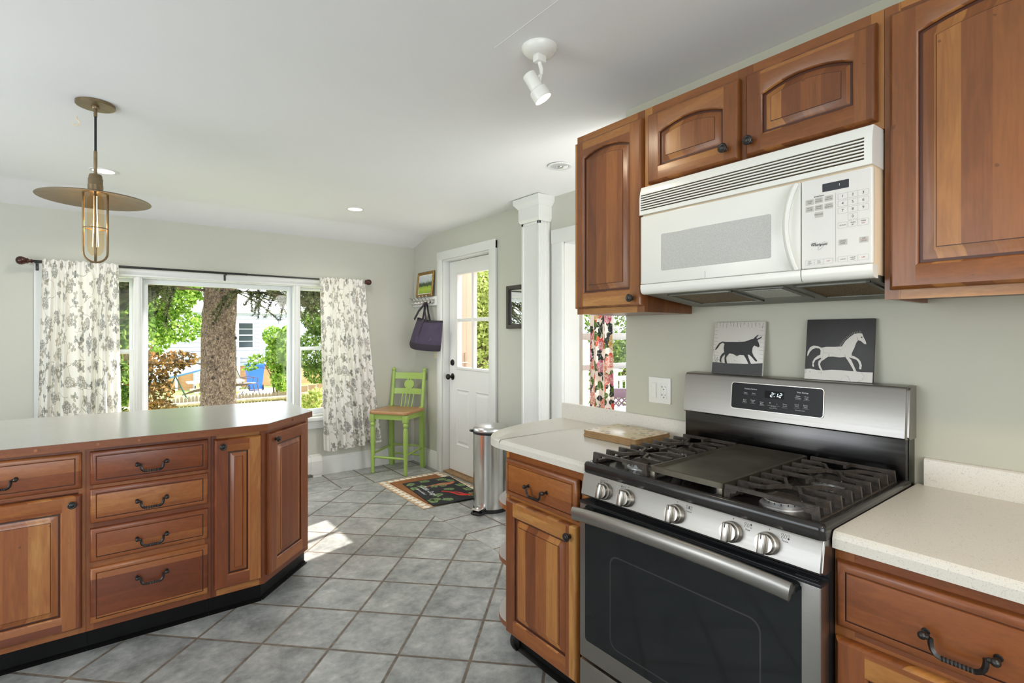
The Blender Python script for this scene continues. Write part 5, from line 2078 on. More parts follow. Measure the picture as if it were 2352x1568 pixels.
# ------------------------------------------------------------------ lamps
def ceiling_at(x, y):
    return cz(x, y)

# brass pendant over the island
px, py = -0.063, 3.02
t = thing('pendant_lamp', 'antique brass pendant with flat disc shade and caged filament bulb over the island', 'lamp', (px, py, ZC))
b = B()
b.lathe([(0.072, -0.014), (0.073, -0.013), (0.073, -0.001), (0.070, 0)], (px, py, ZC - 0.0005), 40)
b.lathe([(0.013, -0.026), (0.015, -0.022), (0.015, -0.014)], (px, py, ZC), 20)
b.lathe([(0.0068, -0.060), (0.0068, -0.026)], (px, py, ZC), 16)
obj('canopy', b, M['brass'], t)
b = B()
b.cyl((px, py, 2.185), (px, py, ZC - 0.058), 0.0048, None, 12)
obj('cord', b, M['cord'], t)
b = B()
b.cyl((px, py, 2.080), (px, py, 2.188), 0.0068, None, 16)
b.lathe([(0.022, 2.006), (0.027, 2.008), (0.0275, 2.062), (0.025, 2.066), (0.025, 2.074), (0.022, 2.082), (0.008, 2.084)], (px, py, 0), 28)
b.lathe([(0.0275, 2.006), (0.0285, 2.007), (0.0285, 2.034), (0.0275, 2.035)], (px, py, 0), 28)
b.lathe([(0.044, 1.994), (0.048, 1.996), (0.048, 2.003), (0.044, 2.006), (0.02, 2.008)], (px, py, 0), 32)
obj('socket', b, M['brass'], t)
b = B()
b.lathe([(0.046, 2.002), (0.208, 1.969), (0.2095, 1.967), (0.208, 1.965), (0.045, 1.998)], (px, py, 0), 64, cap=False)
obj('shade', b, M['brass_in'], t, ang=25)
b = B()
for k in range(2):
    a = radians(90 * k)
    dx, dy = cos(a), sin(a)
    pts = []
    for i in range(25):
        s = i / 24
        ph = pi * s
        if s < 0.3:
            h, r = 1.996 - (1.996 - 1.728) * s / 0.3, 0.0435
        elif s > 0.7:
            h, r = 1.728 + (1.996 - 1.728) * (s - 0.7) / 0.3, -0.0435
        else:
            q = (s - 0.3) / 0.4 * pi
            h, r = 1.728 - 0.044 * sin(q), 0.0435 * cos(q)
        pts.append((px + dx * r, py + dy * r, h))
    b.tube(pts, 0.0046, 8)
b.tube([(px + 0.0435 * cos(2 * pi * i / 32), py + 0.0435 * sin(2 * pi * i / 32), 1.838) for i in range(32)], 0.0026, 8, closed=True)
obj('cage', b, M['brass'], t)
b = B()
b.lathe([(0.006, 1.998), (0.020, 1.992), (0.0285, 1.97), (0.031, 1.93), (0.031, 1.76), (0.027, 1.733), (0.017, 1.716), (0.0005, 1.710)][::-1], (px, py, 0), 28, cap=False)
bl = obj('bulb', b, M['bulbglass'], t)
b = B()
for k in range(4):
    a = pi / 2 * k + 0.4
    b.tube([(px + 0.005 * cos(a), py + 0.005 * sin(a), 1.985), (px + 0.009 * cos(a + .5), py + 0.009 * sin(a + .5), 1.87), (px + 0.011 * cos(a + .9), py + 0.011 * sin(a + .9), 1.755)], 0.0011, 6)
obj('filament', b, M['fil'], bl)
light('pendant_light', 'POINT', (px, py, 1.85), 1.0, (1.0, 0.66, 0.36), 0.03)

# hook beside it
hx, hy = -0.139, 3.26
b = B()
hz = ZC
b.tube([(hx, hy, hz), (hx, hy, hz - 0.012)] + [(hx - 0.004 + 0.015 * sin(a), hy, hz - 0.027 + 0.015 * cos(a)) for a in [radians(20 + 13 * i) for i in range(18)]], 0.0026, 8)
tag(obj('ceiling_hook', b, M['cream']), 'small open cup hook in the ceiling beside the brass pendant', 'hook')

# white spot lamp
sx_, sy_ = 1.235, 1.44
t = thing('spot_lamp', 'white ceiling spot lamp with swivelling head, switched on', 'lamp', (sx_, sy_, ZC))
b = B()
b.lathe([(0.030, -0.030), (0.048, -0.026), (0.060, -0.016), (0.0655, -0.004), (0.0655, 0)], (sx_, sy_, ZC - 0.0005), 40)
b.box(sx_ - 0.020, sx_ + 0.020, sy_ - 0.016, sy_ + 0.016, ZC - 0.055, ZC - 0.028, bev=0.004)
obj('canopy', b, M['appliance'], t)
hd = Vector((0.42, -0.30, -0.86)).normalized()          # the way the lamp points
A0 = Vector((sx_ - 0.010, sy_ + 0.010, ZC - 0.105))
jt = Vector((sx_ + 0.006, sy_ - 0.004, ZC - 0.094))
b = B()
b.cyl((sx_, sy_, ZC - 0.052), jt + Vector((0, 0, 0.012)), 0.0075, 0.0085, 14)
b.cyl(jt + Vector((0, 0, 0.014)), jt + Vector((0.0, 0, -0.006)), 0.0085, 0.007, 14)
b.cyl(jt, A0 + hd * 0.028, 0.0045, 0.0045, 10)
obj('stem', b, M['appliance'], t)
RTV = Vector((0.7926, -0.6098, 0))
H0 = Vector((sx_, sy_, ZC)) + RTV * (-0.040) + Vector((0, 0, -0.098))
b = B()
b.lathe([(0.010, -0.002), (0.0225, 0.0), (0.025, 0.004), (0.025, 0.058), (0.028, 0.062), (0.033, 0.066), (0.0345, 0.072), (0.0345, 0.103), (0.033, 0.105), (0.031, 0.103), (0.030, 0.096)], H0, 32, axis=hd, cap=False)
b.lathe([(0.0001, -0.0021), (0.010, -0.002)], H0, 32, axis=hd, cap=False)
b.cyl(jt + Vector((0, 0, -.002)), H0 + hd * 0.030, 0.005, 0.005, 10)
hdo = obj('lamp_head', b, M['appliance'], t)
b = B()
b.lathe([(0.0295, 0.096), (0.024, 0.099), (0.0001, 0.1005)], H0, 28, axis=hd, cap=False)
obj('lamp_face', b, M['lampglow'], hdo)
light('spot_lamp_light', 'SPOT', H0 + hd * 0.112, 2.5, (1.0, 0.84, 0.62), 0.03, aim=H0 + hd * 2, spot=110, blend=0.8)

# recessed ceiling lamps
def can(name, label, x, y, lit):
    z = ceiling_at(x, y) - 0.0005
    t = thing(name, label, 'lamp', (x, y, z), 0, 'recessed ceiling lamps')
    b = B()
    b.lathe([(0.058, 0.0), (0.058, -0.004), (0.074, -0.0045), (0.0755, -0.002), (0.0755, 0.0)], (x, y, z), 44, cap=False)
    obj('rim', b, M['white'], t)
    b = B()
    if lit:
        b.lathe([(0.0001, -0.0012), (0.0582, -0.0012)], (x, y, z), 44, cap=False)
        obj('lamp_face', b, M['canglow'], t)
        light(name + '_light', 'SPOT', (x, y, z - 0.02), 36, (1.0, 0.95, 0.87), 0.055, aim=(x, y, 0), spot=150, blend=0.9)
    else:
        b.lathe([(0.0582, -0.003), (0.050, -0.0010), (0.040, -0.0008), (0.0001, -0.0006)], (x, y, z), 44, cap=False)
        obj('baffle', b, plain('grey lamp baffle', srgb(196, 198, 200), 0.4), t)
        b = B()
        b.lathe([(0.022, -0.0012), (0.020, -0.004), (0.008, -0.006), (0.0001, -0.0062)], (x + 0.012, y + 0.012, z), 20, cap=False)
        obj('bulb', b, M['chrome'], t)
    return t
can('recessed_lamp', 'lit recessed ceiling lamp behind the brass pendant', -0.048, 4.235, True)
can('recessed_lamp', 'lit recessed ceiling lamp out in the open ceiling before the window wall', 1.608, 4.245, True)
can('recessed_lamp', 'unlit recessed ceiling lamp near the narrow wall cabinet', 2.18, 2.352, False)

# ------------------------------------------------------------------ on the stove wall
t = thing('switch_plate', 'white double wall plate with rocker switch and outlet beside the range', 'outlet', (1.905, 1.41, 1.11))
FO = frame((XW - 0.0005, 1.470, 0), (0, -1, 0), (-1, 0, 0))
b = B()
b.M = FO
b.box(0, 0.116, 1.054, 1.168, 0, 0.006, bev=0.003)
obj('plate', b, M['outlet'], t)
b = B()
b.M = FO
b.box(0.0165, 0.0455, 1.077, 1.144, 0.004, 0.0085, bev=0.0015)
b.quad([(0.0185, 1.080, 0.0092), (0.0435, 1.080, 0.012), (0.0435, 1.141, 0.012), (0.0185, 1.141, 0.0092)])
b.box(0.0185, 0.0435, 1.080, 1.141, 0.007, 0.0095, bev=0.001)
obj('rocker_switch', b, M['outlet'], t)
b = B()
b.M = FO
b.box(0.066, 0.098, 1.077, 1.144, 0.004, 0.0078, bev=0.0012)
oo = obj('socket_face', b, M['outlet'], t)
b = B()
b.M = FO
for v in (1.128, 1.093):
    b.box(0.0735, 0.0752, v - .004, v + .0045, 0.0076, 0.0080)
    b.box(0.0690, 0.0735, v - .0007, v + .0008, 0.0076, 0.0080)
    b.box(0.0885, 0.0900, v - .004, v + .004, 0.0076, 0.0080)
    b.cyl((0.082, v - 0.0105, 0.0076), (0.082, v - 0.0105, 0.0080), 0.0026, None, 12)
obj('slots', b, M['ink'], oo, smooth=False)

# two animal tiles leaning on the wall over the range
def tile_art(name, label, y_l, y_r, z0, h, quadpx, shapes, base_mat, mats):
    w = y_l - y_r
    t = thing(name, label, 'tile', (1.89, (y_l + y_r) / 2, z0), 0, 'animal tiles above the range')
    lean = radians(7)
    MT = Matrix.Translation((1.868, y_l, z0)) @ Matrix.Rotation(lean, 4, 'Y') @ frame((0, 0, 0), (0, -1, 0), (-1, 0, 0))
    b = B()
    b.M = MT
    b.box(0, w, 0, h, -0.010, 0, bev=0.0025)
    pl = obj('slab', b, base_mat, t)
    (ax, ay), (bx, by), (cx, cy), (dx, dy) = quadpx       # outline of the drawing's own square: TL TR BR BL
    def uv(p):
        yy = p[1]
        tv = 0.5
        for _ in range(6):
            xl, xr = ax + (dx - ax) * tv, bx + (cx - bx) * tv
            tu = (p[0] - xl) / (xr - xl)
            yt, yb = ay + (by - ay) * tu, dy + (cy - dy) * tu
            tv = (yy - yt) / (yb - yt)
        return tu * w, (1 - tv) * h
    for k, (nm, mt, polys, n) in enumerate(shapes):
        b = B()
        b.M = MT
        for P in polys:
            q = [(max(0.001, min(w - 0.001, u)), max(0.001, min(h - 0.001, v))) for u, v in (uv(p) for p in P)]
            vs = [b.v((u, v, n)) for u, v in q]
            for tri in tessellate_polygon([[Vector((u, v, 0)) for u, v in q]]):
                b.f([vs[i] for i in tri])
        obj(nm, b, mt, pl, smooth=False)
    return t

def stroke(pts, w):
    """closed outline of a brush stroke along pts"""
    P = [Vector((p[0], p[1])) for p in pts]
    lft, rgt = [], []
    for i, p in enumerate(P):
        d = (P[min(i + 1, len(P) - 1)] - P[max(i - 1, 0)]).normalized()
        nrm = Vector((-d.y, d.x)) * w * (0.35 if i in (0, len(P) - 1) else 1.0) / 2
        lft.append(tuple(p + nrm))
        rgt.append(tuple(p - nrm))
    return lft + rgt[::-1]

BULL = [(320, 445), (283, 440), (245, 460), (215, 500), (192, 540), (202, 546), (232, 512), (258, 472), (290, 455), (310, 470), (300, 520), (308, 570), (285, 585), (260, 620), (250, 670), (262, 692), (276, 692), (272, 655),
        (290, 620), (320, 595), (312, 640), (315, 690), (325, 706), (346, 706), (340, 680), (332, 640), (345, 610), (375, 582), (420, 590), (462, 612), (500, 597), (545, 600), (570, 640), (595, 690), (605, 708), (630, 706), (615, 670), (600, 630),
        (590, 595), (605, 592), (640, 622), (670, 660), (690, 675), (700, 660), (680, 635), (655, 600), (640, 560), (645, 510), (662, 480), (690, 490), (708, 502), (725, 490), (715, 450), (700, 415), (735, 395), (755, 372), (745, 370),
        (715, 388), (692, 400), (690, 382), (715, 353), (703, 352), (670, 380), (655, 400), (620, 410), (560, 435), (480, 442), (400, 443)]
GROUND1 = [(148, 690), (230, 692), (330, 702), (440, 702), (560, 704), (660, 700), (762, 690), (755, 845), (148, 820)]
random.seed(3)
drips = [stroke([(x, 205), (x + random.uniform(-12, 8), 205 + random.uniform(25, 70))], random.uniform(5, 10)) for x in range(215, 770, 42)]
drips += [stroke([(172, y), (172 + random.uniform(30, 70), y + random.uniform(-8, 10))], 5) for y in range(270, 680, 42)]
drips += [stroke([(770, y), (770 - random.uniform(30, 60), y + random.uniform(-10, 10))], 5) for y in range(255, 680, 48)]
tile_art('animal_tile', 'white crackled tile with black running bull leaning on the wall above the range', 1.1395, 0.9385, 1.2062, 0.201, ((185, 210), (785, 185), (755, 845), (148, 820)),
         [('ground_band', M['raku_dark'], [GROUND1], 0.0005), ('smoke_marks', M['raku_dark'], drips, 0.0004), ('bull_figure', M['raku_black'], [BULL], 0.0009)], M['raku_white'], None)
HORSE = [(1480, 510), (1430, 490), (1380, 485), (1335, 505), (1305, 555), (1298, 605), (1310, 600), (1332, 560), (1368, 527), (1415, 512), (1460, 522), (1470, 545), (1465, 590), (1430, 605), (1390, 635), (1367, 670), (1363, 720), (1378, 735), (1386, 728), (1382, 690),
         (1402, 655), (1440, 637), (1468, 625), (1475, 640), (1442, 665), (1438, 700), (1448, 740), (1475, 775), (1494, 775), (1470, 730), (1462, 697), (1477, 667), (1520, 642), (1560, 614), (1620, 612), (1700, 622), (1765, 617), (1790, 650), (1820, 700), (1848, 750), (1866, 795), (1896, 792),
         (1876, 745), (1852, 690), (1832, 645), (1805, 622), (1840, 630), (1890, 647), (1913, 672), (1928, 715), (1922, 755), (1945, 762), (1954, 715), (1938, 665), (1916, 638), (1872, 610), (1838, 600), (1842, 570), (1872, 510), (1892, 455), (1915, 422), (1945, 432), (1985, 466), (2006, 468), (2002, 440),
         (1978, 390), (1962, 345), (1922, 340), (1870, 350), (1820, 385), (1770, 430), (1727, 495), (1640, 500), (1540, 500)]
mane = []
cre = [(1722, 488), (1740, 460), (1765, 428), (1795, 398), (1825, 375), (1860, 352), (1895, 340), (1930, 335), (1958, 338)]
for (x0_, y0_), (x1_, y1_) in zip(cre[:-1], cre[1:]):
    for s in (0.0, 0.5):
        cx_, cy_ = x0_ + (x1_ - x0_) * s, y0_ + (y1_ - y0_) * s
        d = Vector((x1_ - x0_, y1_ - y0_)).normalized()
        mane.append(stroke([(cx_, cy_), (cx_ + d.y * 22, cy_ - d.x * 22)], 6.5))
GROUND2 = [(1262, 755), (1340, 752), (1420, 768), (1500, 772), (1600, 765), (1720, 770), (1850, 782), (1960, 792), (2078, 795), (2070, 920), (1255, 870)]
tile_art('animal_tile', 'charcoal tile with white galloping horse leaning on the wall above the range', 0.7945, 0.5925, 1.2062, 0.204, ((1298, 182), (2110, 165), (2070, 920), (1255, 870)),
         [('ground_band', M['raku_white'], [GROUND2], 0.0005), ('horse_figure', M['raku_white'], [HORSE], 0.0009), ('mane', M['raku_white'], mane, 0.0009),
          ('eye', M['raku_black'], [[(1945, 385), (1960, 380), (1966, 392), (1955, 398)]], 0.0013), ('body_lines', M['raku_dark'], [stroke([(1570, 580), (1572, 612)], 8), stroke([(1760, 590), (1775, 628)], 8), stroke([(1908, 390), (1915, 425)], 9)], 0.0013)], M['raku_dark'], None)

# stacked placemats
words_ = ['topmost flowered placemat of the stack on the counter'] + ['placemat lying %s from the top of the counter stack' % w for w in ('second', 'third', 'fourth', 'fifth', 'sixth')] + ['bottom placemat of the stack on the counter']
first = None
for k in range(7):
    z = 0.9142 + (6 - k) * 0.0043
    if first is None:
        t = thing('placemat', words_[k], 'placemat', (1.738, 1.4595, z), radians(1.5), 'placemats stacked on the counter')
        b = B()
        pr = lambda d, zz: [(p[0], p[1], zz) for p in rr(-0.118, 0.118, -0.142, 0.142, 0.014, 0, d)]
        R = b.strip([pr(0.002, 0.0), pr(0.0008, 0.0011), pr(0, 0.0013), pr(0, 0.0038), pr(0.001, 0.0042)])
        b.f(R[-1], 1)
        b.f(list(reversed(R[0])), 2)
        for f_ in b.bm.faces:
            if f_.normal.z < 0.5 and max(v.co.z for v in f_.verts) < 0.0014:
                f_.material_index = 2
        obj('board', b, [M['hardboard'], M['placemat'], M['corkdark']], t, local=True, ang=60)
        first = t
    else:
        dup(first, (1.738 + random.uniform(-.002, .002), 1.4595 + random.uniform(-.002, .002), z), radians(1.5 + random.uniform(-.8, .8)), words_[k], 'placemats stacked on the counter')

# ------------------------------------------------------------------ by the door
# lime stool in its own frame: +y is its back, origin on the floor under the seat's middle
STP = Vector((2.258, 4.800, 0))
ang = math.atan2(-0.823, 0.568)
t = thing('bar_stool', 'lime green wooden stool with apple cut-out back and bare oak seat', 'chair', STP, ang)
g = M['green']
def so(name, b, m, par=None, **k):
    return obj(name, b, m, par or t, local=True, **k)
hw, hd_ = 0.180, 0.170
for sx2 in (-1, 1):
    b = B()
    b.box(sx2 * hw - 0.024, sx2 * hw + 0.024, -hd_ - 0.022, -hd_ + 0.022, 0.505, 0.580, bev=0.004)
    b.lathe([(0.0125, 0.0), (0.0165, 0.004), (0.019, 0.12), (0.0225, 0.30), (0.0235, 0.40), (0.021, 0.440), (0.0165, 0.456), (0.0235, 0.466), (0.026, 0.480), (0.0235, 0.493), (0.0175, 0.500), (0.024, 0.506)], (sx2 * hw, -hd_, 0), 20)
    so('leg', b, g)
for sx2 in (-1, 1):
    b = B()
    def sec(y, z, hx, hy):
        x = sx2 * (hw - 0.004)
        return [(x - hx, y - hy, z), (x + hx, y - hy, z), (x + hx, y + hy, z), (x - hx, y + hy, z)]
    R = b.strip([sec(hd_ + 0.014, 0, 0.019, 0.021), sec(hd_ + 0.004, 0.20, 0.020, 0.022), sec(hd_, 0.45, 0.020, 0.022), sec(hd_, 0.62, 0.020, 0.021)])
    b.f(list(reversed(R[0])))
    b.f(R[-1])
    lean = [(hd_ + 0.002, 0.61, 0.0195), (hd_ + 0.022, 0.76, 0.0185), (hd_ + 0.041, 0.90, 0.0185), (hd_ + 0.050, 0.968, 0.019)]
    b.tube([(sx2 * (hw - 0.004 - 0.0 * i), y, z) for i, (y, z, r) in enumerate(lean)], [r for _, _, r in lean], 16)
    x, y = sx2 * (hw - 0.004), hd_ + 0.050
    b.lathe([(0.0195, 0.962), (0.0205, 0.968), (0.015, 0.972), (0.0185, 0.980), (0.0205, 0.990), (0.0175, 1.002), (0.008, 1.009), (0.0005, 1.010)], (x, y + 0.002, 0), 16)
    so('back_post', b, g)
# seat
b = B()
pr = lambda d, zz: [(p[0], p[1], zz) for p in rr(-0.212, 0.212, -0.212, 0.190, 0.045, 0, d)]
R = b.strip([pr(0.012, 0.580), pr(0.002, 0.584), pr(0, 0.594), pr(0, 0.605), pr(0.004, 0.611), pr(0.012, 0.613), pr(0.06, 0.609), pr(0.12, 0.605)])
b.f(R[-1])
b.f(list(reversed(R[0])))
so('seat', b, M['oak'])
b = B()
b.box(-hw + 0.02, hw - 0.02, -hd_ - 0.010, -hd_ + 0.010, 0.530, 0.581)
b.box(-hw + 0.02, hw - 0.02, hd_ - 0.010, hd_ + 0.010, 0.530, 0.581)
b.box(-hw - 0.010, -hw + 0.010, -hd_ + 0.02, hd_ - 0.018, 0.530, 0.581)
b.box(hw - 0.010, hw + 0.010, -hd_ + 0.02, hd_ - 0.018, 0.530, 0.581)
so('apron', b, g)
yb = lambda z: hd_ + 0.002 + (z - 0.61) * 0.135
def slat(z0, z1):
    b = B()
    A, C = [], []
    for i in range(13):
        s = -1 + 2 * i / 12
        bow = 0.018 * (1 - s * s)
        x = s * (hw - 0.016)
        A.append((x, yb(z0) + bow, z0))
        C.append((x, yb(z1) + bow, z1))
    n = len(A)
    th = 0.009
    va = [b.v(p) for p in A]
    vc = [b.v(p) for p in C]
    wa = [b.v((p[0], p[1] + th * 2, p[2])) for p in A]
    wc = [b.v((p[0], p[1] + th * 2, p[2])) for p in C]
    for i in range(n - 1):
        b.f([va[i], va[i + 1], vc[i + 1], vc[i]])
        b.f([wa[i + 1], wa[i], wc[i], wc[i + 1]])
        b.f([vc[i], vc[i + 1], wc[i + 1], wc[i]])
        b.f([va[i + 1], va[i], wa[i], wa[i + 1]])
    b.f([va[0], vc[0], wc[0], wa[0]])
    b.f([va[-1], wa[-1], wc[-1], vc[-1]])
    return b
so('top_rail', slat(0.892, 0.957), g)
so('back_rail', slat(0.738, 0.795), g)
# apple with two leaves
b = B()
ap = []
for i in range(40):
    a = 2 * pi * i / 40
    r = 0.050 * (1 + 0.10 * cos(2 * a) * 0.6) * (1 - 0.16 * math.exp(-((a - pi / 2) / 0.34) ** 2)) * (1 - 0.07 * math.exp(-((a - 3 * pi / 2) / 0.28) ** 2))
    ap.append((r * cos(a) * (1.06 + 0.10 * sin(a)), r * sin(a) * 1.06))
MA = Matrix.Translation((0, yb(0.835) + 0.018, 0.836)) @ Matrix.Rotation(radians(-11), 4, 'X')
b.M = MA
b.prism(ap, 0, 0.013, frame='xz')
for s in (-1, 1):
    leaf = [(s * 0.004, 0.046), (s * 0.012, 0.062), (s * 0.034, 0.066), (s * 0.030, 0.054), (s * 0.016, 0.044)]
    b.prism(leaf if s > 0 else leaf[::-1], 0, 0.011, frame='xz')
b.box(-0.004, 0.004, 0.0, 0.011, -0.062, -0.045)
so('apple_cutout', b, g)
for k, x in enumerate((-0.066, -0.022, 0.022, 0.066)):
    b = B()
    b.cyl((x * 0.9, hd_ - 0.012, 0.608), (x, yb(0.745) + 0.017, 0.745), 0.0055, None, 10)
    so('spindle', b, g)
for nm, p, q, r in (('front', (-hw, -hd_, 0.158), (hw, -hd_, 0.158), 0.012), ('back', (-hw, hd_ + .005, 0.215), (hw, hd_ + .005, 0.215), 0.010), ('backlow', (-hw, hd_ + .018, 0.120), (hw, hd_ + .018, 0.120), 0.010),
                    ('side', (-hw, -hd_, 0.190), (-hw, hd_, 0.205), 0.010), ('side2', (hw, -hd_, 0.190), (hw, hd_, 0.205), 0.010)):
    b = B()
    P_, Q_ = Vector(p), Vector(q)
    b.tube([P_, P_.lerp(Q_, .15), P_.lerp(Q_, .5), P_.lerp(Q_, .85), Q_], [r * .7, r * .95, r, r * .95, r * .7], 12)
    so('stretcher', b, g)

# pedal bin
bx, by = 2.338, 3.311
t = thing('pedal_bin', 'round stainless pedal bin standing between the door and the counter', 'bin', (bx, by, 0))
R_ = 0.136
b = B()
b.lathe([(R_ - 0.004, 0.020), (R_, 0.022), (R_, 0.590)], (bx, by, 0), 56, cap=False)
obj('body', b, M['steel_v'], t)
b = B()
b.lathe([(R_ + 0.001, 0.0), (R_ + 0.002, 0.004), (R_ + 0.002, 0.028), (R_ - 0.002, 0.030)], (bx, by, 0), 56)
obj('base', b, M['black'], t)
b = B()
b.lathe([(R_ - 0.004, 0.587), (R_ + 0.003, 0.590), (R_ + 0.003, 0.606), (R_ - 0.002, 0.608)], (bx, by, 0), 56)
tl = Vector((-0.78, 0.62, 0)).normalized()
c = Vector((bx, by, 0.604)) + tl * (R_ + 0.004)
b.box(c.x - 0.020, c.x + 0.016, c.y - 0.012, c.y + 0.020, 0.596, 0.614, bev=0.004)
obj('collar', b, M['black'], t)
b = B()
b.lathe([(R_ + 0.001, 0.608), (R_ + 0.002, 0.612), (R_ + 0.001, 0.630), (R_ - 0.006, 0.639), (R_ - 0.02, 0.645), (R_ * 0.6, 0.655), (R_ * 0.3, 0.660), (0.0005, 0.662)], (bx, by, 0), 56)
obj('lid', b, M['steel_lid'], t)
pd = Vector((-0.78, -0.28, 0)).normalized()
pc = Vector((bx, by, 0)) + pd * (R_ + 0.035)
PM = Matrix.Translation((pc.x, pc.y, 0)) @ Matrix.Rotation(math.atan2(pd.y, pd.x), 4, 'Z')
b = B()
b.M = PM
b.tube([(-0.045, -0.046, 0.012), (0.010, -0.046, 0.012), (0.030, -0.035, 0.012), (0.034, 0, 0.012), (0.030, 0.035, 0.012), (0.010, 0.046, 0.012), (-0.045, 0.046, 0.012)], 0.0075, 8)
b.box(-0.045, 0.0, -0.046, -0.038, 0.004, 0.040, bev=0.003)
b.box(-0.045, 0.0, 0.038, 0.046, 0.004, 0.040, bev=0.003)
obj('pedal_bracket', b, M['black'], t)
b = B()
b.M = PM
b.box(-0.034, 0.034, -0.037, 0.037, 0.036, 0.045, bev=0.004, seg=3)
obj('pedal', b, M['chrome'], t)

# mats in front of the door
b = B()
b.prism(rr(1.993, 2.460, 3.687, 4.411, 0.004, 0) and [(p[0], p[1]) for p in rr(1.993, 2.460, 3.687, 4.411, 0.004, 0)], 0.0006, 0.007)
tag(obj('coir_mat', b, M['coir']), 'brown coir mat set inside the diamond mosaic border', 'mat')
dm = thing('doormat', 'black doormat with two red birds, leaves and white script lettering', 'mat', (1.992, 3.605, 0.0072), math.atan2(0.698, 0.074))
MW, MH = 0.702, 0.462            # along its bottom edge, and across
b = B()
b.box(0, MW, -MH, 0, 0.0, 0.006, bev=0.002)
obj('pile', b, M['matblack'], dm, local=True)
zz = 0.0064
def leafq(b, x, y, a, l, w, m=None):
    c_, s_ = cos(a), sin(a)
    pts = [(0, 0), (l * .3, w), (l * .7, w * .8), (l, 0), (l * .7, -w * .8), (l * .3, -w)]
    b.f([b.v((x + p * c_ - q * s_, y + p * s_ + q * c_, zz)) for p, q in pts], m)
def poly(b, pts, m=None, z=None):
    fc = b.f([b.v((x, y, z or zz)) for x, y in pts], m)
# local frame: x along the bottom edge (its lettering's reading way is -x seen from the door), -y across towards the wall
random.seed(11)
b = B()
def spray(x, y, a, n=5, l=0.055):
    for i in range(n):
        d = i * 0.022
        for s in (-1, 1):
            leafq(b, x + d * cos(a), y + d * sin(a), a + s * 0.75, l * (1 - 0.08 * i), 0.009)
for (x, y, a) in ((0.05, -0.05, 0.2), (0.05, -0.20, 0.9), (0.06, -0.36, -0.6), (0.05, -0.44, 0.5), (0.20, -0.43, 0.1), (0.34, -0.44, 0.3), (0.52, -0.42, 0.4), (0.64, -0.40, 1.6), (0.65, -0.24, 1.5), (0.66, -0.08, 2.4), (0.54, -0.04, 3.0), (0.12, -0.12, 1.4), (0.25, -0.18, 2.2), (0.42, -0.30, 0.4), (0.31, -0.33, 1.2), (0.52, -0.24, 2.6), (0.47, -0.13, 0.3)):
    spray(x, y, a, 4)
obj('leaf_print', b, M['leafprint'], dm, local=True, smooth=False)
def bird(name, x, y, a, mat, s=1.0):
    b = B()
    body = [(0, 0.012), (0.03, 0.034), (0.075, 0.040), (0.12, 0.030), (0.150, 0.036), (0.166, 0.058), (0.176, 0.040), (0.196, 0.026), (0.176, 0.014), (0.160, -0.010), (0.125, -0.030), (0.08, -0.032), (0.03, -0.016), (-0.02, -0.014), (-0.085, -0.028), (-0.095, -0.010), (-0.03, 0.006)]
    c_, s_ = cos(a), sin(a)
    vs = [b.v((x + s * (p * c_ - q * s_), y + s * (p * s_ + q * c_), zz + 0.0003)) for p, q in body]
    for tri in tessellate_polygon([[Vector((p, q, 0)) for p, q in body]]):
        b.f([vs[i] for i in tri])
    o = obj(name, b, mat, dm, local=True, smooth=False)
    b = B()
    wing = [(0.03, 0.008), (0.06, 0.020), (0.11, 0.014), (0.075, -0.004), (0.03, -0.004)]
    b.f([b.v((x + s * (p * c_ - q * s_), y + s * (p * s_ + q * c_), zz + 0.0006)) for p, q in wing])
    obj('wing', b, M['matblack'] if mat is M['redprint'] else M['leafprint'], o, local=True, smooth=False)
bird('red_bird_print', 0.235, -0.265, radians(208), M['redprint'], 1.0)
bird('rust_bird_print', 0.500, -0.235, radians(262), M['rustprint'], 1.0)
b = B()
TM = Matrix.Translation((0.385, -0.115, zz + 0.0008)) @ Matrix.Rotation(radians(180), 4, 'Z')
b.text('Cabin Cozy', 0.066, TM, 0, 'CENTER', 0.0006, 0.35, 0.95)
TM = Matrix.Translation((0.385, -0.052, zz + 0.0008)) @ Matrix.Rotation(radians(180), 4, 'Z')
b.text('Bonnie Island', 0.034, TM, 0, 'CENTER', 0.0002, 0.35)
obj('script_lettering', b, M['whiteprint'], dm, local=True, smooth=False)

# hook board, hook rail, painting, bag, light switch
t = thing('hook_rail', 'chrome rail of double coat hooks on a white board near the corner', 'hook rail', (2.56, 4.79, 1.69))
b = B()
b.box(XD - 0.020, XD - 0.0005, 4.556, 5.074, 1.645, 1.738, bev=0.004)
obj('board', b, M['white'], t)
b = B()
b.box(XD - 0.030, XD - 0.019, 4.600, 5.035, 1.668, 1.708, bev=0.003)
obj('rail', b, M['nickel'], t)
for i in range(6):
    y = 4.635 + i * 0.073
    b = B()
    x = XD - 0.030
    b.tube([(x, y, 1.692), (x - 0.020, y, 1.700), (x - 0.045, y, 1.722), (x - 0.066, y, 1.738)], 0.0036, 8)
    b.sphere((x - 0.068, y, 1.740), 0.0062, 10, 6)
    b.tube([(x, y, 1.680), (x - 0.014, y, 1.664), (x - 0.028, y, 1.660), (x - 0.036, y, 1.672), (x - 0.037, y, 1.680)], 0.0034, 8)
    b.sphere((x - 0.037, y, 1.683), 0.0056, 10, 6)
    b.tube([(x - 0.001, y, 1.674), (x - 0.006, y, 1.686), (x - 0.001, y, 1.700)], 0.006, 8)
    obj('coat_hook', b, M['chrome'], t)
t = thing('painting', 'small gilt framed meadow painting propped on the hook board', 'picture', (2.55, 4.76, 1.739))
MP = Matrix.Translation((XD - 0.034, 4.965, 1.7392)) @ Matrix.Rotation(radians(6.0), 4, 'Y') @ frame((0, 0, 0), (0, -1, 0), (-1, 0, 0))
pw, ph, fw2 = 0.345, 0.262, 0.030
b = B()
b.M = MP
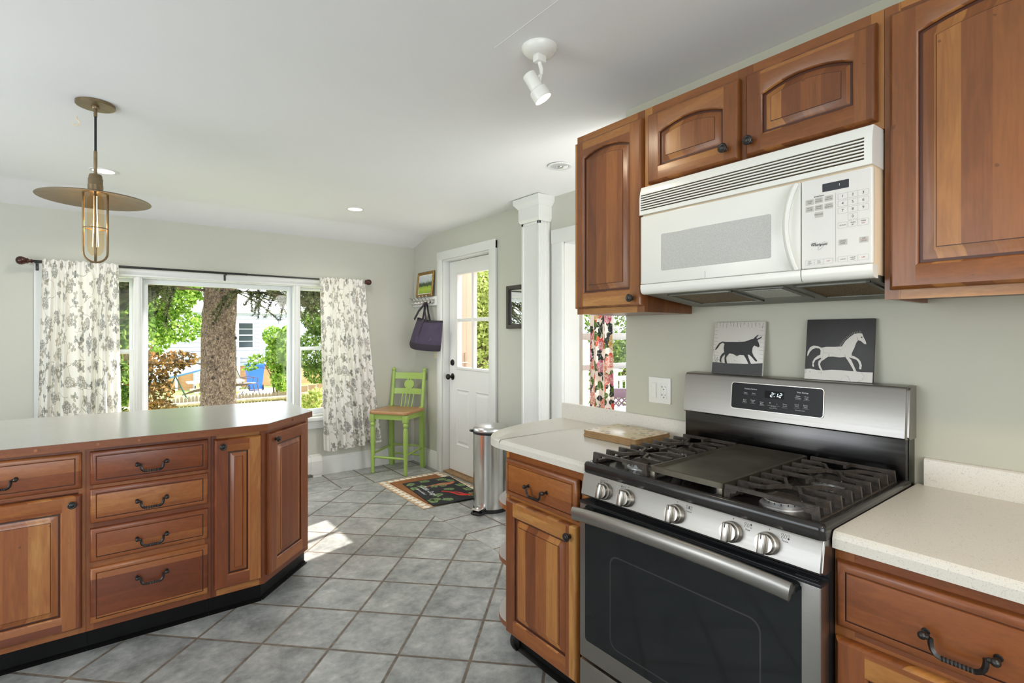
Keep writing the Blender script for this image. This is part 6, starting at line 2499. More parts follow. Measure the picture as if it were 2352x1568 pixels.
def fr(d, n):
    return [(d, d, n), (pw - d, d, n), (pw - d, ph - d, n), (d, ph - d, n)]
R = b.strip([fr(0.002, -0.002), fr(0, 0.002), fr(0, 0.010), fr(0.006, 0.015), fr(0.012, 0.013), fr(0.018, 0.014), fr(0.024, 0.008), fr(0.030, 0.005), fr(0.030, 0.001)])
b.f(list(reversed(R[0])))
obj('frame', b, M['gold'], t, ang=25)
b = B()
b.M = MP
vs = [b.v((0.028, 0.028, 0.003)), b.v((pw - 0.028, 0.028, 0.003)), b.v((pw - 0.028, ph - 0.028, 0.003)), b.v((0.028, ph - 0.028, 0.003))]
fc = b.f(vs)
lay = b.bm.loops.layers.uv.new('UVMap')
for lp, q in zip(fc.loops, ((0, 0), (1, 0), (1, 1), (0, 1))):
    lp[lay].uv = q
obj('canvas', b, M['painting'], t, smooth=False)
b = B()
b.M = MP
R = b.strip([fr(0.029, 0.0036), fr(0.038, 0.0036)])
obj('liner', b, M['creamtile'], t, smooth=False)

t = thing('tote_bag', 'dark aubergine canvas tote bag hanging from the hook rail', 'bag', (2.5, 4.69, 1.68))
b = B()
def bagsec(z, y0, y1, th, sag=0.0, n=10):
    """closed section: bulged front towards the room, flatter back near the wall"""
    pts = []
    xb = XD - 0.042
    for i in range(n + 1):
        s = i / n
        pts.append((xb - 0.006 * sin(pi * s), y1 + (y0 - y1) * s, z - sag * sin(pi * s)))
    for i in range(n + 1):
        s = 1 - i / n
        pts.append((xb - 0.012 - th * (sin(pi * s) ** 0.6), y1 + (y0 - y1) * s, z - sag * sin(pi * s)))
    return pts
secs = [(1.205, 4.475, 4.985, 0.075, 0.012), (1.212, 4.450, 5.010, 0.115, 0.014), (1.24, 4.440, 5.018, 0.125, 0.010), (1.300, 4.425, 5.000, 0.112, 0.0), (1.38, 4.415, 4.965, 0.092, 0.0), (1.46, 4.405, 4.925, 0.07, 0.004), (1.512, 4.400, 4.902, 0.055, 0.012)]
tiltf = lambda p: (p[0], p[1], p[2] + (p[1] - 4.70) * 0.085)
rings = [[tiltf(p) for p in bagsec(*s)] for s in secs]
R = b.strip(rings)
b.f(list(reversed(R[0])))
obj('body', b, M['bag'], t, ang=80)
b = B()
rings = [[tiltf((p[0] - 0.0015 if p[0] < XD - 0.05 else p[0], p[1], p[2])) for p in bagsec(*s)] for s in [(1.212, 4.449, 5.011, 0.117, 0.014), (1.24, 4.438, 5.019, 0.127, 0.010), (1.268, 4.432, 5.011, 0.121, 0.004)]]
b.strip(rings)
obj('base_band', b, M['bagdark'], t, ang=80)
b = B()
rings = [[tiltf((p[0] - 0.0015 if p[0] < XD - 0.05 else p[0], p[1], p[2])) for p in bagsec(*s)] for s in [(1.492, 4.401, 4.909, 0.061, 0.010), (1.513, 4.399, 4.902, 0.056, 0.012)]]
b.strip(rings)
obj('hem', b, M['bagdark'], t, ang=80)
def ribbon(b, pts, w, side=None):
    P = [Vector(p) for p in pts]
    sds = []
    for i in range(len(P)):
        tg = (P[min(i + 1, len(P) - 1)] - P[max(i - 1, 0)]).normalized()
        sd = Vector(side).normalized() if side else tg.cross(Vector((1, 0, 0)))
        sds.append(sd.normalized() * w / 2)
    A = [b.v(p + q) for p, q in zip(P, sds)]
    C = [b.v(p - q) for p, q in zip(P, sds)]
    off = Vector((-0.003, 0, 0))
    A2 = [b.v(p + q + off) for p, q in zip(P, sds)]
    C2 = [b.v(p - q + off) for p, q in zip(P, sds)]
    for i in range(len(P) - 1):
        b.f([A[i], A[i + 1], C[i + 1], C[i]])
        b.f([A2[i + 1], A2[i], C2[i], C2[i + 1]])
        b.f([A[i + 1], A[i], A2[i], A2[i + 1]])
        b.f([C[i], C[i + 1], C2[i + 1], C2[i]])
hk = (XD - 0.062, 4.705, 1.664)
for dx, ends in ((-0.052, (4.83, 4.575)), (0.006, (4.76, 4.60))):
    b = B()
    hx = hk[0] + dx * 0.2
    pts = [(XD - 0.075 + dx, ends[0], 1.505), (XD - 0.072 + dx * .8, ends[0] - (ends[0] - hk[1]) * .55, 1.59), (hx, hk[1] + 0.025, 1.652), (hx, hk[1] + .01, 1.668), (hx, hk[1] - 0.012, 1.668), (hx, hk[1] - 0.028, 1.650), (XD - 0.072 + dx * .8, ends[1] + (hk[1] - ends[1]) * .42, 1.58), (XD - 0.075 + dx, ends[1], 1.485)]
    ribbon(b, pts, 0.030)
    obj('strap', b, M['bagdark'], t, ang=80)
b = B()
ribbon(b, [(XD - 0.045 - 0.012 - 0.052, 4.665, 1.505), (XD - 0.146, 4.690, 1.38), (XD - 0.166, 4.715, 1.27)], 0.036, (0, 1, 0.1))
obj('stitched_strap', b, M['bagdark'], t, ang=80)
b = B()
for o_ in (-0.012, 0.012):
    b.tube([(XD - 0.045 - 0.017 - 0.052, 4.665 + o_, 1.500), (XD - 0.151, 4.690 + o_, 1.38), (XD - 0.171, 4.715 + o_, 1.275)], 0.0012, 4)
b.tube([(XD - 0.150, 4.640, 1.226), (XD - 0.140, 4.56, 1.27), (XD - 0.115, 4.49, 1.315)], 0.0018, 4)
obj('stitching', b, M['stitch'], t)

t = thing('light_switch', 'ivory toggle switch plate beside the door casing', 'switch', (2.575, 4.60, 1.17))
b = B()
b.box(XD - 0.006, XD - 0.0004, 4.560, 4.632, 1.11, 1.225, bev=0.002)
obj('plate', b, M['ivory'], t)
b = B()
b.box(XD - 0.014, XD - 0.005, 4.593, 4.600, 1.160, 1.178, bev=0.001)
obj('toggle', b, M['ivory'], t)

# mirror beyond the door
t = thing('mirror', 'dark framed mirror half hidden by the white column', 'mirror', (2.57, 3.22, 1.4))
FMi = frame((XD - 0.0005, 3.405, 1.402), (0, -1, 0), (-1, 0, 0))
b = B()
b.M = FMi
mwid, mh = 0.36, 0.348
def fr2(d, n):
    return [(d, d, n), (mwid - d, d, n), (mwid - d, mh - d, n), (d, mh - d, n)]
R = b.strip([fr2(0, 0), fr2(0, 0.020), fr2(0.004, 0.024), fr2(0.030, 0.024), fr2(0.036, 0.012), fr2(0.036, 0.004)])
b.f(list(reversed(R[0])))
obj('frame', b, M['darkframe'], t, ang=25)
b = B()
b.M = FMi
b.quad([(0.034, 0.034, 0.006), (mwid - 0.034, 0.034, 0.006), (mwid - 0.034, mh - 0.034, 0.006), (0.034, mh - 0.034, 0.006)])
obj('glass', b, M['mirror'], t, smooth=False)

# heater under the window
t = thing('baseboard_heater', 'white baseboard heater end under the window', 'heater', (1.0, YW - 0.03, 0))
b = B()
b.prism([(YW - 0.002, 0.035), (YW - 0.062, 0.035), (YW - 0.066, 0.050), (YW - 0.066, 0.150), (YW - 0.050, 0.190), (YW - 0.002, 0.200)], -0.4, 1.48, frame='yz')
obj('cover', b, M['heater'], t, ang=20)
b = B()
b.prism([(YW - 0.0015, 0.030), (YW - 0.066, 0.030), (YW - 0.070, 0.050), (YW - 0.070, 0.152), (YW - 0.053, 0.196), (YW - 0.0015, 0.206)], 1.48, 1.582, frame='yz')
b.box(1.49, 1.582, YW - 0.0712, YW - 0.069, 0.098, 0.102)
b.box(1.50, 1.58, YW - 0.060, YW - 0.002, 0.0, 0.031)
obj('end_cap', b, M['heater'], t, ang=20)

# ------------------------------------------------------------------ curtain rod and curtains
t = thing('curtain_rod', 'black curtain rod with turned mahogany finials over the wide window', 'curtain rod', (0.76, YW - 0.085, 1.862))
ry = YW - 0.085
rz = 1.877
b = B()
b.cyl((-0.465, ry, rz), (0.93, ry, rz), 0.0095, None, 14)
b.cyl((0.925, ry, rz), (1.985, ry, rz), 0.0078, None, 14)
obj('rod', b, M['rod'], t)
for x, s in ((-0.465, -1), (1.985, 1)):
    b = B()
    b.lathe([(0.009, -0.012), (0.016, -0.008), (0.011, 0.0), (0.013, 0.008), (0.019, 0.013), (0.021, 0.017), (0.018, 0.021), (0.024, 0.030), (0.029, 0.044), (0.029, 0.058), (0.022, 0.070), (0.010, 0.077), (0.0005, 0.078)], (x, ry, rz), 24, axis=(s, 0, 0))
    obj('finial', b, M['finial'], t)
for x in (-0.435, 0.765, 1.955):
    b = B()
    b.box(x - 0.008, x + 0.008, YW - 0.028, YW - 0.022, rz - 0.060, rz + 0.006, bev=0.002)
    b.cyl((x, YW - 0.024, rz - 0.012), (x, ry, rz - 0.012), 0.006, None, 10)
    b.box(x - 0.007, x + 0.007, ry - 0.012, ry + 0.012, rz - 0.016, rz - 0.008, bev=0.002)
    obj('bracket', b, M['rod'], t)


def curtain(name, label, top, bot, zt, zb, y0, mat, folds, amp, cloth, seed, hem_dy=0.0, nx=150, nz=46, cat='curtain', group=None, header=0.03, rod_r=0.012):
    """cloth gathered on a rod: top/bot = (x0,x1) spans, folds deepen downwards; cloth = unfolded width in metres"""
    rnd = random.Random(seed)
    ph = [rnd.uniform(0, 6.28) for _ in range(6)]
    fr_ = [folds, folds * 0.53, folds * 1.71]
    b = B()
    lay = b.bm.loops.layers.uv.new('UVMap')
    V = []
    UV = {}
    for j in range(nz + 1):
        t_ = j / nz
        z = zt + (zb - zt) * t_
        row = []
        d = (zt - z)
        gather = min(1.0, d / 0.12)
        for i in range(nx + 1):
            s = i / nx
            e = t_ ** 1.25
            xa = top[0] + (bot[0] - top[0]) * e
            xb_ = top[1] + (bot[1] - top[1]) * e
            wob = 0.012 * sin(6.28 * s * 2 + ph[3] + t_ * 2)
            x = xa + (xb_ - xa) * s + wob * gather * sin(pi * s)
            q = s + 0.02 * sin(6.28 * (1.7 * s) + ph[4]) + 0.006 * sin(3.1 * t_ + ph[5])
            w = sin(6.28 * fr_[0] * q + ph[0]) + 0.6 * sin(6.28 * fr_[1] * q + ph[1]) + 0.25 * (1 - 0.6 * t_) * sin(6.28 * fr_[2] * q + ph[2])
            a = amp * (0.45 + 0.75 * t_)
            fine = 0.006 * sin(6.28 * folds * 2.6 * s + ph[2]) * max(0, 1 - d / 0.16)
            y = y0 - rod_r - 0.008 - a * (w * 0.62 + 0.15) * gather + fine
            if d < header * 2:
                # pocket round the rod
                y = y0 - rod_r - 0.008 + fine * 0.9
            zz_ = z + (0.006 * sin(6.28 * folds * 1.3 * s + ph[1]) if j == 0 else 0) + (hem_dy * s + 0.008 * sin(6.28 * folds * .5 * s + ph[2])) * t_ ** 3
            v = b.v((x, y, zz_))
            row.append(v)
            UV[v] = (s * cloth + 0.02 * sin(t_ * 9 + 6 * s), z)
        V.append(row)
    for j in range(nz):
        for i in range(nx):
            f_ = b.f([V[j][i], V[j + 1][i], V[j + 1][i + 1], V[j][i + 1]])
            for lp in f_.loops:
                lp[lay].uv = UV[lp.vert]
    o = obj(name, b, mat, ang=180, recalc=False)
    return tag(o, label, cat, group)


curtain('curtain', 'grey flowered white curtain at the wide window, partly hidden by the pendant', (-0.402, 0.035), (-0.43, 0.055), 1.893, 0.62, ry, M['toile'], 8, 0.036, 1.25, 5, group='grey flowered curtains')
curtain('curtain', 'long grey flowered white curtain hanging behind the lime stool', (1.545, 1.985), (1.575, 2.155), 1.893, 0.238, ry, M['toile'], 8, 0.036, 1.3, 9, hem_dy=0.03, group='grey flowered curtains')
curtain('curtain', 'bright orange and pink flowered curtain in the pink room', (3.205, 3.50), (3.20, 3.52), 2.02, 0.40, 3.125, M['gaudy'], 4.5, 0.030, 0.72, 4, nx=70, nz=30)
b = B()
b.cyl((3.1, 3.135, 2.005), (4.6, 3.135, 2.005), 0.009, None, 12)
for x in (3.12, 4.58):
    b.cyl((x, 3.135, 2.005), (x, 3.2, 2.005), 0.006, None, 8)
tag(obj('curtain_rod', b, M['rod']), 'thin rod carrying the bright flowered curtain in the pink room', 'curtain rod')

# little lamb figure on the sash rail
t = thing('lamb_figurine', 'tiny dark sheep figurine on the pink room window rail', 'figurine', (3.60, 3.226, 1.366))
b = B()
b.sphere((3.60, 3.232, 1.384), 0.016, 12, 8, sc=(1.5, 0.7, 0.8))
b.sphere((3.573, 3.232, 1.390), 0.009, 10, 6)
for x in (3.588, 3.614):
    b.cyl((x, 3.232, 1.3655), (x, 3.232, 1.376), 0.0035, None, 8)
obj('body', b, plain('dark sheep', srgb(74, 66, 62), 0.8, var=0.3, vs=90), t)


# ------------------------------------------------------------------ outside
GZ = -0.94
b = B()
b.box(-30, 60, 5.4, 70, GZ - 0.3, GZ)
b.box(2.80, 60, -20, 5.4, GZ - 0.3, GZ)
struct('ground', b, M['lawn'], smooth=False)

# spruce with a bare trunk and sweeping low boughs
TX, TY = 1.136, 8.0
rnd = random.Random(21)
t = thing('spruce_tree', 'big spruce with scaly brown trunk directly outside the picture window', 'tree', (TX, TY, GZ))
b = B()
rows, seg = 60, 28
RR = []
for j in range(rows + 1):
    z = GZ - 0.05 + (6.2 - GZ) * j / rows
    k = (z - GZ) / (6.2 - GZ)
    r0 = 0.225 - 0.075 * k + 0.05 * math.exp(-(z - GZ) / 0.3)
    ring = []
    for i in range(seg):
        a = 2 * pi * i / seg
        r = r0 * (1 + 0.035 * sin(3 * a + z * 4) + 0.028 * sin(7 * a - z * 9) + rnd.uniform(-.02, .02))
        # branch whorl swellings
        r += 0.018 * math.exp(-(((z * 2.1) % 1.0 - 0.5) / 0.12) ** 2)
        ring.append((TX + r * cos(a) + 0.02 * (z - 1), TY + r * sin(a), z))
    RR.append(ring)
b.strip(RR)
tr_ = obj('trunk', b, M['bark'], t, ang=180)
for k in range(18):
    z = -0.45 + 2.75 * rnd.random()
    a = -pi / 2 + rnd.uniform(-1.2, 1.2)
    c = Vector((TX + 0.02 * (z - 1) + 0.205 * cos(a), TY + 0.205 * sin(a), z))
    d = Vector((cos(a), sin(a), -0.15)).normalized()
    b = B()
    ks = rnd.uniform(0.45, 0.95)
    b.lathe([(0.034 * ks, -0.015), (0.027 * ks, 0.006), (0.016 * ks, 0.012), (0.001, 0.008)], c, 7, axis=d)
    obj('branch_knot', b, M['knot'], tr_)
for a, z, l, rise in ((-2.65, 0.63, 0.30, -0.10), (-0.45, 0.66, 0.22, 0.05), (-0.55, -0.20, 0.75, -0.12), (-2.4, 0.95, 0.2, 0.1)):
    c = Vector((TX + 0.2 * cos(a), TY + 0.2 * sin(a), z))
    b = B()
    b.tube([c, c + Vector((cos(a), sin(a), rise)) * l * .5, c + Vector((cos(a) * l, sin(a) * l, rise * l * 1.6))], [0.022, 0.015, 0.006], 8)
    obj('dead_stub', b, M['twig'], t)


def bough(wood_b, needle_b, p0, az, length, rise, droop, rnd, dens=1.0, twigs=17, nl=0.042):
    """one bough: bent main stem, drooping side twigs, needles"""
    P = []
    d0 = Vector((cos(az), sin(az), 0))
    sd = Vector((-sin(az), cos(az), 0))
    for i in range(13):
        s = i / 12
        P.append(Vector(p0) + d0 * (length * s) + Vector((0, 0, rise * s * length - droop * length * s * s)) + sd * (0.06 * length * sin(s * 3 + az)))
    wood_b.tube(P, [0.008 * (1 - s / 13) * min(1.3, length / 2) + 0.002 for s in range(13)], 6, cap=False)
    for k in range(twigs):
        s = 0.18 + 0.80 * k / (twigs - 1)
        q = P[min(12, int(s * 12))]
        for side in (-1, 1):
            tl = length * (0.34 - 0.20 * s) * rnd.uniform(0.7, 1.3)
            dirv = (d0 * rnd.uniform(0.45, 0.9) + sd * side * rnd.uniform(0.5, 1.0) + Vector((0, 0, rnd.uniform(-0.5, 0.12)))).normalized()
            T = [q + dirv * (tl * u) + Vector((0, 0, -0.32 * tl * u * u)) for u in (0, 0.33, 0.66, 1)]
            wood_b.tube(T, [0.006, 0.0045, 0.003, 0.0018], 4, cap=False)
            n = int(260 * dens * tl / 0.5)
            for _ in range(n):
                u = rnd.random() ** 0.8
                base = T[0].lerp(T[3], u) + Vector((0, 0, -0.32 * tl * u * u + 0.32 * tl * u))
                base = q + dirv * (tl * u) + Vector((0, 0, -0.32 * tl * u * u))
                nd = (dirv * 0.8 + Vector((rnd.uniform(-1, 1), rnd.uniform(-1, 1), rnd.uniform(-0.8, 0.7)))).normalized()
                wv = nd.cross(Vector((rnd.uniform(-1, 1), rnd.uniform(-1, 1), rnd.uniform(-1, 1)))).normalized() * 0.0035
                l = nl * rnd.uniform(0.7, 1.6)
                needle_b.f([needle_b.v(base - wv), needle_b.v(base + nd * l * .6 - wv * .8), needle_b.v(base + nd * l), needle_b.v(base + wv)])


boughs = []
for k in range(26):
    z = 1.85 + 2.2 * rnd.random()
    az = rnd.choice([-1, 1]) * rnd.uniform(0.15, 1.5) - pi / 2 if k < 22 else rnd.uniform(0, 6.28)
    boughs.append((z, az, rnd.uniform(1.6, 2.9), rnd.uniform(-0.1, 0.12), rnd.uniform(0.10, 0.32)))
for z, az, l in ((1.95, -2.75, 2.2), (2.2, -2.5, 2.4), (2.0, 3.05, 2.4), (2.25, -0.35, 2.4), (2.05, -0.15, 2.0), (2.5, -0.7, 2.2), (2.3, -3.2, 2.4), (2.15, 0.25, 2.4), (2.4, 0.0, 2.6), (2.3, -2.9, 2.2), (2.6, -2.2, 2.0), (2.35, -0.95, 1.6)):
    boughs.append((z, az, l, -0.02, 0.17))
for z, az, l, ri, dr in boughs:
    wb, nb_ = B(), B()
    c = (TX + 0.15 * cos(az), TY + 0.15 * sin(az), z)
    bough(wb, nb_, c, az, l, ri, dr, rnd, 0.8)
    o = obj('bough', wb, M['twig'], t, ang=180)
    obj('needles', nb_, M['needles'], o, smooth=False, recalc=False)


def leaf_cloud(b, blobs, n, size, rnd, flat=0.5):
    """n leaves scattered in and on ellipsoids (cx,cy,cz,rx,ry,rz)"""
    vol = [x[3] * x[4] * x[5] for x in blobs]
    tot = sum(vol)
    for blob, vv in zip(blobs, vol):
        for _ in range(int(n * vv / tot)):
            while True:
                p = Vector((rnd.uniform(-1, 1), rnd.uniform(-1, 1), rnd.uniform(-1, 1)))
                if 0.15 < p.length < 1:
                    break
            p = p.normalized() * (p.length ** 0.55)
            c = Vector((blob[0] + p.x * blob[3], blob[1] + p.y * blob[4], blob[2] + p.z * blob[5]))
            nrm = Vector((rnd.gauss(0, 1), rnd.gauss(0, 1), rnd.gauss(flat, 1))).normalized()
            u = nrm.orthogonal().normalized()
            u.rotate(Matrix.Rotation(rnd.uniform(0, 6.28), 3, nrm))
            w = nrm.cross(u)
            l = size * rnd.uniform(0.6, 1.35)
            b.f([b.v(c - u * l), b.v(c + w * l * .52 - u * l * .1), b.v(c + u * l), b.v(c - w * l * .52 - u * l * .1)])


def leafy(name, label, cat, base, blobs, n, size, mat, seed, trunk_r=0.12, branches=7, group=None, stems=None):
    rnd = random.Random(seed)
    t = thing(name, label, cat, base, 0, group)
    b = B()
    top = max(bb[2] for bb in blobs)
    cx = sum(bb[0] for bb in blobs) / len(blobs)
    cy = sum(bb[1] for bb in blobs) / len(blobs)
    B0 = Vector(base)
    for k in range(stems or 1):
        off = Vector((rnd.uniform(-.15, .15), rnd.uniform(-.15, .15), 0)) if stems else Vector()
        b.tube([B0 + off, (B0 + Vector((cx, cy, top))) / 2 + off * 2 - Vector((0, 0, 0)) if False else B0 + off + (Vector((cx, cy, top)) - B0) * 0.5, Vector((cx, cy, top)) + off * 3], [trunk_r, trunk_r * .7, trunk_r * .2], 8)
    mid = B0 + (Vector((cx, cy, top)) - B0) * 0.45
    for k, bb in enumerate(blobs):
        tgt = Vector(bb[:3])
        b.tube([mid, mid.lerp(tgt, .5) + Vector((rnd.uniform(-.2, .2), rnd.uniform(-.2, .2), .15)), tgt], [trunk_r * .45, trunk_r * .3, trunk_r * .1], 6)
        for q in range(branches):
            e = tgt + Vector((rnd.uniform(-1, 1) * bb[3], rnd.uniform(-1, 1) * bb[4], rnd.uniform(-1, 1) * bb[5])) * .85
            b.tube([tgt, tgt.lerp(e, .5) + Vector((0, 0, .06)), e], [trunk_r * .12, trunk_r * .09, trunk_r * .04], 5, cap=False)
    obj('stem' if stems else 'trunk', b, M['twig'], t, ang=180)
    b = B()
    leaf_cloud(b, blobs, n, size, rnd)
    obj('foliage', b, mat, t, smooth=False, recalc=False)
    return t


leafy('maple_tree', 'broad green maple behind the spruce on the house side of the lawn', 'tree', (0.2, 14.6, GZ), [(0.75, 14.4, 2.35, 0.9, 0.9, 0.65), (-0.5, 15.0, 2.6, 1.2, 1.0, 1.2), (1.75, 14.7, 2.75, 0.7, 0.8, 0.6), (0.4, 15.2, 3.6, 1.7, 1.2, 0.8), (1.15, 14.6, 1.55, 0.7, 0.6, 0.42), (0.35, 14.3, 1.35, 0.8, 0.6, 0.6)], 24000, 0.062, M['leaf'], 31)
leafy('maple_tree', 'young maple with turning orange brown leaves near the fence', 'tree', (0.30, 11.2, GZ), [(0.60, 11.0, 0.80, 0.45, 0.4, 0.24), (0.95, 11.1, 0.90, 0.32, 0.35, 0.16), (0.55, 11.0, 0.35, 0.34, 0.4, 0.26), (0.15, 11.2, 0.9, 0.45, 0.4, 0.45), (0.62, 11.1, 0.02, 0.30, 0.3, 0.18)], 2300, 0.046, M['leaforange'], 32, 0.05)
leafy('shade_tree', 'dark leafy tree seen through the narrow sash beside the curtain', 'tree', (-0.9, 9.6, GZ), [(-0.4, 9.6, 1.7, 0.75, 0.5, 0.9), (-0.25, 9.6, 0.6, 0.5, 0.4, 0.6), (-0.8, 9.6, 0.0, 0.6, 0.4, 0.6), (0.15, 9.7, 2.25, 0.7, 0.4, 0.35)], 7500, 0.06, M['leafdark'], 33, 0.07)
leafy('lilac_bush', 'bright green bush in front of the house corner', 'bush', (3.55, 15.4, GZ), [(3.62, 15.4, 0.75, 0.30, 0.4, 0.55), (3.50, 15.4, 1.30, 0.26, 0.3, 0.28), (3.85, 15.2, 1.0, 0.30, 0.4, 0.6), (3.75, 15.4, 0.10, 0.30, 0.4, 0.35), (3.12, 15.5, 0.66, 0.26, 0.2, 0.13), (2.95, 15.5, 0.45, 0.20, 0.2, 0.10)], 3600, 0.055, M['leaf'], 34, 0.03, 6, None, 4)
leafy('privet_bush', 'thin branched bush seen through the sash beside the long curtain', 'bush', (4.45, 13.6, GZ), [(4.15, 13.6, 0.9, 0.5, 0.4, 0.6), (4.35, 13.5, 1.75, 0.6, 0.5, 0.45), (4.15, 13.5, 0.35, 0.35, 0.3, 0.25)], 3600, 0.055, M['leafdark'], 35, 0.035, 10, None, 4)
leafy('fence_shrub', 'low lime leaved shrub before the brown boards', 'bush', (3.42, 11.6, GZ), [(3.42, 11.6, -0.10, 0.24, 0.2, 0.22), (3.56, 11.6, 0.06, 0.15, 0.2, 0.12)], 700, 0.040, M['leafyellow'], 36, 0.02, 5, None, 3)
leafy('garden_sapling', 'spindly green sapling at the lawn edge beside the spruce trunk', 'bush', (2.40, 18.2, GZ), [(2.40, 18.2, -0.05, 0.20, 0.2, 0.26), (2.34, 18.2, -0.42, 0.26, 0.2, 0.22)], 260, 0.070, M['leaf'], 37, 0.015, 5)
leafy('oak_tree', 'pale sunlit tree filling the door panes', 'tree', (6.6, 9.6, GZ), [(6.6, 9.6, 2.6, 1.1, 0.9, 1.3), (5.9, 9.5, 1.9, 0.8, 0.6, 0.9), (7.2, 9.7, 1.6, 0.9, 0.8, 1.1), (6.4, 9.6, 0.7, 1.0, 0.6, 0.9)], 17000, 0.055, M['leafyellow'], 38, 0.12)
leafy('hillside_bush', 'green undergrowth bush low behind the door panes', 'bush', (5.9, 8.1, GZ), [(5.9, 8.1, -0.2, 0.8, 0.4, 0.6), (5.3, 7.9, 0.1, 0.5, 0.4, 0.5)], 2400, 0.06, M['leaf'], 39, 0.04, 6, None, 4)
leafy('woodland_tree', 'brown grey tree beyond the deck railing', 'tree', (10.2, 8.2, GZ), [(9.8, 8.0, 1.7, 1.4, 0.9, 1.3), (10.6, 8.4, 0.6, 1.2, 0.8, 1.0), (9.2, 7.8, 0.4, 0.9, 0.7, 0.9), (9.9, 8.2, -0.4, 1.4, 0.6, 0.6)], 9500, 0.06, M['leafdark'], 40, 0.14, 10)
leafy('woodland_tree', 'tall green tree rising behind the neighbouring house', 'tree', (-4, 40, GZ), [(-4, 40, 4, 4, 2, 4), (1, 41, 5, 3, 2, 3.5), (-9, 40, 3, 4, 2, 4)], 7000, 0.25, M['leafdark'], 41, 0.3)
leafy('woodland_tree', 'tall green tree standing past the end of the neighbouring house', 'tree', (14.5, 27, GZ), [(14.5, 27, 2.6, 2.6, 2, 3.2), (18, 28, 3, 3, 2, 4)], 6000, 0.2, M['leaf'], 42, 0.3)

# picket fence with a round rail
t = thing('picket_fence', 'low weathered picket fence with round rail crossing the lawn', 'fence', (0.5, 14.0, GZ))
b = B()
b.tube([(-4, 13.93, -0.245), (0.2, 13.93, -0.255), (4.2, 13.93, -0.245)], 0.045, 10)
b.tube([(-4, 13.95, -0.75), (4.2, 13.95, -0.75)], 0.04, 10)
obj('rail', b, M['log'], t)
b = B()
x = -3.9
rnd = random.Random(5)
while x < 4.1:
    h = -0.085 + rnd.uniform(-.02, .02)
    w = 0.031
    b.prism([(x - w, GZ), (x + w, GZ), (x + w, h - 0.075), (x + w * .7, h - 0.03), (x, h), (x - w * .7, h - 0.03), (x - w, h - 0.075)], 13.98, 14.0, frame='xz')
    x += 0.0745
obj('pickets', b, M['picket'], t, smooth=False)
t = thing('board_fence', 'short run of tall brown fence boards beside the picture window', 'fence', (3.8, 12.4, GZ))
b = B()
x = 3.40
k = 0
while x < 4.2:
    b.box(x, x + 0.17, 12.38, 12.40, GZ, 0.16 + 0.015 * (k % 3), 0)
    x += 0.185
    k += 1
obj('boards', b, M['brown_fence'], t, smooth=False)
b = B()
b.tube([(3.3, 12.36, -0.02), (4.25, 12.36, 0.0)], 0.04, 8)
obj('rail', b, M['log'], t)

# neighbouring house
HY = 25.0
t = thing('neighbour_house', 'pale grey sided house beyond the lawn with plywood skirting', 'house', (3, HY + 2, GZ))
b = B()
def siding(x0, x1, z0, z1, y, step=0.17):
    z = z0
    while z < z1 - 1e-6:
        zz1 = min(z + step, z1)
        b.quad([(x0, y - 0.05, z), (x1, y - 0.05, z), (x1, y, zz1), (x0, y, zz1)])
        b.quad([(x0, y, z), (x1, y, z), (x1, y - 0.05, z), (x0, y - 0.05, z)])
        z += step
siding(-3.0, 9.5, -0.03, 2.35, HY)
b.quad([(-3, HY, -0.03), (-3, HY + 6, -0.03), (-3, HY + 6, 2.35), (-3, HY, 2.35)])
b.quad([(9.5, HY, -0.03), (9.5, HY, 2.35), (9.5, HY + 6, 2.35), (9.5, HY + 6, -0.03)])
siding(2.62, 3.95, GZ, 0.40, HY - 1.2, 0.13)
b.quad([(2.62, HY - 1.2, GZ), (2.62, HY - 1.2, 0.4), (2.62, HY, 0.4), (2.62, HY, GZ)])
obj('siding_wall', b, M['siding'], t, smooth=False)
b = B()
b.box(-3, 9.5, HY + 0.02, HY + 0.10, GZ, -0.03)
obj('skirting', b, M['ply'], t, smooth=False)
b = B()
b.box(5.12, 5.22, HY - 0.06, HY, -0.03, 2.35)
b.box(-3.2, 9.7, HY - 0.35, HY - 0.30, 2.25, 2.40)
b.box(-3.2, 9.7, HY - 0.32, HY, 2.33, 2.36)
b.box(2.45, 4.45, HY - 1.45, HY - 1.38, 0.42, 0.50)
for x in (3.97, 4.10):
    pass
b.box(4.03, 4.13, HY - 1.38, HY - 1.28, GZ, 0.45)
b.box(3.40, 3.47, HY - 1.26, HY - 1.19, GZ, 0.42)
b.box(1.98, 2.08, HY - 0.10, HY + 0.0, GZ, -0.1)
obj('trim_boards', b, M['sidingtrim'], t, smooth=False)
b = B()
b.quad([(-3.3, HY - 0.4, 2.40), (9.8, HY - 0.4, 2.40), (9.8, HY + 3, 3.15), (-3.3, HY + 3, 3.15)])
b.box(2.45, 4.45, HY - 1.45, HY, 0.50, 0.53)
obj('roof', b, M['roofing'], t, smooth=False)
b = B()
b.box(4.26, 4.90, HY - 0.07, HY - 0.02, 0.72, 1.88)
wd = obj('window', b, M['sidingtrim'], t, smooth=False)
b = B()
for z0, z1 in ((0.77, 1.02), (1.05, 1.28), (1.33, 1.55), (1.58, 1.82)):
    b.box(4.31, 4.85, HY - 0.085, HY - 0.06, z0, z1)
obj('pane', b, M['winglass'], wd, smooth=False)
b = B()
b.box(-0.5, 1.7, HY - 0.05, HY - 0.02, -0.60, 0.75)
obj('garage_door', b, M['sidingtrim'], t, smooth=False)

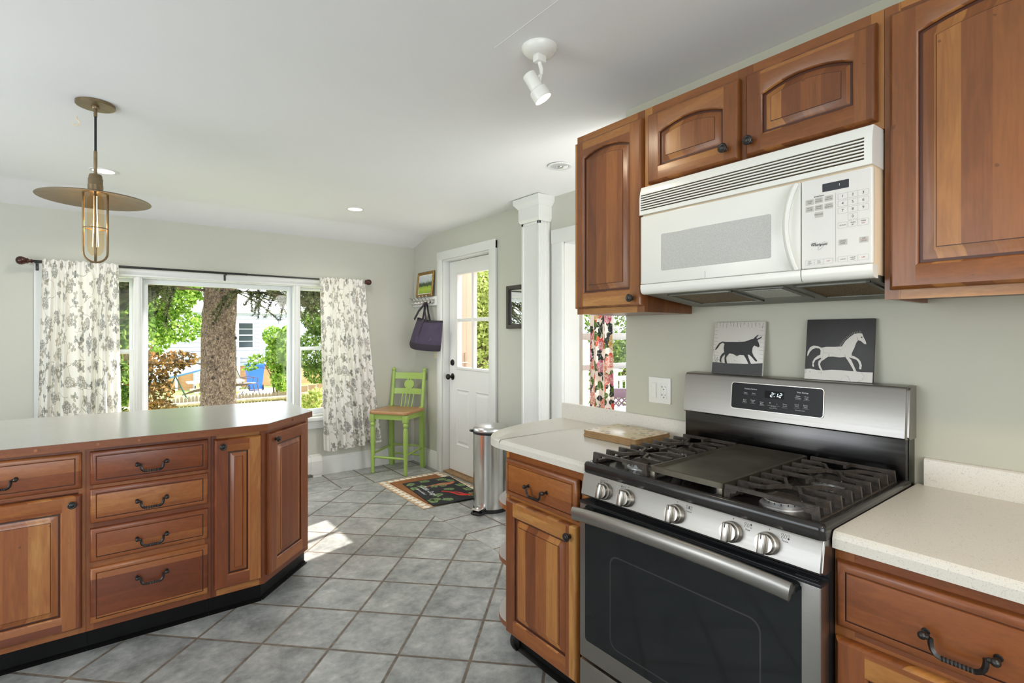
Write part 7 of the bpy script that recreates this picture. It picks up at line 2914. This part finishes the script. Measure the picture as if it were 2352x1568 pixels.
b = B()
b.box(3.2, 10.5, 20.6, HY - 1.5, GZ, GZ + 0.03)
gp = thing('gravel_patio', 'pale gravel patio strip in front of the house', 'patio', (6, 22, GZ))
obj('gravel', b, M['gravel'], gp, smooth=False)
b = B()
b.box(3.2, 10.5, 20.45, 20.6, GZ, GZ + 0.10)
obj('timber_edge', b, M['log'], gp, smooth=False)

# things on the patio
def local_thing(name, label, cat, loc, rz):
    return thing(name, label, cat, loc, rz)
PZ = GZ + 0.0301
t = thing('patio_chair', 'metal framed sling chair standing before the blue bin', 'chair', (4.06, 21.6, PZ), radians(95))
b = B()
b.box(-0.24, 0.24, -0.24, 0.24, 0.395, 0.41)
obj('seat', b, M['sling'], t, local=True)
b = B()
MB_ = Matrix.Translation((0, 0.24, 0.40)) @ Matrix.Rotation(radians(-22), 4, 'X')
b.M = MB_
b.box(-0.24, 0.24, 0, 0.015, 0, 0.60)
obj('backrest', b, M['sling'], t, local=True)
b = B()
for s in (-1, 1):
    b.tube([(s * 0.27, -0.30, 0), (s * 0.27, -0.22, 0.40), (s * 0.27, -0.26, 0.60), (s * 0.27, -0.10, 0.64), (s * 0.27, 0.30, 0.60), (s * 0.27, 0.33, 0.52)], 0.016, 8)
    b.tube([(s * 0.25, -0.24, 0.40), (s * 0.25, 0.24, 0.39), (s * 0.25, 0.50, 1.0)], 0.016, 8)
    b.tube([(s * 0.27, 0.10, 0.40), (s * 0.27, 0.34, 0)], 0.016, 8)
obj('frame', b, M['outmetal'], t, local=True)
t = thing('wheelie_bin', 'blue wheeled bin standing by the house wall', 'bin', (4.53, 22.9, PZ), 0)
b = B()
def sqr(w, d, z):
    return [(-w, -d, z), (w, -d, z), (w, d, z), (-w, d, z)]
R = b.strip([sqr(0.22, 0.22, 0.06), sqr(0.30, 0.30, 0.95), sqr(0.32, 0.32, 0.96), sqr(0.32, 0.32, 1.0)])
b.f(R[-1])
b.f(list(reversed(R[0])))
obj('body', b, M['bin'], t, local=True, smooth=False)
b = B()
b.box(-0.34, 0.34, -0.34, 0.36, 1.0, 1.06, bev=0.02)
obj('lid', b, M['bin'], t, local=True)
for s in (-1, 1):
    b = B()
    b.cyl((s * 0.23, -0.20, 0.11), (s * 0.28, -0.20, 0.11), 0.11, None, 18)
    obj('wheel', b, M['black'], t, local=True)
t = thing('picnic_table', 'pale wooden picnic table partly behind the spruce trunk', 'table', (2.62, 19.4, GZ), 0)
b = B()
b.box(-0.75, 0.85, -0.35, 0.35, 0.72, 0.76)
obj('tabletop', b, M['tablewood'], t, local=True, smooth=False)
b = B()
b.box(-0.6, 0.9, -0.75, -0.50, 0.43, 0.47)
obj('bench', b, M['tablewood'], t, local=True, smooth=False)
b = B()
b.box(-0.6, 0.9, 0.50, 0.75, 0.43, 0.47)
obj('bench', b, M['tablewood'], t, local=True, smooth=False)
for x in (-0.45, 0.6):
    b = B()
    b.tube([(x, -0.62, 0), (x, -0.1, 0.72)], 0.035, 6)
    b.tube([(x, 0.62, 0), (x, 0.1, 0.72)], 0.035, 6)
    b.box(x - 0.03, x + 0.03, -0.7, 0.7, 0.37, 0.43)
    obj('leg', b, M['tablewood'], t, local=True)
t = thing('paddle_board', 'white and blue paddle board tilted on the green stand', 'paddle board', (1.78, 21.8, -0.02), 0)
b = B()
MP_ = Matrix.Rotation(radians(-13), 4, 'Y') @ Matrix.Rotation(radians(12), 4, 'X')
b.M = MP_
def brd(z, k):
    return [(p[0], p[1], z) for p in [(1.35 * cos(2 * pi * i / 32) * k, 0.36 * k * math.copysign(abs(sin(2 * pi * i / 32)) ** 0.75, sin(2 * pi * i / 32)), 0) for i in range(32)]]
R = b.strip([brd(-0.06, 0.9), brd(-0.02, 1.0), brd(0.02, 1.0)], 1)
R2 = b.strip([brd(0.02, 1.0), brd(0.05, 0.97), brd(0.055, 0.9)], 0)
b.f(R2[-1], 0)
b.f(list(reversed(R[0])), 1)
obj('board', b, [M['board'], M['boardblue']], t, local=True)
t = thing('trestle_stand', 'dark green metal stand under the paddle board', 'stand', (1.75, 21.8, GZ), 0)
b = B()
for s in (-1, 1):
    b.tube([(-0.30, s * 0.25, 0), (0, 0, 0.80), (0.0, 0, 0.83)], 0.018, 8)
    b.tube([(0.34, s * 0.25, 0), (0, 0, 0.80)], 0.018, 8)
b.tube([(-0.16, -0.25 * .55, 0.36), (0.17, -0.25 * .55, 0.40)], 0.014, 8)
obj('frame', b, M['greenmetal'], t, local=True)
t = thing('shovel', 'shovel leaning on the house bay', 'shovel', (2.62, 23.5, GZ), 0)
b = B()
b.tube([(0, -0.10, 0.25), (0.10, 0.10, 0.95)], 0.016, 8)
obj('shaft', b, M['tablewood'], t, local=True)
b = B()
b.tube([(0.06, 0.1, 0.97), (0.06, 0.1, 1.08), (0.16, 0.11, 1.08), (0.16, 0.11, 0.97), (0.06, 0.1, 0.97)], 0.014, 8)
obj('grip', b, M['black'], t, local=True)
b = B()
b.prism([(-0.11, -0.14), (0.09, -0.14), (0.09, 0.16), (-0.11, 0.16)], -0.02, 0.0, frame='xy') if False else b.box(-0.12, 0.10, -0.15, -0.13, 0.0, 0.28)
obj('blade', b, M['outmetal'], t, local=True)
t = thing('satellite_dish', 'grey satellite dish mounted low on the house wall', 'dish', (5.77, HY - 0.36, 0.25), 0)
b = B()
b.lathe([(0.0005, 0.0), (0.12, 0.012), (0.24, 0.055), (0.30, 0.095), (0.295, 0.105), (0.12, 0.03), (0.0005, 0.018)], (0, 0, 0), 28, axis=(-0.35, -0.9, 0.15), cap=False)
obj('dish', b, M['roofing'], t, local=True)
b = B()
b.tube([(0, 0, 0), (0.05, 0.15, -0.1), (0.05, 0.32, -0.1)], 0.02, 8)
obj('arm', b, M['outmetal'], t, local=True)

# dry ornamental grass
rnd = random.Random(8)
t = thing('grass_clump', 'dry straw coloured grass clump at the patio end', 'plant', (4.55, 18.6, GZ), 0)
b = B()
for _ in range(420):
    a, l = rnd.uniform(0, 6.28), rnd.uniform(0.5, 1.05)
    r = rnd.uniform(0, .16)
    p = Vector((r * cos(a), r * sin(a), 0))
    d = Vector((cos(a) * rnd.uniform(.05, .4), sin(a) * rnd.uniform(.05, .4), 1))
    w = Vector((-sin(a), cos(a), 0)) * 0.008
    q = p + d * l * .6
    e = p + d * l + Vector((cos(a), sin(a), -0.3)) * 0.12 * l
    b.f([b.v(p - w), b.v(p + w), b.v(q + w * .8), b.v(q - w * .8)])
    b.f([b.v(q - w * .8), b.v(q + w * .8), b.v(e)])
obj('blades', b, M['straw'], t, smooth=False, local=True, recalc=False)

# beige storm door standing open outside the kitchen door
t = thing('storm_door', 'beige storm door folded open outside the kitchen door', 'door', (2.92, 4.64, -0.1), 0)
b = B()
b.box(2.735, 2.93, 4.60, 4.70, -0.12, 2.3)
b.box(2.735, 2.80, 4.585, 4.602, -0.12, 2.3, bev=0.004)
b.box(2.835, 2.870, 4.575, 4.602, -0.12, 2.3, bev=0.004)
obj('jamb', b, M['beige'], t)
b = B()
b.box(2.935, 3.02, 4.61, 4.65, -0.1, 2.25, bev=0.004)
b.box(3.022, 3.06, 4.615, 4.645, -0.1, 2.25, bev=0.003)
b.box(2.935, 3.06, 4.61, 4.65, -0.1, 0.15)
obj('leaf', b, M['beige'], t)
b = B()
b.box(2.905, 2.93, 4.590, 4.603, 0.98, 1.16, bev=0.004)
b.tube([(2.918, 4.592, 1.06), (2.918, 4.555, 1.06), (2.86, 4.548, 1.062), (2.83, 4.545, 1.055)], 0.008, 8)
obj('lever_handle', b, M['handlegrey'], t)
b = B()
b.box(2.725, 4.6, 3.36, 4.9, -0.12, -0.02)
struct('porch_floor', b, M['deckwood'], smooth=False)

# deck outside the pink room
b = B()
b.box(3.0, 9.0, 3.36, 6.4, -0.16, -0.10) if False else b.box(4.61, 9.0, 3.36, 6.4, -0.16, -0.10)
struct('deck_floor', b, M['deckwood'], smooth=False)
t = thing('deck_railing', 'white deck railing with capped post outside the pink room window', 'railing', (5.9, 5.2, -0.1), 0)
b = B()
b.box(5.82, 5.94, 5.14, 5.26, -0.1, 0.80)
obj('post', b, M['sidingtrim'], t, smooth=False)
b = B()
b.box(5.77, 5.99, 5.09, 5.31, 0.80, 0.835, bev=0.008)
obj('post_cap', b, M['sidingtrim'], t)
b = B()
b.box(5.94, 8.8, 5.16, 5.24, 0.66, 0.72)
b.box(5.94, 8.8, 5.17, 5.23, -0.02, 0.04)
MR = [(5.84, 5.2, 0.62), (4.9, 5.2, 0.0)]
b.tube([(5.84, 5.2, 0.66), (4.8, 5.25, -0.25)], 0.045, 4, up=(0, 0, 1))
obj('rail', b, M['sidingtrim'], t, smooth=False)
for i in range(14):
    b = B()
    x = 6.06 + i * 0.13
    b.box(x, x + 0.035, 5.185, 5.215, 0.03, 0.67)
    obj('baluster', b, M['sidingtrim'], t, smooth=False)
t = thing('garden_chair', 'mauve plastic chair with lattice back on the deck', 'chair', (5.13, 4.35, -0.10), radians(-35))
b = B()
b.box(-0.27, -0.225, 0.22, 0.26, 0.35, 0.78, bev=0.012)
b.box(0.225, 0.27, 0.22, 0.26, 0.35, 0.76, bev=0.012)
b.box(-0.24, 0.24, 0.225, 0.255, 0.62, 0.745, bev=0.008)
b.box(-0.24, 0.24, 0.225, 0.255, 0.36, 0.40, bev=0.008)
for k in range(-7, 8):
    for s in (-1, 1):
        x0_ = k * 0.075
        # lattice strips clipped to the back
        pts = []
        for z_ in (0.39, 0.63):
            pts.append((x0_ + s * (z_ - 0.51) * 1.0, z_))
        (xa, za), (xb_, zb_) = pts
        lo, hi = -0.235, 0.235
        tt = [0.0, 1.0]
        dx_ = xb_ - xa
        ok = True
        for lim, sg in ((lo, 1), (hi, -1)):
            fa, fb = (xa - lim) * sg, (xb_ - lim) * sg
            if fa < 0 and fb < 0:
                ok = False
            elif fa < 0:
                tt[0] = max(tt[0], fa / (fa - fb))
            elif fb < 0:
                tt[1] = min(tt[1], fa / (fa - fb))
        if ok and tt[1] - tt[0] > 0.05:
            p = (xa + dx_ * tt[0], za + (zb_ - za) * tt[0])
            q = (xa + dx_ * tt[1], za + (zb_ - za) * tt[1])
            b.tube([(p[0], 0.24 + s * 0.003, p[1]), (q[0], 0.24 + s * 0.003, q[1])], 0.014, 4, ry=0.45, up=(0, 0, 1))
obj('backrest', b, M['purple'], t, local=True)
b = B()
b.box(-0.26, 0.26, -0.24, 0.24, 0.36, 0.39, bev=0.01)
obj('seat', b, M['purple'], t, local=True)
for sx2 in (-1, 1):
    for sy2 in (-1, 1):
        b = B()
        b.cyl((sx2 * 0.23, sy2 * 0.21, 0.365), (sx2 * 0.26, sy2 * 0.25, 0.0), 0.024, 0.020, 10)
        obj('leg', b, M['purple'], t, local=True)
